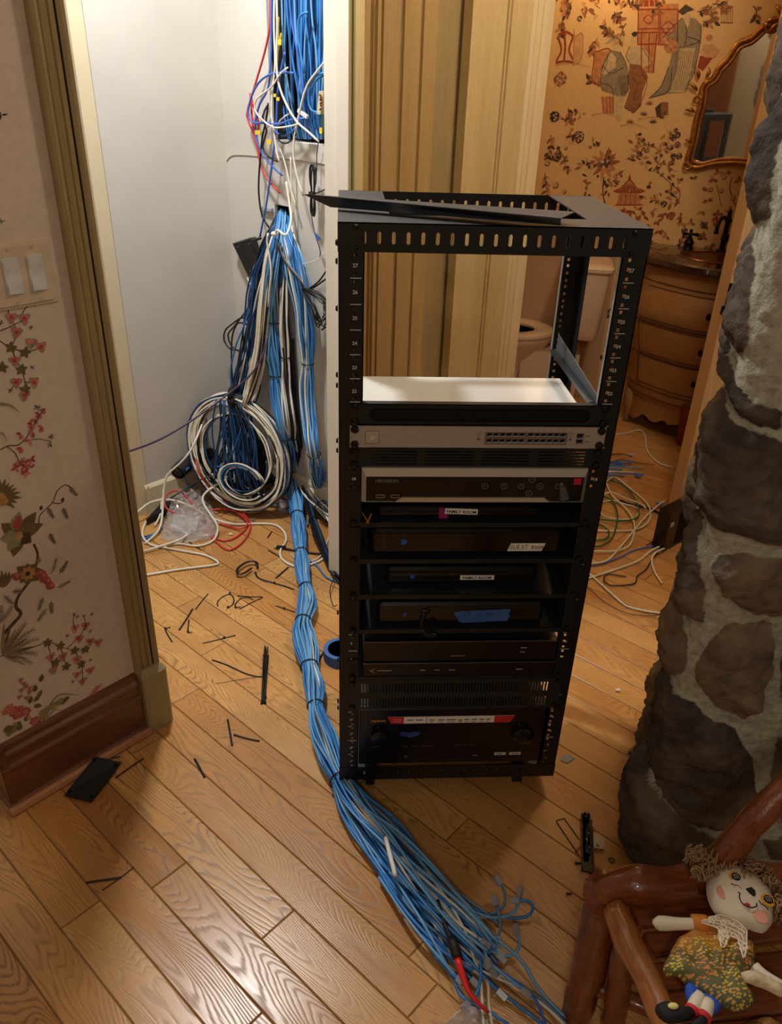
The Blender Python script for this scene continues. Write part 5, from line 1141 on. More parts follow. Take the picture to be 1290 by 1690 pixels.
zc('blue cable with a long bow and a cut end below the opening', [(465, -60), (462, 200), (460, 400), (440, 620), (380, 740), (350, 860), (355, 980), (400, 1090), (470, 1180), (540, 1245)], 'v', .0034, .04)
zc('long blue cable dropping from the opening to the black box', [(560, 370), (520, 560), (505, 700), (498, 860), (480, 1060), (465, 1180), (445, 1330), (425, 1462), (405, 1560), (380, 1690)], 'v', .0034, .04)
zc('black cable dropping in a long line from the opening to the wall hole', [(440, 730), (425, 860), (400, 960), (388, 1080), (378, 1200), (372, 1330), (380, 1440), (400, 1540), (450, 1620)], 'k', .0032, .035)
zc('black cable crossing the other black line below the opening', [(440, 740), (400, 830), (430, 930), (400, 1040), (440, 1110), (505, 1145)], 'k', .003, .045)
zc('white cable running the full height of the opening', [(485, -60), (482, 200), (490, 450), (470, 650), (465, 820), (485, 960), (500, 1080), (520, 1150)], 'w', .0034, .05)
zc('white cable bowing diagonally across the blue curtain to its foot', [(500, -60), (505, 200), (500, 420), (512, 580), (560, 720), (640, 860), (730, 940), (798, 1005)], 'w', .0034, .055)
zc('white cable arching from the jamb down through the opening', [(870, 405), (800, 490), (720, 600), (680, 720), (650, 860), (625, 980), (620, 1110), (645, 1250), (690, 1390)], 'w', .0034, .05)
zc('white cable looping left through the knot of cables', [(580, 480), (530, 520), (460, 620), (360, 700), (345, 780), (400, 850), (480, 905), (600, 895), (650, 880)], 'w', .0028, .06)
zc('white cable hooked round below the blue loop', [(600, 800), (530, 850), (500, 910), (510, 1010), (545, 1110), (570, 1200), (600, 1330), (640, 1480)], 'w', .0028, .03)
zc('blue cable in a small arch near the top of the opening', [(722, 88), (680, 100), (655, 150), (652, 260), (670, 380), (700, 520)], 'b', .0034, .03)
zc('blue cable ring hooked near the jamb', [(845, 520), (790, 530), (740, 600), (725, 700), (745, 780), (800, 800)], 'b', .0034, .045)
zc('thick blue cable ring around the lower curtain', [(840, 535), (790, 560), (745, 640), (730, 740), (760, 800), (815, 820)], 'b', .0034, .035)
zc('blue cable bow under the opening edge', [(640, 905), (590, 950), (540, 965), (500, 940), (490, 900)], 'v', .0034, .045)
zc('black cable bow under the opening edge', [(640, 950), (600, 1000), (560, 1018), (520, 1000), (515, 960), (560, 920)], 'k', .0026, .05)
zc('yellow wire hanging inside the opening', [(512, 120), (512, 250), (525, 300), (510, 360), (508, 430)], 'y', .003, .02)
zc('yellow wire splitting from the other yellow wire', [(535, 235), (525, 290), (515, 330), (500, 350)], 'y', .003, .03)
zc('thin grey wire dropping from the curtain to the wrapped black wires', [(798, 1000), (785, 1100), (785, 1220)], 'p', .0016, .02)
zc('green cable at the right end of the opening', [(860, 560), (840, 700), (835, 820), (830, 990)], 'g', .003, .0)
for i, (x, y, a_, w_, h_, n_) in enumerate(((350, 925, 0, 38, 32, 'yellow flag on the red and blue cables left of the opening'), (432, 990, .2, 34, 34, 'yellow flag hanging just below the opening corner'), (480, 665, .3, 18, 25, 'small yellow flag inside the black cables'), (500, 690, .4, 22, 26, 'small yellow flag below another yellow flag'), (806, 905, .1, 18, 45, 'yellow flag at the right foot of the curtain'), (512, 280, .3, 24, 40, 'yellow tag on the yellow wires'))):
    o = Z1(x, y, .066); u = (Z1(x+w_, y, .066)-o); v = (Z1(x, y+h_, .066)-o); mb = MB(); mb.prism([o, o+u, o+u*.9+v, o+v*.9-u*.05], A*-.0012); tag(mb.build('tape_flag', mat('yellow_flag', (232, 200, 44), .5)), n_, 'flag', 'yellow cable flags')
t = thing('connector_block', 'beige wire splice block with small red screws hanging at the right end of the opening', 'connector', tuple(Z1(820, 720, .04)))
mb = MB(); o = Z1(800, 645, .05); u = Z1(832, 650, .05)-o; v = Z1(785, 805, .05)-o; mb.prism([o, o+u, o+u+v, o+v], A*.014); mb.build('block', mat('beige_block', (196, 184, 140), .5), t)
mb = MB(); q = random.Random(2)
for k_ in range(10): mb.ball(o+u*q.uniform(.5, 1)+v*q.uniform(.1, .8)-A*.004, .003, n=6, m=4)
mb.build('terminals', mat('dark_red_terminal', (110, 40, 40), .5), t)
mb = MB(); o = Z1(650, 770, .05); mb.obox(o, Z1(715, 820, .05)-o, (Z1(640, 810, .05)-o)*.6, A*.008); tag(mb.build('cable_plug', mat('clear_grey_plug', (206, 208, 210), .3)), 'clear plastic plug in the middle of the cable curtain', 'plug')
# ties and knots: white collar at the square hole, black wrapped wires, blue tape flag
mb = MB(); ring = [CW(452, 388, .075), CW(458, 380, .10), CW(470, 388, .11), CW(476, 380, .08), CW(480, 362, .05), CW(478, 340, .03), CW(472, 300, .02)]
mb.tube(spline(ring, .01), .004, 8); mb.ball(CW(453, 386, .09), .013, .010, .009); tag(mb.build('cable_tie_wrap', CC['w'], smooth='all'), 'white cable wrap knotted around the cables at the square wall hole', 'cable wrap')
mb = MB(); mb.obox(CW(451, 349, .004), -B*.066, A*-.010, UP*.010); tag(mb.build('hole_liner', mat('grey_liner', (170, 176, 180), .4)), 'grey plastic edge strip across the top of the square wall hole', 'edge strip')
zc('white cable arching from the square hole wrap up to the opening', [(600, 1100), (605, 1300), (612, 1440), (608, 1560), (580, 1650), (530, 1680)], 'w', .003, .03)
def zb(label, pts, col, r=.003, off=.03, **k): return cable(label, [CW(340+x/4.3, 320+y/4.3, off) for x, y in pts], col, r, floor=False, **k)
zb('white cable dropping from the wrap over the navy cables', [(440, 280), (432, 340), (450, 450), (462, 560), (450, 680), (440, 800)], 'w', .0036, .105)
zb('black cable running from the wrap to the loose black wire hank', [(508, 345), (530, 430), (590, 520), (650, 590), (690, 660)], 'k', .0034, .09)
zb('grey cable beside the black one running to the hank', [(512, 350), (545, 440), (600, 520), (665, 600), (700, 670)], 'a', .0028, .085)
zb('white string sagging between bundle and door jamb', [(630, 490), (680, 498), (760, 480), (810, 450), (860, 400)], 'w', .0014, .04)
zb('thin dark wire dropping from the wrapped wires past the blue flag', [(745, 130), (755, 200), (768, 270), (790, 340), (810, 410), (805, 450)], 'p', .0015, .03)
mb = MB(); o = CW(340+762/4.3, 320+262/4.3, .035); mb.prism([o, CW(340+820/4.3, 320+320/4.3, .035), CW(340+785/4.3, 320+335/4.3, .035)], A*-.001); tag(mb.build('tape_flag', mat('blue_painter_tape', (58, 100, 168))), 'blue tape flag on the thin dark wire', 'flag')
hk = thing('wire_hank', 'neatly wrapped black wire hank hanging at the jamb behind the loose rail', 'wire hank', tuple(CW(516, 315, .04)))
rr = random.Random(4)
for j in range(9):
    w_ = rr.uniform(.010, .026); s = rr.uniform(-.35, .45); P = []
    for a in np.linspace(0, 6.28, 26): x = w_*math.sin(a)*(1 if math.cos(a) > 0 else .75); z = .078*math.cos(a); k_ = .25+.75*abs(z/.078)**.7; P.append((x*k_+s*.02*(z/.08 if z > 0 else z/.1), z))
    c0 = CW(516, 315, .035+j*.001); mb = MB(); mb.tube([c0-B*-p[0]+UP*p[1] for p in P], .0016, 5); mb.build('wire_turn', CC['k'], hk, smooth='all', fix=False)
mb = MB(); c0 = CW(515, 322, .04)
for k_ in range(5): mb.tube([c0+B*(.012*math.cos(a))-A*(.010*math.sin(a))+UP*(.003*k_-.004) for a in np.linspace(0, 6.28, 13)], .0018, 5)
mb.tube([c0, CW(538, 312, .04)], .002, 5); mb.build('twist_wrap', CC['k'], hk, smooth='all')
h2 = thing('wire_hank', 'tangled hank of black and grey audio wires hanging beside the right bundle', 'wire hank', tuple(CW(520, 505, .06)))
for j in range(9):
    a0 = CW(498+rr.uniform(-2, 4), 476, .08); b0 = CW(532+rr.uniform(-8, 3), 538+rr.uniform(-10, 3), .08); m1 = CW(512+rr.uniform(-4, 14), 505, .05+rr.uniform(0, .06)); m2 = CW(540+rr.uniform(-8, 10), 515+rr.uniform(-14, 4), .06); m3 = CW(530, 490+rr.uniform(-6, 12), .07)
    mb = MB(); mb.tube(spline([a0, m1, b0, m2, m3, a0+A*.004], .015), rr.choice((.0022, .003)), 6); mb.build('wire_turn', CC[rr.choice('kkkaak')], h2, smooth='all', fix=False)
zb('black cable running up from the tangled hank behind the jamb', [(735, 670), (800, 620), (870, 520)], 'k', .003, .07)
zb('second black cable from the tangled hank to the jamb', [(740, 680), (800, 640), (875, 585)], 'k', .003, .06)
zb('black cable leaving the tangled hank low to the right', [(820, 965), (860, 940), (900, 945)], 'k', .003, .06)
# black loops left of the navy fan
for i, (pts) in enumerate((((310, 885), (250, 880), (190, 920), (135, 970), (128, 1040), (170, 1100), (240, 1110)), ((330, 780), (270, 850), (200, 940), (155, 1000), (180, 1080), (240, 1120)), ((300, 930), (230, 915), (190, 990), (180, 1100), (182, 1250), (190, 1360)))):
    zb(('black cable bowing widest to the left of the navy fan', 'black cable crossing the wide bow left of the navy fan', 'black cable hanging straight down from the bows left of the navy fan')[i], pts, 'k', .0032, .10)
zb('thin red and black wire from the small black box', [(345, 590), (330, 680), (305, 800), (290, 950), (270, 1080)], 'p', .0014, .09)
# small black box on the wall
t = thing('adapter_box', 'small black metal box hanging tilted on the closet wall beside the cables', 'box', tuple(CW(405, 425, .03)))
q4 = [CW(384, 403, .035), CW(412, 394, .035), CW(430, 446, .035), CW(410, 457, .035)]; q4[2] = CW(428, 447, .035)
mb = MB(); mb.prism(q4, A*.030); bx = mb.build('case', BLK3, t)
mb = MB(); mb.prism([q4[0]-A*.001+UP*.004, q4[1]-A*.001+UP*.004, q4[1]-A*.001, q4[0]-A*.001], A*.03); mb.build('top_edge', mat('box_edge_grey', (110, 112, 108), .5), t)
mb = MB()
for (x, y) in ((393, 408), (412, 403), (413, 448)): mb.ball(CW(x, y, .036), .004, n=8, m=5)
mb.build('screw', mat('dark_screw', (70, 70, 72), .4, .5), t, smooth='all')
cable('short dark lead from the top of the small black box', [CW(416, 397, .04), CW(424, 395, .05), CW(430, 393, .05)], 'k', .005, floor=False); cable('blue network lead under the small black box', [CW(418, 454, .04), CW(426, 456, .06), CW(436, 452, .07)], 'v', .004, floor=False)
cable('white lead hanging under the small black box', [CW(408, 458, .03), CW(412, 468, .03), CW(420, 474, .04), CW(424, 478, .04)], 'w', .0025, floor=False)
# ------------------------------------------------------------------ cables on the floor right of the rack
def C9(x, y, z=.006): return G(900+x/3.018, 680+y/3.018, z)
def c9(label, pts, col, r=.0036, z=.006): return cable(label, [C9(p[0], p[1], z if len(p) < 3 else p[2]) for p in pts], col, r)
c9('white cable running from behind the rack into the bathroom', [(250, 130), (340, 112), (400, 106), (455, 90), (482, 96), (498, 130), (502, 180), (530, 225), (580, 262), (645, 278)], 'w')
c9('cream cable in the widest loop right of the rack', [(250, 390), (300, 350), (345, 325), (420, 380), (500, 450), (522, 500), (510, 550), (450, 585), (360, 592), (240, 590)], 'c', z=.009)
c9('cream cable hooking down inside the widest loop', [(285, 300), (305, 360), (335, 420), (400, 480), (440, 550), (437, 620), (410, 670), (340, 692), (220, 693)], 'c', z=.013)
c9('cream cable with blue flag rising towards the stone column', [(200, 755), (300, 742), (365, 680), (440, 590), (500, 520), (560, 465), (600, 440)], 'c', z=.017)
c9('cream cable ending at the black modem', [(200, 832), (330, 790), (460, 742), (520, 695), (585, 662, .02)], 'c', .0042)
c9('cream cable running low along the floor to the column', [(200, 790), (290, 870), (345, 920), (400, 965), (480, 988), (575, 1003)], 'w', .0036)
c9('white flat cable dropping from the modem to the column', [(590, 680, .02), (545, 700, .02), (528, 740), (545, 800), (580, 855)], 'w', .0036)
c9('small cream loop close to the rack post', [(260, 480), (280, 450), (330, 440), (400, 460), (460, 480), (440, 530), (330, 530), (280, 510), (270, 480)], 'c', .003, .010)
c9('cream cable crossing above the small loop', [(260, 420), (330, 400), (400, 430), (470, 455), (500, 480)], 'c', .003, .02)
c9('green cable in a tall loop right of the rack', [(290, 420), (330, 440), (358, 500), (352, 570), (325, 635), (270, 668), (220, 670)], 'g', .0034, .012)
c9('green cable arching farthest from the rack', [(320, 340), (370, 355), (430, 410), (462, 480), (455, 525), (380, 542), (250, 533)], 'g', .0034, .015)
c9('green cable in a small loop against the rack post', [(230, 640), (300, 632), (318, 600), (290, 570), (240, 550)], 'g', .0034, .01)
c9('lavender cable running to the modem', [(200, 770), (300, 750), (380, 718), (440, 688), (520, 670), (590, 655, .02)], 'v', .0026)
c9('black wire zigzagging on the floor below the modem', [(400, 820), (310, 808), (290, 835), (320, 862), (400, 862), (450, 850), (455, 818), (500, 785), (525, 740), (560, 700)], 'k', .0024)
c9('thin black wire making a kink above the modem leads', [(500, 665), (560, 630), (590, 610), (560, 590), (575, 560), (600, 570)], 'k', .0016)
c9('black power cord curving to the modem front', [(370, 440), (430, 460), (500, 475), (560, 500), (600, 545)], 'k', .005)
c9('thin black wire running under the cream cables', [(220, 290), (330, 250), (380, 235), (440, 250), (540, 262)], 'k', .0016); c9('dark wire curving away behind the blue taped ends', [(310, 215), (360, 208), (400, 212), (430, 225)], 'k', .0022)
c9('thin shadowed black wire along the plank below the cream cables', [(200, 870), (230, 890), (300, 950), (400, 1000), (500, 1015), (560, 1012)], 'k', .0012)
rr = random.Random(9)
for i, nm_ in enumerate(('topmost', 'second from the top', 'third from the top', 'fourth from the top', 'fifth from the top', 'third from the bottom', 'second from the bottom', 'lowest')):
    y0 = 246+i*10; x1 = rr.uniform(380, 505); y1 = 248+i*10.5
    o = c9('loose blue-taped cable end on the bathroom threshold, '+nm_+' of the fan', [(270, y0+10), (320, y0, .02+.002*i), (x1-30, (y0+y1)/2, .01), (x1, y1, .008)], 'bvblvw'[i % 6], .0028); o['group'] = 'blue-taped loose cable ends'
for i, (x, y, l) in enumerate(((450, 322, 'blue tape flag on the lowest fanned cable end'), (555, 465, 'blue tape flag on the cream cable rising to the column'), (352, 262, 'blue tape flag high in the fanned cable ends'), (600, 520, 'blue tape flag beside the modem top'))):
    p = C9(x, y, .012); mb = MB(); mb.obox(p, X*.026-Y*.004, Y*.020, UP*.004); tag(mb.build('tape_flag', mat('blue_painter_tape', (58, 100, 168))), l, 'flag')
p = C9(415, 215, .004); mb = MB(); mb.obox(p, X*.016-Y*.010, X*.006+Y*.008, UP*.008); tag(mb.build('cable_plug', mat('clear_grey_plug', (206, 208, 210), .3)), 'small clear plug on the dark bathroom threshold', 'plug')
# ------------------------------------------------------------------ the fanned ends in front of the rack
def C6(x, y, z=.01): return G(500+x/2.804, 1240+y/2.804, z)
fan = thing('cable_fan', 'spread front ends of blue and white network cables with clear plugs on the floor', 'cables', tuple(C6(700, 750, 0)))
PLUG = mat('clear_plug_plastic', (176, 178, 184), .2, trans=.35)
rr = random.Random(23)
start = Vector(mainp[-1])
def fancable(pts, col, r=.0032, plug=True):
    P = [C6(*p) for p in pts]; P = spline(P, .012); P = [Vector((v.x, v.y, max(v.z, r*1.1))) for v in P]
    mb = MB(); mb.tube(P, r, 7); o = mb.build('cable', CC[col], fan, smooth='all', fix=False); o['label'] = CN[col]+' cable'
    if plug:
        e = P[-1]; dv = (P[-1]-P[-3]).normalized(); n = dv.orthogonal().normalized(); m = dv.cross(n)
        mb = MB(); mb.obox(e-n*.0058-m*.004, dv*.021, n*.0116, m*.008); mb.obox(e-n*.003+m*.004, dv*.016, n*.006, m*.0025); mb.build('plug', PLUG, o)
hooks = [([(430, 480, .03), (560, 600, .04), (700, 700, .03), (800, 750, .02), (870, 752, .015), (915, 730, .02), (935, 690, .03), (928, 640, .04), (912, 615, .05)], 's'),
 ([(420, 520, .03), (600, 660, .05), (740, 720, .04), (860, 768, .02), (955, 758, .02), (990, 720, .03), (1000, 672, .05)], 'l'),
 ([(440, 500, .02), (620, 640, .04), (760, 720, .03), (880, 758, .01), (1000, 772, .01), (1055, 750, .02), (1062, 710, .04), (1030, 690, .05), (998, 690, .05)], 'b'),
 ([(400, 560, .03), (560, 690, .05), (700, 800, .04), (830, 900, .02), (930, 948, .015), (985, 930, .02), (1002, 890, .035), (992, 850, .05)], 'l'),
 ([(560, 600, .03), (700, 740, .04), (830, 850, .03), (880, 880, .02), (905, 850, .03), (912, 790, .04), (895, 715, .05)], 's'),
 ([(500, 620, .03), (640, 740, .04), (760, 830, .03), (840, 900, .02), (900, 905, .02), (905, 860, .03), (850, 870, .03)], 'l'),
 ([(380, 600, .02), (520, 700, .03), (600, 850, .02), (660, 990, .015), (700, 1060, .01), (740, 1140, .02), (850, 1200, .01), (950, 1265, .01)], 'b'),
 ([(430, 620, .02), (540, 720, .03), (570, 860, .02), (620, 960, .015), (690, 1030, .02), (715, 1050, .03)], 'b'),
 ([(600, 780, .03), (620, 830, .03), (650, 900, .02), (700, 955, .02), (800, 1005, .015), (900, 1050, .01), (1020, 1105, .01), (1130, 1190, .01), (1210, 1265, .01)], 'w'),
 ([(320, 300, .04), (390, 350, .05), (470, 410, .05), (560, 530, .05), (650, 630, .05), (720, 690, .05), (780, 760, .05), (812, 850, .04)], 'c'),
 ([(520, 480, .04), (620, 620, .06), (700, 740, .06), (760, 860, .05), (790, 960, .03), (820, 1040, .02), (830, 1220, .01), (835, 1290, .01)], 'w'),
 ([(700, 780, .03), (860, 850, .03), (1000, 960, .02), (1090, 1100, .01), (1180, 1200, .01), (1270, 1270, .01)], 'l'),
 ([(680, 820, .03), (800, 920, .03), (900, 1010, .02), (1020, 1090, .02), (1140, 1180, .01), (1220, 1265, .01)], 's'),
 ([(660, 860, .02), (780, 980, .02), (860, 1060, .01), (960, 1150, .01), (1110, 1265, .01)], 'b'),
 ([(700, 860, .02), (800, 930, .04), (822, 970, .04), (820, 1060, .03), (800, 1130, .02), (770, 1160, .02)], 'b'),
 ([(740, 900, .02), (860, 980, .04), (960, 1060, .03), (1010, 1100, .03)], 'l'),
 ([(780, 880, .02), (880, 990, .03), (1000, 1080, .03), (1080, 1160, .02), (1120, 1265, .01)], 'v'),
 ([(640, 900, .02), (780, 1010, .02), (850, 1060, .02), (860, 1180, .01), (875, 1265, .01)], 'c'),
 ([(700, 700, .05), (780, 820, .05), (830, 900, .05), (850, 960, .05)], 'l'), ([(640, 700, .05), (740, 850, .05), (830, 950, .05), (865, 1000, .04)], 's'), ([(600, 640, .05), (700, 780, .06), (790, 850, .05), (825, 875, .05)], 'w')]
for P_, c in hooks: fancable(P_, c, plug=max(p[1] for p in P_) < 1180)
for j in range(20):
    x0, y0 = rr.uniform(330, 520), rr.uniform(430, 600); x1, y1 = x0+rr.uniform(300, 480), y0+rr.uniform(330, 520); x1 = min(x1, 900)
    fancable([(x0, y0, .02), (x0+(x1-x0)*.4+rr.uniform(-20, 20), y0+(y1-y0)*.45, .035+rr.random()*.02), (x1-40, y1-40, .02), (x1, y1, .015)], rr.choice('bblslbdw'), plug=j % 2 == 0)
t = thing('test_lead', 'red and black tapered test lead lying on the front cable ends', 'test lead', tuple(C6(715, 950, 0)))
mb = MB(); P_ = spline([C6(622, 690, .07), C6(640, 750, .07), C6(665, 830, .065), C6(688, 870, .06)], .01); mb.tube(P_, [.004+.002*i/len(P_) for i in range(len(P_))], 8); mb.build('black_cord', CC['k'], t, smooth='all')
mb = MB(); mb.tube([C6(680, 865, .06), C6(694, 890, .06), C6(715, 955, .06)], [.008, .011, .010], 10); mb.build('black_grip', BLK3, t, smooth='all')
mb = MB(); P_ = spline([C6(712, 955, .058), C6(735, 1030, .05), C6(765, 1110, .04), C6(810, 1165, .03), C6(856, 1208, .02)], .01); mb.tube(P_, [.0075-.005*i/len(P_) for i in range(len(P_))], 10); mb.build('red_boot', mat('bright_red_rubber', (214, 34, 34), .4), t, smooth='all')
mb = MB(); P_ = spline([C6(383, 400, .085), C6(400, 470, .09), C6(418, 540, .085), C6(428, 578, .08)], .01); mb.tube(P_, .0050, 8); lt = tag(mb.build('cable_label_sleeve', PAPER, smooth='all'), 'white printed label sleeve wrapped round a cable in front of the rack', 'label')
mb = MB(); [mb.ball(P_[0].lerp(P_[-1], .12+.05*i_)+UP*.0052-X*.0015, .0014, .0008, .0012, 6, m=4) for i_ in range(15)]; mb.build('label_print', INKB, lt)
# clear bag of plugs at the bottom edge
def crumple(label, name, outline, h, m, seed, n=16, cat='bag'):
    rr = random.Random(seed); c = sum((Vector(p) for p in outline), Vector())/len(outline); vs = []; K = len(outline)
    O = spline([Vector(p) for p in outline]+[Vector(outline[0])], .02)[:-1]; K = len(O); fs = []
    for j in range(n+1):
        f = j/n
        for i, p in enumerate(O):
            q = c+(p-c)*(1-f); z = h*math.sin(min(1, f*1.4)*math.pi/2)*(.75+.6*noise.noise(Vector((q.x*38, q.y*38, seed))))+.010*noise.noise(Vector((q.x*90, q.y*90, seed+3))); vs.append((q.x, q.y, max(.0015, z+.002)))
    for j in range(n):
        for i in range(K): fs.append((j*K+i, j*K+(i+1) % K, (j+1)*K+(i+1) % K, (j+1)*K+i))
    mb = MB(); mb.add(vs, fs); return tag(mb.build(name, m, fix=True), label, cat)
FILM = mat('clear_film', (206, 204, 204), .12, var=.05, scale=50, alpha=.50, spec=.9)
crumple('clear plastic bag of small parts at the front edge of the floor', 'plastic_bag', [C6(660, 1262, 0), C6(700, 1215, 0), C6(770, 1185, 0), C6(840, 1215, 0), C6(860, 1290, 0), C6(760, 1340, 0)], .035, FILM, 6)
crumple('crumpled clear plastic bag under the red and white cables by the coil', 'plastic_bag', [C3(195, 770, 0), C3(215, 680, 0), C3(250, 570, 0), C3(330, 520, 0), C3(430, 540, 0), C3(470, 620, 0), C3(495, 740, 0), C3(420, 775, 0), C3(300, 785, 0)], .085, FILM, 2, 22)
mb = MB(); mb.obox(C3(250, 720, .012), C3(380, 740, .012)-C3(250, 720, .012), C3(270, 640, .02)-C3(250, 720, .012), UP*.012); tag(mb.build('parts_packet', mat('white_packet', (214, 212, 208), .5)), 'white packet visible inside the clear bag by the coil', 'packet')
crumple('scrap of thin white film at the foot of the main bundle', 'plastic_film', [C3(780, 570, 0), C3(835, 560, 0), C3(845, 635, 0), C3(790, 625, 0)], .01, FILM, 9, 6)
# black foam sleeve, fabric and boxes behind the coil
SL = mat('black_foam', (30, 31, 34), .8, bump=.3)
mb = MB(); a = C3(285, 430, .145); b = G(335, 742, .17); mb.tube(spline([a, (a+b)/2+UP*.005, b, G(360, 770, .12)], .02), .030, 16, cap=False); mb.tube(spline([a, (a+b)/2+UP*.005, b], .02), .021, 16)
tag(mb.build('foam_sleeve', SL, smooth='all'), 'open-ended black foam tube leaning behind the coil', 'tube')
t = thing('soft_bag', 'black soft case slumped behind and under the cable coil', 'bag', tuple(G(380, 800, 0)))
for i, (x, y, z, r_) in enumerate(((330, 790, .07, .075), (375, 800, .07, .10), (425, 790, .06, .10), (400, 760, .14, .08), (455, 800, .05, .07))):
    mb = MB(); n_ = 18
    p = G(x, y, z); p = Vector((p.x+.03, p.y+.07, z)); mb.ball(p, r_, r_*.7, min(z-.002, r_*.9), 18, m=12); mb.v = [(v[0]+.012*noise.noise(Vector(v)*25), v[1]+.012*noise.noise(Vector(v)*25+Vector((5, 5, 5))), max(.002, v[2]+.012*noise.noise(Vector(v)*25+Vector((9, 1, 5))))) for v in mb.v]
    mb.build('fabric_fold', SL, t, smooth='all')
mb = MB(); a = C3(130, 700, .0); mb.obox(a, C3(225, 650, 0)-a, C3(215, 610, 0)-a, UP*.03); tag(mb.build('power_adapter', BLK3), 'flat black adapter on the floor between casing and clear bag', 'adapter')
cable('blue cable end on the floor by the left casing', [C3(75, 775), C3(120, 765), C3(160, 745), C3(215, 705)], 'b', .0034); cable('second blue cable end by the left casing', [C3(75, 760), C3(130, 752), C3(180, 735)], 'd', .003)
# ------------------------------------------------------------------ zip ties and scraps on the floor
def Zf(x, y): return G(200+x/3.225, 880+y/3.224, .0016)
def tie(label, pts, head=None, w=.0021, name='zip_tie', flat=.45):
    P = [Zf(*p[:2])+UP*(p[2] if len(p) > 2 else 0) for p in pts]; mb = MB(); mb.tube(spline(P, .008), w, 5, flat=flat)
    for h in ([head] if head and not isinstance(head[0], tuple) else (head or [])): q = Zf(*h); mb.obox(q-X*.003-Y*.003, X*.006, Y*.006, UP*.005)
    return tag(mb.build(name, TIE, smooth='all', fix=False), label, 'zip tie')
tie('black tie end lying diagonally nearest the left casing top', [(395, 405), (430, 360), (462, 322)]); tie('black tie end parallel below the diagonal one', [(308, 515), (345, 460), (380, 402)], w=.003)
tie('small bent zip tie with its head nearest the left casing', [(262, 500), (235, 510), (250, 545), (271, 578)], (236, 510)); tie('short zip tie with head beside the bent one', [(360, 458), (356, 500), (354, 528), (376, 526)], (355, 526))
tie('straight thin zip tie with a middle knot on the planks', [(434, 585), (520, 565), (555, 556), (608, 543)], (548, 557)); tie('open ring of a cut zip tie left of its twin', [(516, 388), (510, 372), (530, 345), (575, 324), (598, 345), (595, 375), (570, 396)], ((577, 322), (568, 396)))
tie('open ring of a cut zip tie with long pointed tail', [(635, 392), (606, 394), (612, 370), (640, 345), (680, 342), (700, 355)], (608, 396)); tie('long pointed tail across the ringed zip tie', [(628, 404), (700, 365), (752, 340), (690, 338), (620, 332)])
tie('thick black strap end curled in a ring near the closet door', [(725, 190, .010), (715, 168, .012), (670, 172, .014), (622, 205, .014), (622, 232, .012), (655, 228, .012), (695, 198, .01)], (728, 188), .0052, 'hook_strap', .35)
tie('long black strap lying across the planks', [(712, 205), (730, 238), (800, 262), (870, 282), (918, 300)], (815, 266), .0034); tie('short strap piece pointing up from the long one', [(822, 240), (850, 215), (890, 180)], None, .0034)
tie('zip tie lying towards the main bundle', [(822, 386), (870, 402), (925, 420)], (868, 402)); tie('short tie piece under the bundle beside the rack', [(1046, 685), (1070, 645), (1097, 606)], None, .003)
tie('short black tie piece on the closet floor', [(780, 90), (840, 124)], None, .0026); tie('black tie end near the red loops', [(778, 26), (800, -8)], None, .0026); tie('thin black tie beside the clear bag', [(360, 45), (390, 70), (428, 90)], None, .0022)
tie('dark tie scrap standing out beside the bundle bend', [(1068, 808), (1082, 858)], None, .0035)
t = thing('zip_tie_bunch', 'bunch of black zip ties lying upright in the middle of the left planks', 'zip ties', tuple(Zf(762, 760)))
rr = random.Random(14)
for j in range(9):
    x0 = 762+rr.uniform(-8, 22); x1 = 758+rr.uniform(-14, 16); y0 = 640+rr.uniform(-40, 40); y1 = 890+rr.uniform(-20, 20); mb = MB(); mb.tube(spline([Zf(x0, y0)+UP*.004*(j % 3), Zf((x0+x1)/2+rr.uniform(-6, 6), (y0+y1)/2)+UP*(.004+.002*(j % 4)), Zf(x1, y1)+UP*.002], .01), .0018, 5); q = Zf(x1, y1); mb.obox(q-X*.003, X*.006, Y*.006, UP*.005); mb.build('zip_tie', TIE, t, smooth='all')
mb = MB(); mb.tube(spline([Zf(485, 674), Zf(560, 700), Zf(650, 742), Zf(720, 762), Zf(758, 762)], .01), .0022, 5); mb.build('zip_tie_tail', TIE, t, smooth='all')
tie('thin tan wire strip pointing at the zip tie bunch', [(500, 800), (620, 780), (740, 762)], None, .0008)
tie('black tie piece lying upright below the bunch', [(566, 990), (578, 1060), (590, 1130)], None, .0028); tie('black tie piece lying level below the bunch', [(598, 1072), (660, 1090), (735, 1106)], None, .0028); tie('black tie piece with grey tip lowest on the left planks', [(390, 1200), (412, 1240), (444, 1300)], None, .0030)
def Z5(x, y, z=.0016): return G(x*.434, 1200+y*.434, z)
def tie5(label, pts, w=.0022):
    mb = MB(); mb.tube(spline([Z5(*p) for p in pts], .008), w, 5, flat=.5); return tag(mb.build('zip_tie', TIE, smooth='all', fix=False), label, 'zip tie')
tie5('black tie lying level on the foreground planks', [(326, 592), (390, 583), (460, 573)], .0028); tie5('thin black tie crossing the level one in the foreground', [(388, 620), (450, 578), (508, 533)], .0014)
tie5('black tie under the upper corner of the black plate', [(410, 122), (458, 112)]); tie5('black tie right of the black plate', [(440, 193), (500, 150), (545, 120)], .0026); tie5('black tie along the baseboard above the black plate', [(455, 66), (520, 28), (558, 2)], .003); tie5('black tie left of the black plate', [(250, 220), (285, 185), (318, 152)], .003)
tie5('thin black tie left against the baseboard', [(240, 198), (290, 170), (325, 150)])
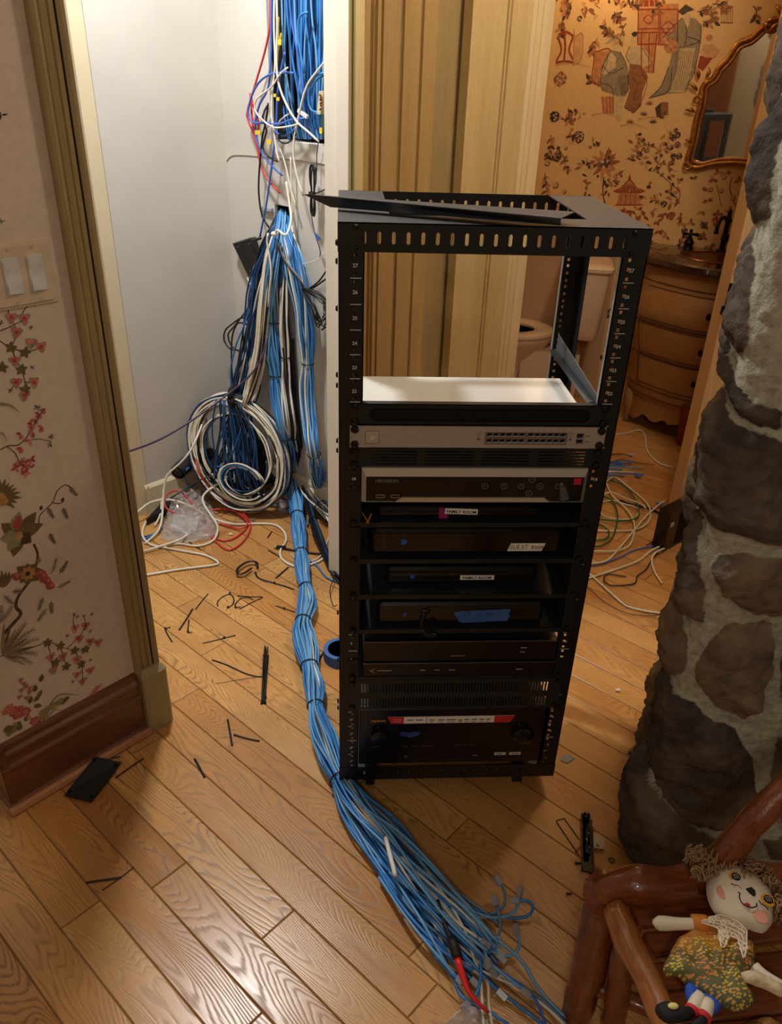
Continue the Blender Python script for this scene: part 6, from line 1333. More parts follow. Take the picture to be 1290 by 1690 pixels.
# black plate on the floor
t = thing('cover_plate', 'flat black rectangular cover plate with corner screws on the floor by the baseboard', 'plate', tuple(Z5(350, 200, 0)))
mb = MB(); c4 = [Z5(*p) for p in ((247, 262, .004), (347, 288, .004), (460, 140, .022), (362, 117, .030))]; mb.prism(c4, UP*.006); mb.build('plate', BLK3, t)
mb = MB()
cc = sum(c4, Vector())/4
for p in c4: q = cc.lerp(p, .82)+UP*.006; mb.cyl(q, q+UP*.002, .004, n=10)
mb.build('corner_screw', BLK2, t)
# roll of blue tape beside the rack
t = thing('tape_roll', 'roll of blue painter tape half hidden behind the rack post', 'tape', tuple(G(556, 1075, 0)))
c = G(562, 1078, .018); mb = MB(); mb.lathe([(.038, -.018), (.052, -.018), (.052, .018), (.038, .018)], c, 28); mb.build('tape', BT_, t, smooth=True)
mb = MB(); mb.lathe([(.034, -.018), (.039, -.018), (.039, .018), (.034, .018)], c, 28); mb.build('core', mat('card_core', (190, 176, 150), .7), t, smooth=True)
# slide latch, wire clip, screws by the column
t = thing('sliding_bracket', 'black metal latch mechanism with steel tab beside the stone column', 'bracket', tuple(G(967, 1435, 0)))
def Z7(x, y, z=0): return G(880+x/3.146, 1200+y/3.147, z)
a, b = Z7(278, 755, .0), Z7(270, 480, .0); dv = (b-a).normalized(); sv = Vector((dv.y, -dv.x, 0)); Lb = (b-a).length
mb = MB(); mb.obox(a-sv*.013, dv*Lb, sv*.028, UP*.004); mb.obox(a-sv*.013, dv*Lb, sv*.0025, UP*.020); mb.obox(a+sv*.0125, dv*Lb*.8, sv*.0025, UP*.014); mb.build('channel', BLK2, t)
mb = MB(); mb.cyl(a+dv*Lb*.25+UP*.014, a+dv*Lb*.82+UP*.014, .007, n=12); mb.ball(b-dv*.002+UP*.014, .010, n=12); mb.build('cylinder', BLK2, t, smooth='all')
mb = MB()
for f in (.35, .5, .62): mb.ball(a+dv*Lb*f+UP*.021+sv*.003*(-1 if f == .5 else 1), .0022, n=8, m=5)
mb.ball(b+UP*.022, .003, n=8, m=5); mb.build('rivet', ZINC, t, smooth='all')
mb = MB(); mb.plate(a+dv*Lb*.42+sv*.014+UP*.008, sv, dv, 0, .026, 0, .034, [(.008, .013, .006, .011)], UP*.0015); mb.build('steel_tab', mat('galvanised_tab', (150, 146, 138), .4, .7), t)['label'] = 'grey steel tab'
mb = MB(); mb.tube([Z7(*p, .002) for p in ((238, 668), (118, 490), (122, 484), (160, 474), (238, 585))], .0012, 5); tag(mb.build('wire_clip', TIE), 'thin black bent wire loop left of the latch mechanism', 'wire')
for i, (x, y, l) in enumerate(((222, 712, 'black screw left of the latch foot'), (300, 770, 'black screw touching the latch foot'), (278, 802, 'black screw just below the latch'), (176, 872, 'black screw farthest from the latch'))):
    p = Z7(x, y, .0); q = Vector((math.cos(i*2.1), math.sin(i*2.1), 0)); mb = MB(); mb.cyl(p+UP*.003, p+UP*.003+q*.010, .0022, .0015, 8); mb.cyl(p+UP*.0038, p+UP*.0038-q*.0025, .0036, .0036, 10); tag(mb.build('screw', BLK2, smooth=True), l, 'screw')
mb = MB(); c = Z7(405, 692, .0015); mb.tube([c+X*(.006*math.cos(a_))+Y*(.006*math.sin(a_)) for a_ in np.linspace(0, 6.28, 17)], .0018, 6); tag(mb.build('washer', mat('dull_washer', (96, 88, 74), .5, .6)), 'small metal ring on the floor at the foot of the stone column', 'washer')
mb = MB(); o = G(925, 1256, .001); mb.prism([o, G(926, 1249, .001), G(938, 1246, .001), G(948, 1253, .001), G(936, 1260, .001)], UP*.002); tag(mb.build('tape_scrap', mat('grey_tape', (120, 122, 116), .4, .3)), 'small grey scrap of tape on the planks right of the rack', 'scrap')
mb = MB(); c = G(1020, 1139, .005); mb.cyl(c-X*.007, c+X*.004, .004, .005, 8); tag(mb.build('wire_nut', mat('white_nut', (226, 220, 208), .5)), 'tiny white plastic plug on the sunny planks beside the column', 'plug')
mb = MB(); c = C3(560, 742, .005); mb.cyl(c-X*.010, c+X*.004, .006, .004, 8); tag(mb.build('wire_nut', mat('white_nut', (226, 220, 208), .5)), 'small white plastic cap inside the red cable loop', 'cap')
mb = MB(); mb.obox(C3(640, 575, .01), X*.022, Y*.01, UP*.04); tag(mb.build('cable_clip', mat('white_nut', (226, 220, 208), .5)), 'white plastic clip standing at the foot of the coil', 'clip')
t = thing('modem', 'black boxy modem with white letter mark standing beside the stone column on the floor', 'modem', tuple(G(1115, 900, 0)))
a = G(1093, 912, 0); b = G(1136, 925, 0); a = Vector((a.x, a.y, 0)); sv = Vector((.80, .60, 0)).normalized(); fv = Vector((-.60, .80, 0))
mb = MB(); mb.obox(a+UP*.004, sv*.16, fv*.05, UP*.165); mb.build('case', BLK2, t)
mb = MB()
for i in range(9): mb.obox(a+sv*.07+sv*.009*i+UP*.012-fv*.002, sv*.004, fv*.002, UP*.14)
mb.build('grille', BLK3, t)
mb = MB()
for i in range(3): mb.obox(a+sv*(.014+.008*i)+UP*.105-fv*.0012, sv*.004, fv*.0012, UP*.018)
mb.build('letter_mark', PAPER, t)
# ------------------------------------------------------------------ switch plate on the left wall
t = thing('light_switch_plate', 'cream three-gang plate of rocker switches on the floral wallpaper', 'light switches', tuple(AB(.27, 0, 1.21)))
tl, tr, br = Vector((*LW(-20, 404), 0)), Vector((*LW(82, 394), 0)), Vector((*LW(103, 492), 0))
u1 = LW(82, 394)[0]; u1 = .316; u0 = u1-.160; v0, v1 = 1.150, 1.268
PLM = mat('cream_plate', (204, 184, 158), .4)
mb = MB(); gangs = [u1-.034-.046*k for k in range(3)]
mb.prism([AB(u0, 0, v0), AB(u1, 0, v0), AB(u1, 0, v1), AB(u0, 0, v1)], B*.003); mb.prism([AB(u0+.006, .003, v0+.006), AB(u1-.006, .003, v0+.006), AB(u1-.006, .003, v1-.006), AB(u0+.006, .003, v1-.006)], B*.003)
mb.build('plate', PLM, t, smooth=20)
for g_ in gangs:
    mb = MB(); mb.prism([AB(g_-.015, .006, v0+.026), AB(g_+.015, .006, v0+.026), AB(g_+.015, .006, v1-.026), AB(g_-.015, .006, v1-.026)], B*.002)
    mb.add([AB(g_-.013, .0105, v0+.028), AB(g_+.013, .0105, v0+.028), AB(g_+.013, .0075, (v0+v1)/2), AB(g_-.013, .0075, (v0+v1)/2), AB(g_-.013, .010, v1-.028), AB(g_+.013, .010, v1-.028)], [(0, 1, 2, 3), (3, 2, 5, 4)])
    mb.build('rocker', mat('rocker_white', (204, 206, 202), .35), t)
    mb = MB()
    for z in (v0+.011, v1-.011): mb.cyl(AB(g_, .006, z), AB(g_, .0075, z), .0028, n=10)
    mb.build('plate_screw', mat('cream_screw', (186, 170, 148), .4), t)
# ------------------------------------------------------------------ bathroom furniture
PORC = mat('bone_porcelain', (222, 196, 166), .18, var=.03, coat=.4)
tc = Vector((1.235, 2.66, 0)); fd = Vector((-.88, .20, 0)).normalized(); sd = Vector((-fd.y, fd.x, 0))
t = thing('toilet', 'bone coloured toilet with round lid standing against the bathroom wall', 'toilet', tuple(tc))
mb = MB()
def tk(z0, z1, a, b_, r=.03, ins=0):
    pts0 = []; 
    for (sx, sy, st) in ((1, 1, 0), (-1, 1, 90), (-1, -1, 180), (1, -1, 270)):
        for k in range(4): an = R2(st+30*k); pts0.append((sx*(a-r)+r*math.cos(an), sy*(b_-r)+r*math.sin(an)))
    return [tc+fd*p[0]+sd*p[1]+UP*z0 for p in pts0], [tc+fd*p[0]+sd*p[1]+UP*z1 for p in pts0]
def ringstack(lv):
    mb = MB(); vs = []; 
    for z, a, b_ in lv: vs += tk(z, z, a, b_, min(a, b_)*.35)[0]
    n = 16; fs = [(j*n+i, j*n+(i+1) % n, (j+1)*n+(i+1) % n, (j+1)*n+i) for j in range(len(lv)-1) for i in range(n)]+[tuple(range(n)), tuple(range((len(lv)-1)*n, len(lv)*n))]
    mb.add(vs, fs); return mb
ringstack([(.40, .075, .18), (.44, .085, .20), (.62, .095, .215), (.735, .10, .22)]).build('tank', PORC, t, smooth=35)
ringstack([(.735, .105, .225), (.745, .115, .235), (.760, .115, .235), (.772, .10, .22), (.776, .06, .18)]).build('tank_lid', PORC, t, smooth=35)
bc = tc+fd*.36
mb = MB(); mb.lathe([(.10, 0), (.115, .02), (.10, .06), (.095, .14), (.13, .24), (.185, .33), (.20, .36), (.20, .375), (.15, .375), (.12, .33), (.05, .25)], bc, 28, 1.2, .92, fd, sd, UP); mb.build('bowl', PORC, t, smooth=40)
mb = MB(); mb.lathe([(.12, .376), (.118, .388), (.13, .398), (.19, .400), (.208, .392), (.210, .378), (.205, .376)], bc, 32, 1.15, .92, fd, sd, UP); mb.build('seat', PORC, t, smooth=40)
mb = MB(); mb.lathe([(.13, .401), (.205, .402), (.205, .414), (.14, .418)], bc, 32, 1.15, .92, fd, sd, UP) if False else mb.lathe([(.098, .30), (.11, .345)], bc, 24, 1.15, .92, fd, sd, UP); mb.build('bowl_hollow', mat('dark_water', (60, 44, 34), .2), t, smooth=40)
mb = MB(); mb.obox(tc-fd*.02-sd*.10, fd*.30, sd*.20, UP*.30); mb.build('pedestal', PORC, t)
# vanity: serpentine chest with drawers
VAN = wood_mat('antique_cream_wood', (142, 100, 54), (172, 126, 72), (1, 0, 0), 1, .45, 50); VAG = mat('vanity_line', (92, 54, 28), .6)
vc = Qv+Bd*.345; U_ = Bd; N_v = Bn
t = thing('vanity', 'antique cream bombe chest with three curved drawers below a dark stone top', 'vanity', tuple(vc))
HW = .345
def vshape(f, g=1.0, n=28):
    """outline of the front at bulge f: half-width scale and depth"""
    P = []
    for i in range(n+1):
        s = -1+2*i/n; d_ = .36*g+.10*math.cos(s*math.pi*.5)*g+.020*math.cos(s*math.pi*1.5); x = s*HW*f
        e = 1-abs(s)**6*.32; P.append((x, d_*e))
    return P
levels = [(.14, .86, .92), (.18, .90, .95), (.24, .93, .96), (.32, .95, .98), (.42, 1.0, 1.03), (.52, 1.06, 1.08), (.60, 1.09, 1.10), (.68, 1.06, 1.06), (.74, .98, 1.0), (.79, .97, .98), (.80, .97, .98)]
vs = []; n = 28
for z, f, g in levels: vs += [vc+U_*x+N_v*d_+UP*z for x, d_ in vshape(f, g)]+[vc+U_*HW*f+UP*z+N_v*.01, vc-U_*HW*f+UP*z+N_v*.01]
m_ = n+3; fs = [(j*m_+i, j*m_+(i+1) % m_, (j+1)*m_+(i+1) % m_, (j+1)*m_+i) for j in range(len(levels)-1) for i in range(m_)]+[tuple(range(m_)), tuple(range((len(levels)-1)*m_, len(levels)*m_))]
mb = MB(); mb.add(vs, fs); mb.build('body', VAN, t, smooth=35)
def vp(s, z, off=.0):
    z_ = max(.14, min(.80, z)); f = np.interp(z_, [l[0] for l in levels], [l[1] for l in levels]); g = np.interp(z_, [l[0] for l in levels], [l[2] for l in levels])
    d_ = .36*g+.10*math.cos(s*math.pi*.5)*g+.020*math.cos(s*math.pi*1.5); return vc+U_*(s*HW*f)+N_v*(d_*(1-abs(s)**6*.32)+off)+UP*z
def drawer(z0, z1, s0=-.82, s1=.82):
    mb = MB(); N2 = 20; M2 = 5; vs = []
    for j in range(M2+1):
        for i in range(N2+1): vs.append(vp(s0+(s1-s0)*i/N2, z0+(z1-z0)*j/M2, .008 if 0 < i < N2 and 0 < j < M2 else .0005))
    mb.add(vs, [(j*(N2+1)+i, j*(N2+1)+i+1, (j+1)*(N2+1)+i+1, (j+1)*(N2+1)+i) for j in range(M2) for i in range(N2)]); dr = mb.build('drawer', VAN, t, smooth=35)
    mb = MB(); loop = [vp(s0+(s1-s0)*i/20, z0, .002) for i in range(21)]+[vp(s1, z1, .002)]+[vp(s1-(s1-s0)*i/20, z1, .002) for i in range(21)]+[vp(s0, z0, .002)]; mb.tube(loop, .0028, 5); mb.build('drawer_line', VAG, dr)
    mb = MB(); c = vp(0, (z0+z1)/2, .012); mb.lathe([(.002, 0), (.010, .003), (.011, .006), (.004, .010)], c, 12, 1, 1.5, U_, UP, N_v); mb.build('key_plate', mat('dark_iron', (30, 24, 20), .5, .6), dr, smooth='all')
drawer(.575, .715); drawer(.405, .55); drawer(.245, .385)
mb = MB()
for z in (.735, .562, .392, .225, .185): mb.tube([vp(-1+2*i/24, z, .001) for i in range(25)], .0034 if z != .562 else .005, 5)
mb.build('carved_line', VAG, t)
mb = MB(); sk = []
for i in range(33):
    s = -1+2*i/32; sk.append((s, .10-.035*abs(math.sin(s*math.pi*3))-.05*(abs(s)**4)+(.02 if abs(s) < .2 else 0)))
vs = []
for s, zb in sk: vs += [vp(s, .16, .006), vp(s, .14, .008)+UP*0, vp(s, .14, .010)+UP*(zb-.14)]
mb.add(vs, [(3*i+k, 3*i+k+1, 3*i+4+k, 3*i+3+k) for i in range(32) for k in range(2)]); mb.build('scalloped_apron', VAN, t, smooth=35)
for s in (-1, 1):
    for back in (0, 1):
        p = vp(s*.93, .16)-N_v*(.02 if not back else .33); p = Vector((p.x, p.y, 0)); mb = MB(); mb.tube([p+UP*.17, p+UP*.10+N_v*.02, p+UP*.04+N_v*.005, p+UP*.0+N_v*.015], [.030, .024, .014, .020], 10); mb.build('leg', VAN, t, smooth='all')
TOP = mat('brown_marble', (56, 34, 24), .12, var=.35, scale=12, coat=.5)
mb = MB(); vs = []; prof = [(.800, .0), (.806, .018), (.820, .026), (.838, .020), (.845, .010)]
for z, o_ in prof: vs += [vc+U_*(x*1.0)+N_v*d_+UP*z for x, d_ in [(x*(1+o_*3.2), d_+o_) for x, d_ in vshape(1.0, 1.0)]]+[vc+U_*HW*(1+o_*3.2)+UP*z+N_v*.005, vc-U_*HW*(1+o_*3.2)+UP*z+N_v*.005]
fs = [(j*m_+i, j*m_+(i+1) % m_, (j+1)*m_+(i+1) % m_, (j+1)*m_+i) for j in range(len(prof)-1) for i in range(m_)]+[tuple(range(m_)), tuple(range((len(prof)-1)*m_, len(prof)*m_))]
mb.add(vs, fs); mb.build('stone_top', TOP, t, smooth=30)
sc0 = vc+N_v*.24+U_*.0
mb = MB(); mb.lathe([(.165, .8455), (.170, .850), (.182, .852), (.190, .8465), (.188, .8455)], sc0, 36, 1, .72, U_, N_v, UP); mb.lathe([(.168, .8475), (.10, .8468), (.03, .8462)], sc0, 36, 1, .72, U_, N_v, UP)
mb.build('copper_basin', mat('copper_basin', (92, 40, 20), .3, .5), t, smooth=40)
IRON = mat('oiled_bronze', (36, 26, 22), .35, .7)
t = thing('faucet', 'dark bronze gooseneck tap standing behind the copper basin', 'tap', tuple(sc0))
f0 = PL(1190, 415, Qv+Bn*.06, Bn); f0 = Vector((f0.x, f0.y, .8455)); 
mb = MB(); mb.lathe([(.026, 0), (.026, .006), (.014, .014), (.012, .05), (.018, .06), (.012, .075), (.012, .13), (.018, .14), (.012, .155), (.009, .17)], f0, 16); mb.build('column', IRON, t, smooth=True)
mb = MB(); mb.tube(spline([f0+UP*.13, f0+UP*.155+N_v*.03-U_*.01, f0+UP*.160+N_v*.07-U_*.03, f0+UP*.135+N_v*.10-U_*.04, f0+UP*.10+N_v*.105-U_*.042], .008), [.008]*60 if False else .009, 10); mb.ball(f0+UP*.10+N_v*.105-U_*.042, .012, .012, .008); mb.build('spout', IRON, t, smooth='all')
mb = MB(); mb.ball(f0+UP*.178, .010, .010, .014); mb.build('finial', IRON, t, smooth='all')
h0 = PL(1134, 412, Qv+Bn*.07, Bn); h0 = Vector((h0.x, h0.y, .8455))
t = thing('tap_handle', 'dark bronze cross tap handle left of the gooseneck tap', 'tap handle', tuple(h0))
mb = MB(); mb.lathe([(.026, 0), (.024, .006), (.020, .018), (.024, .030), (.016, .045), (.008, .055), (.008, .070)], h0, 16); mb.build('base', IRON, t, smooth=True)
mb = MB(); mb.tube([h0+UP*.068-U_*.028, h0+UP*.068+U_*.028], .006, 8); mb.tube([h0+UP*.068-N_v*.028, h0+UP*.068+N_v*.028], .006, 8)
for d_ in (U_, -U_, N_v, -N_v): mb.ball(h0+UP*.068+d_*.028, .009, n=10)
mb.ball(h0+UP*.084, .008); mb.build('cross_handle', IRON, t, smooth='all')
# mirror with gilded frame: outline in the wall plane, symmetric about its own axis
def MW(x, y):
    p = PL(x, y, Qv+Bn*.02, Bn)-Qv; return (p.dot(Bd), p.z)
left = [MW(*q) for q in ((1262, 42), (1240, 62), (1218, 72), (1200, 98), (1186, 112), (1176, 130), (1160, 142), (1156, 170), (1148, 200), (1142, 235), (1134, 268), (1150, 276), (1176, 270), (1205, 268), (1240, 270))]
ax_ = left[0][0]+.085
ol = [(p[0], p[1]) for p in left]+[(ax_, left[-1][1]+.002)]+[(2*ax_-p[0], p[1]) for p in left[::-1]]+[(ax_, left[0][1]+.012)]
GILT = mat('antique_gilt', (168, 112, 44), .35, .65, .3, 60, bump=.3)
t = thing('wall_mirror', 'gilded carved mirror with leafy crest hanging on the toile wallpaper', 'mirror', tuple(Qv+Bd*ax_+UP*1.5))
def MP(p, o_): return Qv+Bd*p[0]+UP*p[1]+Bn*o_
cx_, cz_ = ax_, sum(p[1] for p in ol)/len(ol)
mb = MB(); mb.poly([MP((cx_+(p[0]-cx_)*.93, cz_+(p[1]-cz_)*.95), .016) for p in ol]); 
gm = bpy.data.materials.new('mirror_glass'); gm.use_nodes = True; b_ = gm.node_tree.nodes['Principled BSDF']; b_.inputs['Metallic'].default_value = 1; b_.inputs['Roughness'].default_value = .03; b_.inputs['Base Color'].default_value = (.82, .80, .76, 1)
mb.build('glass', gm, t)
cl = spline([Vector((p[0], p[1], 0)) for p in ol]+[Vector((ol[0][0], ol[0][1], 0))], .012)
for (dr, rr_, oo) in ((0, .013, .022), (.93, .0075, .026)):
    mb = MB(); mb.tube([MP((cx_+(v.x-cx_)*(dr or 1), cz_+(v.y-cz_)*(dr or 1)), oo) for v in cl], rr_, 8); mb.build('frame_moulding', GILT, t, smooth='all')
def scroll(mb, c, r, turns=1.4, d_=1, a0=0):
    P = []
    for i in range(22): f = i/21; a = a0+d_*turns*6.283*f; q = r*(1-f*.85); P.append(MP((c[0]+q*math.cos(a), c[1]+q*math.sin(a)), .03))
    mb.tube(P, [.007*(1-.6*i/21) for i in range(22)], 7)
mb = MB()
for s in (-1, 1):
    def mx(p): return (p[0] if s < 0 else 2*ax_-p[0], p[1])
    scroll(mb, mx(MW(1134, 272)), .022, 1.3, s); scroll(mb, mx(MW(1150, 165)), .020, 1.2, -s)
    for (x, y, a, L) in ((1150, 150, 2.0, .05), (1146, 185, 2.4, .045), (1152, 130, 1.4, .045), (1165, 128, .9, .04), (1140, 235, 2.2, .03)):
        c = mx(MW(x, y)); a_ = a if s < 0 else math.pi-a; P = [MP((c[0]+L*f*math.cos(a_+.6*f), c[1]+L*f*math.sin(a_+.6*f)), .03+.008*math.sin(3*f)) for f in np.linspace(0, 1, 8)]; mb.tube(P, [.009*math.sin(math.pi*(.12+.85*f)) for f in np.linspace(0, 1, 8)], 6)
mb.build('scroll_ornament', GILT, t, smooth='all')
mb = MB(); cr = (ax_, left[0][1]+.02)
for i in range(13):
    a = math.pi*(i+.5)/13; L = .13 if i % 2 else .09; P = [MP((cr[0]+L*f*math.cos(a)*(1-.3*f), cr[1]-.01+L*f*math.sin(a)-.05*f*f*abs(math.cos(a))), .03+.02*math.sin(2.6*f)) for f in np.linspace(0, 1, 9)]
    mb.tube(P, [.012*math.sin(math.pi*(.1+.86*f)) for f in np.linspace(0, 1, 9)], 7, flat=1.0)
for s in (-1, 1): scroll(mb, (cr[0]+s*.06, cr[1]-.02), .03, 1.3, s)
mb.build('leaf_crest', GILT, t, smooth='all')
mb = MB(); mb.obox((-3.1, -3.15, 0), (4.4, 0, 0), (0, .1, 0), UP*2.62); struct('wall_hall_back', mb, plaster('hall_back_paint', (168, 146, 112)))
mb = MB(); mb.obox((-1.62, -3.05, 0), (.60, 0, 0), (0, .04, 0), UP*2.2); struct('door_3', mb, wood_mat('brown_cabinet_wood', (110, 60, 26), (140, 80, 38), (0, 0, 1), 1, .4))
# brown door and cabinet on the near side of the bathroom (the mirror sees them)
mb = MB(); mb.obox(J2+Dv*.16-Dn*.115, Dv*.34, -Dn*.02, UP*2.1); struct('door_2', mb, wood_mat('brown_door_wood', (110, 60, 26), (140, 80, 38), (0, 0, 1), 1, .4))
# waste bin / red cloth beside the vanity
mb = MB(); c = G(1128, 735, 0); mb.lathe([(.05, 0), (.062, .002), (.072, .20), (.066, .20), (.058, .004)], (c.x+.03, c.y+.02, 0), 20); tag(mb.build('waste_bin', mat('dark_red_lacquer', (120, 24, 16), .5), smooth=True), 'dark red bin standing beside the vanity behind the stone column', 'bin')
# ------------------------------------------------------------------ rustic log chair, bottom right
LOG = wood_mat('varnished_log', (74, 32, 14), (142, 74, 36), (0, 0, 1), 1.6, .30, 60, .8, coat=.4)
LOG2 = wood_mat('varnished_log_light', (110, 60, 26), (172, 108, 54), (0, 1, 0), 1.6, .30, 60, .7, coat=.4)
LOGX = wood_mat('varnished_log_side', (76, 34, 14), (138, 72, 34), (1, 0, 0), 1.6, .30, 60, .8, coat=.4)
ch = thing('log_chair', 'small rustic chair of varnished dark red-brown logs beside the stone column', 'chair', tuple(Vector((.52, -.62, 0))))
def log(name, pts, rads, m, seed=1, n=14, par=ch, bump_=.0045, flat=1.0):
    P = spline(pts, .015); R = np.interp(np.linspace(0, 1, len(P)), np.linspace(0, 1, len(rads)), rads)
    mb = MB(); mb.tube(P, list(R), n, flat=flat)
    mb.v = [tuple(Vector(v)+Vector((noise.noise(Vector(v)*28+Vector((seed, 0, 0))), noise.noise(Vector(v)*28+Vector((0, seed, 0))), noise.noise(Vector(v)*28+Vector((0, 0, seed)))))*bump_) for v in mb.v]
    return mb.build(name, m, par, smooth='all')
HS = .42
k1 = G(1003, 1470, HS-.012); foot = G(950, 1672, 0)
log('leg', [Vector((foot.x, foot.y, .0)), Vector((foot.x+.002, foot.y-.004, .16)), Vector((foot.x+.003, foot.y, .32)), Vector((k1.x-.004, k1.y, HS-.02))], [.030, .031, .034, .036], LOG, 1)
rb = G(1190, 1450, HS)
log('seat_rail', [k1+Vector((-.012, 0, -.006)), G(1040, 1462, HS+.012), G(1100, 1462, HS+.008), G(1150, 1455, HS+.006), rb+X*.02, rb+X*.12-Y*.01], [.022, .032, .029, .031, .028, .028], LOGX, 2)
log('side_rail', [G(1012, 1500, HS-.004), G(1040, 1560, HS-.004), G(1078, 1640, HS-.004), G(1110, 1712, HS-.004), G(1150, 1800, HS-.004)], [.020, .0215, .021, .020, .020], LOG2, 3)
log('back_post', [G(1150, 1458, HS+.01), G(1185, 1420, HS+.06), G(1240, 1360, HS+.13), G(1310, 1290, HS+.20), G(1400, 1200, HS+.30)], [.023, .0225, .022, .021, .021], LOG, 4)
# planks of the seat under the doll
for i, (x0, y0, x1, y1, dz, th) in enumerate(((1045, 1512, 1290, 1488, -.014, .040), (1068, 1562, 1330, 1530, -.03, .040), (1085, 1615, 1350, 1590, -.03, .044), (1105, 1670, 1380, 1640, -.03, .044), (1120, 1725, 1400, 1695, -.03, .044))):
    a = G(x0, y0, HS+dz); b = G(x1, y1, HS+dz); d_ = (b-a); pv = Vector((d_.y, -d_.x, 0)).normalized()
    mb = MB(); mb.rbox(0, d_.length, -th/2, th/2, -.009, .009, .006, axis='x'); dn = d_.normalized()
    mb.v = [tuple(a+dn*v[0]-pv*v[1]+UP*(v[2]+.002*noise.noise(Vector((v[0]*20, v[1]*20, i))))) for v in mb.v]; mb.build('seat_slat', LOGX, ch, smooth=35)
# hidden far legs and stretcher so that the chair stands
for i, (x, y) in enumerate(((.475, -.86), (.84, -.60), (.80, -.92))): log('leg', [Vector((x, y, 0)), Vector((x, y, .2)), Vector((x, y, HS-.02))], [.028, .028, .026], LOG, 5+i)
log('inner_post', [G(1010, 1690, .02)*1.0, G(1022, 1620, .18), G(1032, 1560, .34), G(1040, 1530, HS-.03)], [.022, .022, .02, .018], LOG, 11)
log('stretcher', [Vector((foot.x, foot.y, .10)), Vector((.62, -.60, .11)), Vector((.84, -.60, .10))], [.016, .017, .016], LOG, 12)
# ------------------------------------------------------------------ rag doll lying on the chair seat
MUS = mat('muslin', (226, 214, 192), .75, var=.04, scale=80, bump=.2); 
doll = thing('rag_doll', 'cloth rag doll in an orange speckled dress lying on the log chair', 'doll', tuple(G(1180, 1560, HS)))
HZ = HS+.035
def DP(x, y, z=.0): return G(880+x/3.146, 1200+y/3.147, HZ+z)
hc = DP(1075, 905, .02)
hx = (DP(1180, 905, .02)-DP(960, 905, .02)).normalized(); 
up_ = (DP(1140, 740, .02)-DP(1030, 1050, .02)).normalized(); rt = Vector((up_.y, -up_.x, 0)).normalized(); nz_ = UP
# head: rounded cushion shape from the photo outline
ho = [(905, 760), (895, 830), (905, 900), (935, 960), (990, 1010), (1060, 1040), (1130, 1055), (1185, 1072), (1225, 1040), (1250, 990), (1252, 930), (1235, 870), (1190, 810), (1130, 770), (1080, 740), (1000, 720), (940, 725)]
def cushion(name, outline, thick, m, par=doll, z=.0, n=8, seed=0, cr=.0, base=.0):
    O = [DP(x, y, z) for x, y in outline]; O = spline(O+[O[0]], .006)[:-1]; c = sum(O, Vector())/len(O); K = len(O); vs = []
    for s in (1, -1):
        for j in range(n+1):
            f = j/n; h = thick*math.sqrt(max(0, 1-(1-f)**2.4))*s*(1 if s > 0 else .6)
            for p in O: q = p.lerp(c, f); vs.append(q+UP*(h+cr*noise.noise(Vector((q.x*60, q.y*60, seed)))))
    fs = []
    for b_ in (0, (n+1)*K):
        for j in range(n):
            for i in range(K): fs.append((b_+j*K+i, b_+j*K+(i+1) % K, b_+(j+1)*K+(i+1) % K, b_+(j+1)*K+i))
    mb = MB(); mb.add(vs, fs); o = mb.build(name, m, par, smooth='all')
    import bmesh
    bm = bmesh.new(); bm.from_mesh(o.data); bmesh.ops.remove_doubles(bm, verts=bm.verts, dist=.0003); bmesh.ops.recalc_face_normals(bm, faces=bm.faces); bm.to_mesh(o.data); bm.free(); return o
head = cushion('head', ho, .026, MUS, z=.015)
# face
BRK = mat('brown_felt_black', (26, 20, 20), .8); YEL = mat('yellow_felt', (222, 160, 44), .8, bump=.2); PINK = mat('blush_pink', (226, 158, 140), .8); REDM = mat('mouth_red', (190, 40, 60), .7)
def FZ(x, y): return .015+.0265
def face_tube(pts, w, m, name):
    mb = MB(); mb.tube(spline([DP(x, y, .0405) for x, y in pts], .003), w, 5); return mb.build(name, m, head, smooth='all')
for (x, y) in ((1048, 785), (1215, 903)):
    c = DP(x, y, .037); mb = MB(); P = []
    for i in range(40): a = 6.283*i/40; q = .0098*(1+.10*math.cos(a*13)); P.append(c+X*(q*math.cos(a))+Y*(q*1.05*math.sin(a)))
    mb.prism(P, UP*.003); e = mb.build('eye', YEL, head)
    mb = MB(); mb.cyl(c+UP*.003, c+UP*.0048, .0066, .0066, 20); pu = mb.build('pupil_button', BRK, e); mb = MB()
    for dx in (-.003, 0, .003):
        for dy in (-.003, 0, .003): mb.ball(c+UP*.005+X*dx+Y*dy, .0008, n=6, m=4)
    mb.build('eye_dots', PAPER, e)
mb = MB(); mb.prism([DP(x, y, .0405) for x, y in ((1100, 842), (1130, 832), (1150, 850), (1152, 876), (1140, 879), (1118, 862))], UP*.0012); mb.build('nose', BRK, head)
face_tube([(1060, 858), (1072, 862), (1068, 880), (1080, 910), (1105, 930), (1135, 938), (1158, 930), (1158, 915)], .0009, BRK, 'mouth'); face_tube([(1026, 812), (1045, 822), (1060, 822), (1082, 842)], .0008, BRK, 'eye_stitch'); face_tube([(1170, 900), (1185, 920), (1200, 928), (1218, 948)], .0008, BRK, 'eye_stitch')
mb = MB(); mb.ball(DP(1110, 922, .040), .0045, .0030, .001); mb.build('lip', REDM, head)
for (x, y) in ((992, 860), (1180, 980)): mb = MB(); mb.ball(DP(x, y, .0345), .0115, .013, .0022, 16); mb.build('cheek', PINK, head, smooth='all')
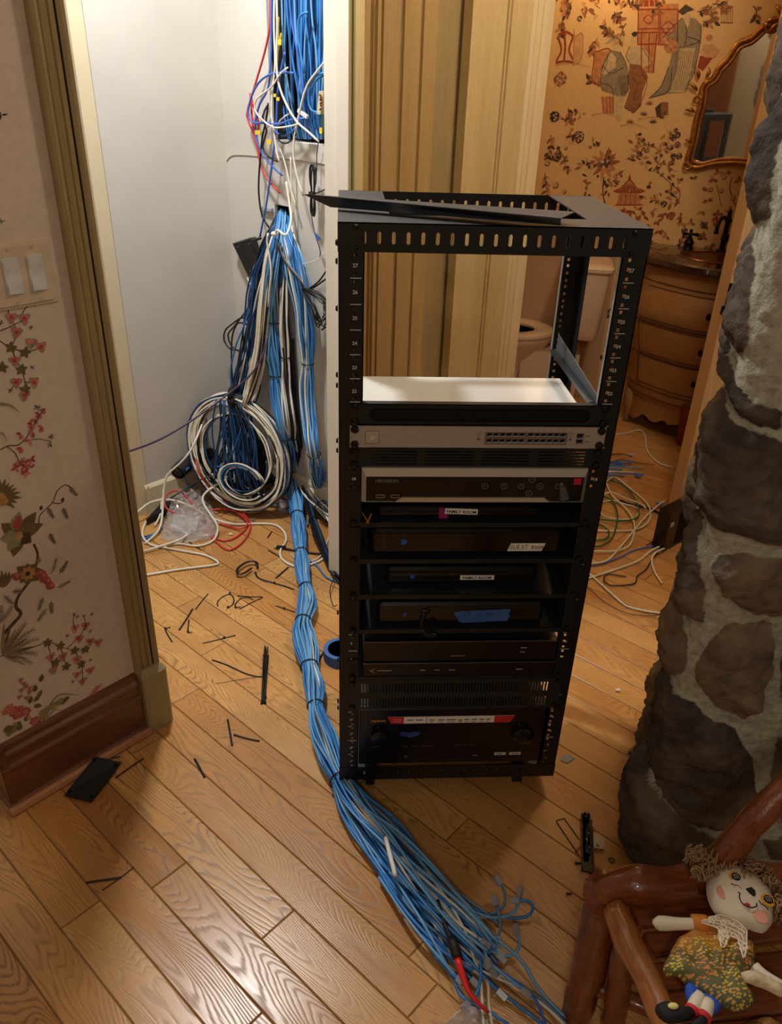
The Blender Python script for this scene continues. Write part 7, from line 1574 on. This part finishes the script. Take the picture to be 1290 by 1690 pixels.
# curly hair
HAIR = mat('tan_curls', (150, 118, 84), .8, var=.3, scale=120, bump=.5)
hair = None; rr = random.Random(77); mb = MB()
for k in range(170):
    f = rr.random()
    if f < .38: x, y = rr.uniform(820, 1010), rr.uniform(655, 770)
    elif f < .75: x, y = rr.uniform(1000, 1230), 0; y = rr.uniform(655, 722)+(x-1000)*.42
    else: x, y = rr.uniform(1250, 1330), rr.uniform(780, 1010)
    if 930 < x < 1040 and y > 735: continue
    c = DP(x, y, rr.uniform(.0, .045)); q = rr.uniform(.004, .0085); ax = Vector((rr.uniform(-1, 1), rr.uniform(-1, 1), rr.uniform(-.4, .4))).normalized(); n1 = ax.orthogonal().normalized(); n2 = ax.cross(n1); P = []
    for i in range(15): a = i*.85; P.append(c+ax*(.0012*i)+n1*(q*math.cos(a))+n2*(q*math.sin(a)))
    mb.tube(P, .0017, 5)
hair = mb.build('hair', HAIR, doll, smooth='all', fix=False)
# dress with speckles, blue underskirt, lace collar, arms, legs
def dressmat():
    t = NT('speckled_dress'); P = t.obj(); v = t.n('ShaderNodeTexVoronoi'); mp = t.n('ShaderNodeMapping'); t.put(mp.inputs[0], P); mp.inputs['Rotation'].default_value = (0, 0, .5); mp.inputs['Scale'].default_value = (170, 300, 60); t.put(v.inputs['Vector'], mp.outputs[0]); v.inputs['Scale'].default_value = 1.0
    spot = t.m_('LESS_THAN', v.outputs['Distance'], .42)
    sx = t.n('ShaderNodeSeparateXYZ'); t.put(sx.inputs[0], P)
    n = t.noise(P, 18, 3)
    g = t.m_('ADD', t.m_('MULTIPLY', sx.outputs[1], -6.0), t.m_('MULTIPLY', n, .5))
    base = t.ramp(g, [(.0, lin((196, 120, 34))), (.38, lin((176, 118, 40))), (.5, lin((104, 92, 50))), (.78, lin((104, 104, 66))), (1.0, lin((70, 88, 100)))])
    sp = t.ramp(t.noise(P, 26, 2), [(.38, lin((216, 196, 60))), (.55, lin((210, 160, 80))), (.68, lin((216, 128, 70)))])
    f = t.m_('MULTIPLY', spot, t.m_('GREATER_THAN', g, .36)); t.put(t.b.inputs['Base Color'], t.mix(f, base, sp)); t.b.inputs['Roughness'].default_value = .7; t.bump(n, .1, .003); return t.m
DRESS = dressmat()
cushion('dress', [(830, 990), (870, 1000), (960, 1010), (1080, 1060), (1140, 1150), (1150, 1260), (1090, 1330), (1130, 1385), (1140, 1435), (1060, 1478), (990, 1452), (900, 1390), (780, 1320), (676, 1272), (700, 1190), (760, 1090), (830, 1055)], .020, DRESS, z=.002, n=10, seed=3, cr=.010)
UND = mat('blue_cotton', (34, 84, 190), .7, bump=.2); cushion('underskirt', [(785, 1325), (850, 1345), (930, 1385), (985, 1440), (930, 1500), (840, 1470), (788, 1400)], .007, UND, z=-.004, n=6, seed=8, cr=.006)
# lace collar: ribbons of crochet loops
mb = MB(); mb.poly([DP(x, y, .0245) for x, y in ((875, 1012), (958, 978), (1040, 1000), (1105, 1052), (1106, 1140), (1092, 1190), (1062, 1105), (1015, 1086), (990, 1135), (972, 1130), (960, 1052), (920, 1032))]); mb.build('lace_net', mat('lace_net', (232, 210, 182), .85, alpha=.6), doll)
LACE = mat('cream_lace', (236, 220, 196), .8); mb = MB()
col = [(870, 1010), (960, 975), (1040, 1000), (1105, 1050), (1110, 1090), (1095, 1195), (1060, 1110), (1010, 1090), (990, 1145), (965, 1100), (960, 1050)]
for pts in ([(870, 1008), (920, 995), (958, 975), (1010, 985), (1060, 1010), (1105, 1052)], [(872, 1015), (920, 1030), (962, 1050), (975, 1140), (1000, 1130), (1015, 1085), (1060, 1100), (1090, 1195), (1105, 1150), (1108, 1055)], [(905, 1012), (960, 1020), (1020, 1045), (1080, 1080), (1095, 1130)], [(930, 1003), (990, 1010), (1050, 1035), (1100, 1070)], [(965, 1060), (985, 1075), (1010, 1060), (1050, 1080), (1085, 1120)]): mb.tube(spline([DP(x, y, .0265) for x, y in pts], .004), .0011, 4)
for k in range(46):
    x, y = rr.choice(((rr.uniform(890, 1000), rr.uniform(990, 1030)), (rr.uniform(970, 1095), rr.uniform(1010, 1090)), (rr.uniform(1060, 1100), rr.uniform(1090, 1170)), (rr.uniform(966, 1000), rr.uniform(1060, 1125)))); c = DP(x, y, .0265); q = rr.uniform(.002, .0045); mb.tube([c+X*(q*math.cos(a))+Y*(q*math.sin(a)) for a in np.linspace(0, 6.28, 9)], .0006, 4)
mb.build('lace_collar', LACE, doll, fix=False)
def limb(name, pts, rads, m, par=doll): 
    P = spline([DP(*p) for p in pts], .006); R = np.interp(np.linspace(0, 1, len(P)), np.linspace(0, 1, len(rads)), rads); mb = MB(); mb.tube(P, list(R), 12); return mb.build(name, m, par, smooth='all')
limb('arm', [(845, 1022, .012), (760, 1022, .010), (700, 1020, .008), (650, 1018, .008), (618, 1010, .008)], [.0085, .0085, .009, .0105, .0105, .003], MUS)
limb('sleeve', [(900, 1020, .014), (855, 1018, .013), (825, 1018, .012)], [.012, .0125, .0125], mat('orange_cotton', (206, 128, 40), .7))
limb('arm', [(1145, 1245, .006), (1190, 1290, .006), (1260, 1335, .006), (1330, 1375, .006)], [.0085, .009, .009, .009], MUS)
limb('forearm_print', [(1085, 1300, .022), (1130, 1300, .020), (1200, 1325, .016), (1290, 1370, .012)], [.006, .010, .009, .009], mat('floral_muslin', (222, 200, 166), .75, var=.25, scale=90))
for (x0, y0, x1, y1) in ((860, 1395, 825, 1470), (908, 1430, 885, 1500)):
    limb('leg', [(x0, y0, -.004), ((x0+x1)/2, (y0+y1)/2, -.002), (x1, y1, .0)], [.0095, .0095, .0095], MUS); limb('stripe', [(x1+2, y1-4, .0), (x1-8, y1+16, .0)], [.0105, .0105], mat('red_felt', (206, 40, 46), .7))
BF = mat('black_felt', (24, 22, 24), .75); cushion('shoe', [(820, 1462), (845, 1485), (820, 1520), (770, 1535), (700, 1542), (655, 1515), (630, 1475), (640, 1440), (680, 1430), (730, 1450), (780, 1468)], .013, BF, z=.004, n=6); cushion('shoe', [(880, 1500), (905, 1530), (880, 1580), (820, 1600), (800, 1560), (840, 1520)], .012, BF, z=.0, n=6)
mb = MB(); mb.ball(DP(725, 1448, .018), .0075, .0045, .003, 12); mb.build('shoe_button', mat('pale_yellow_button', (226, 214, 130), .5), doll, smooth='all')
crumple('brown cloth bunched on the chair seat under the doll', 'cloth', [DP(1090, 1500, 0)*1, DP(1130, 1440, 0), DP(1230, 1400, 0), DP(1330, 1420, 0), DP(1340, 1530, 0), DP(1180, 1560, 0), DP(1080, 1545, 0)], .02, mat('tan_cloth', (164, 118, 66), .8, bump=.2), 12, 10, 'cloth').location = (0, 0, HS-.02)
# cushion-like seat area shadow cloth is not needed
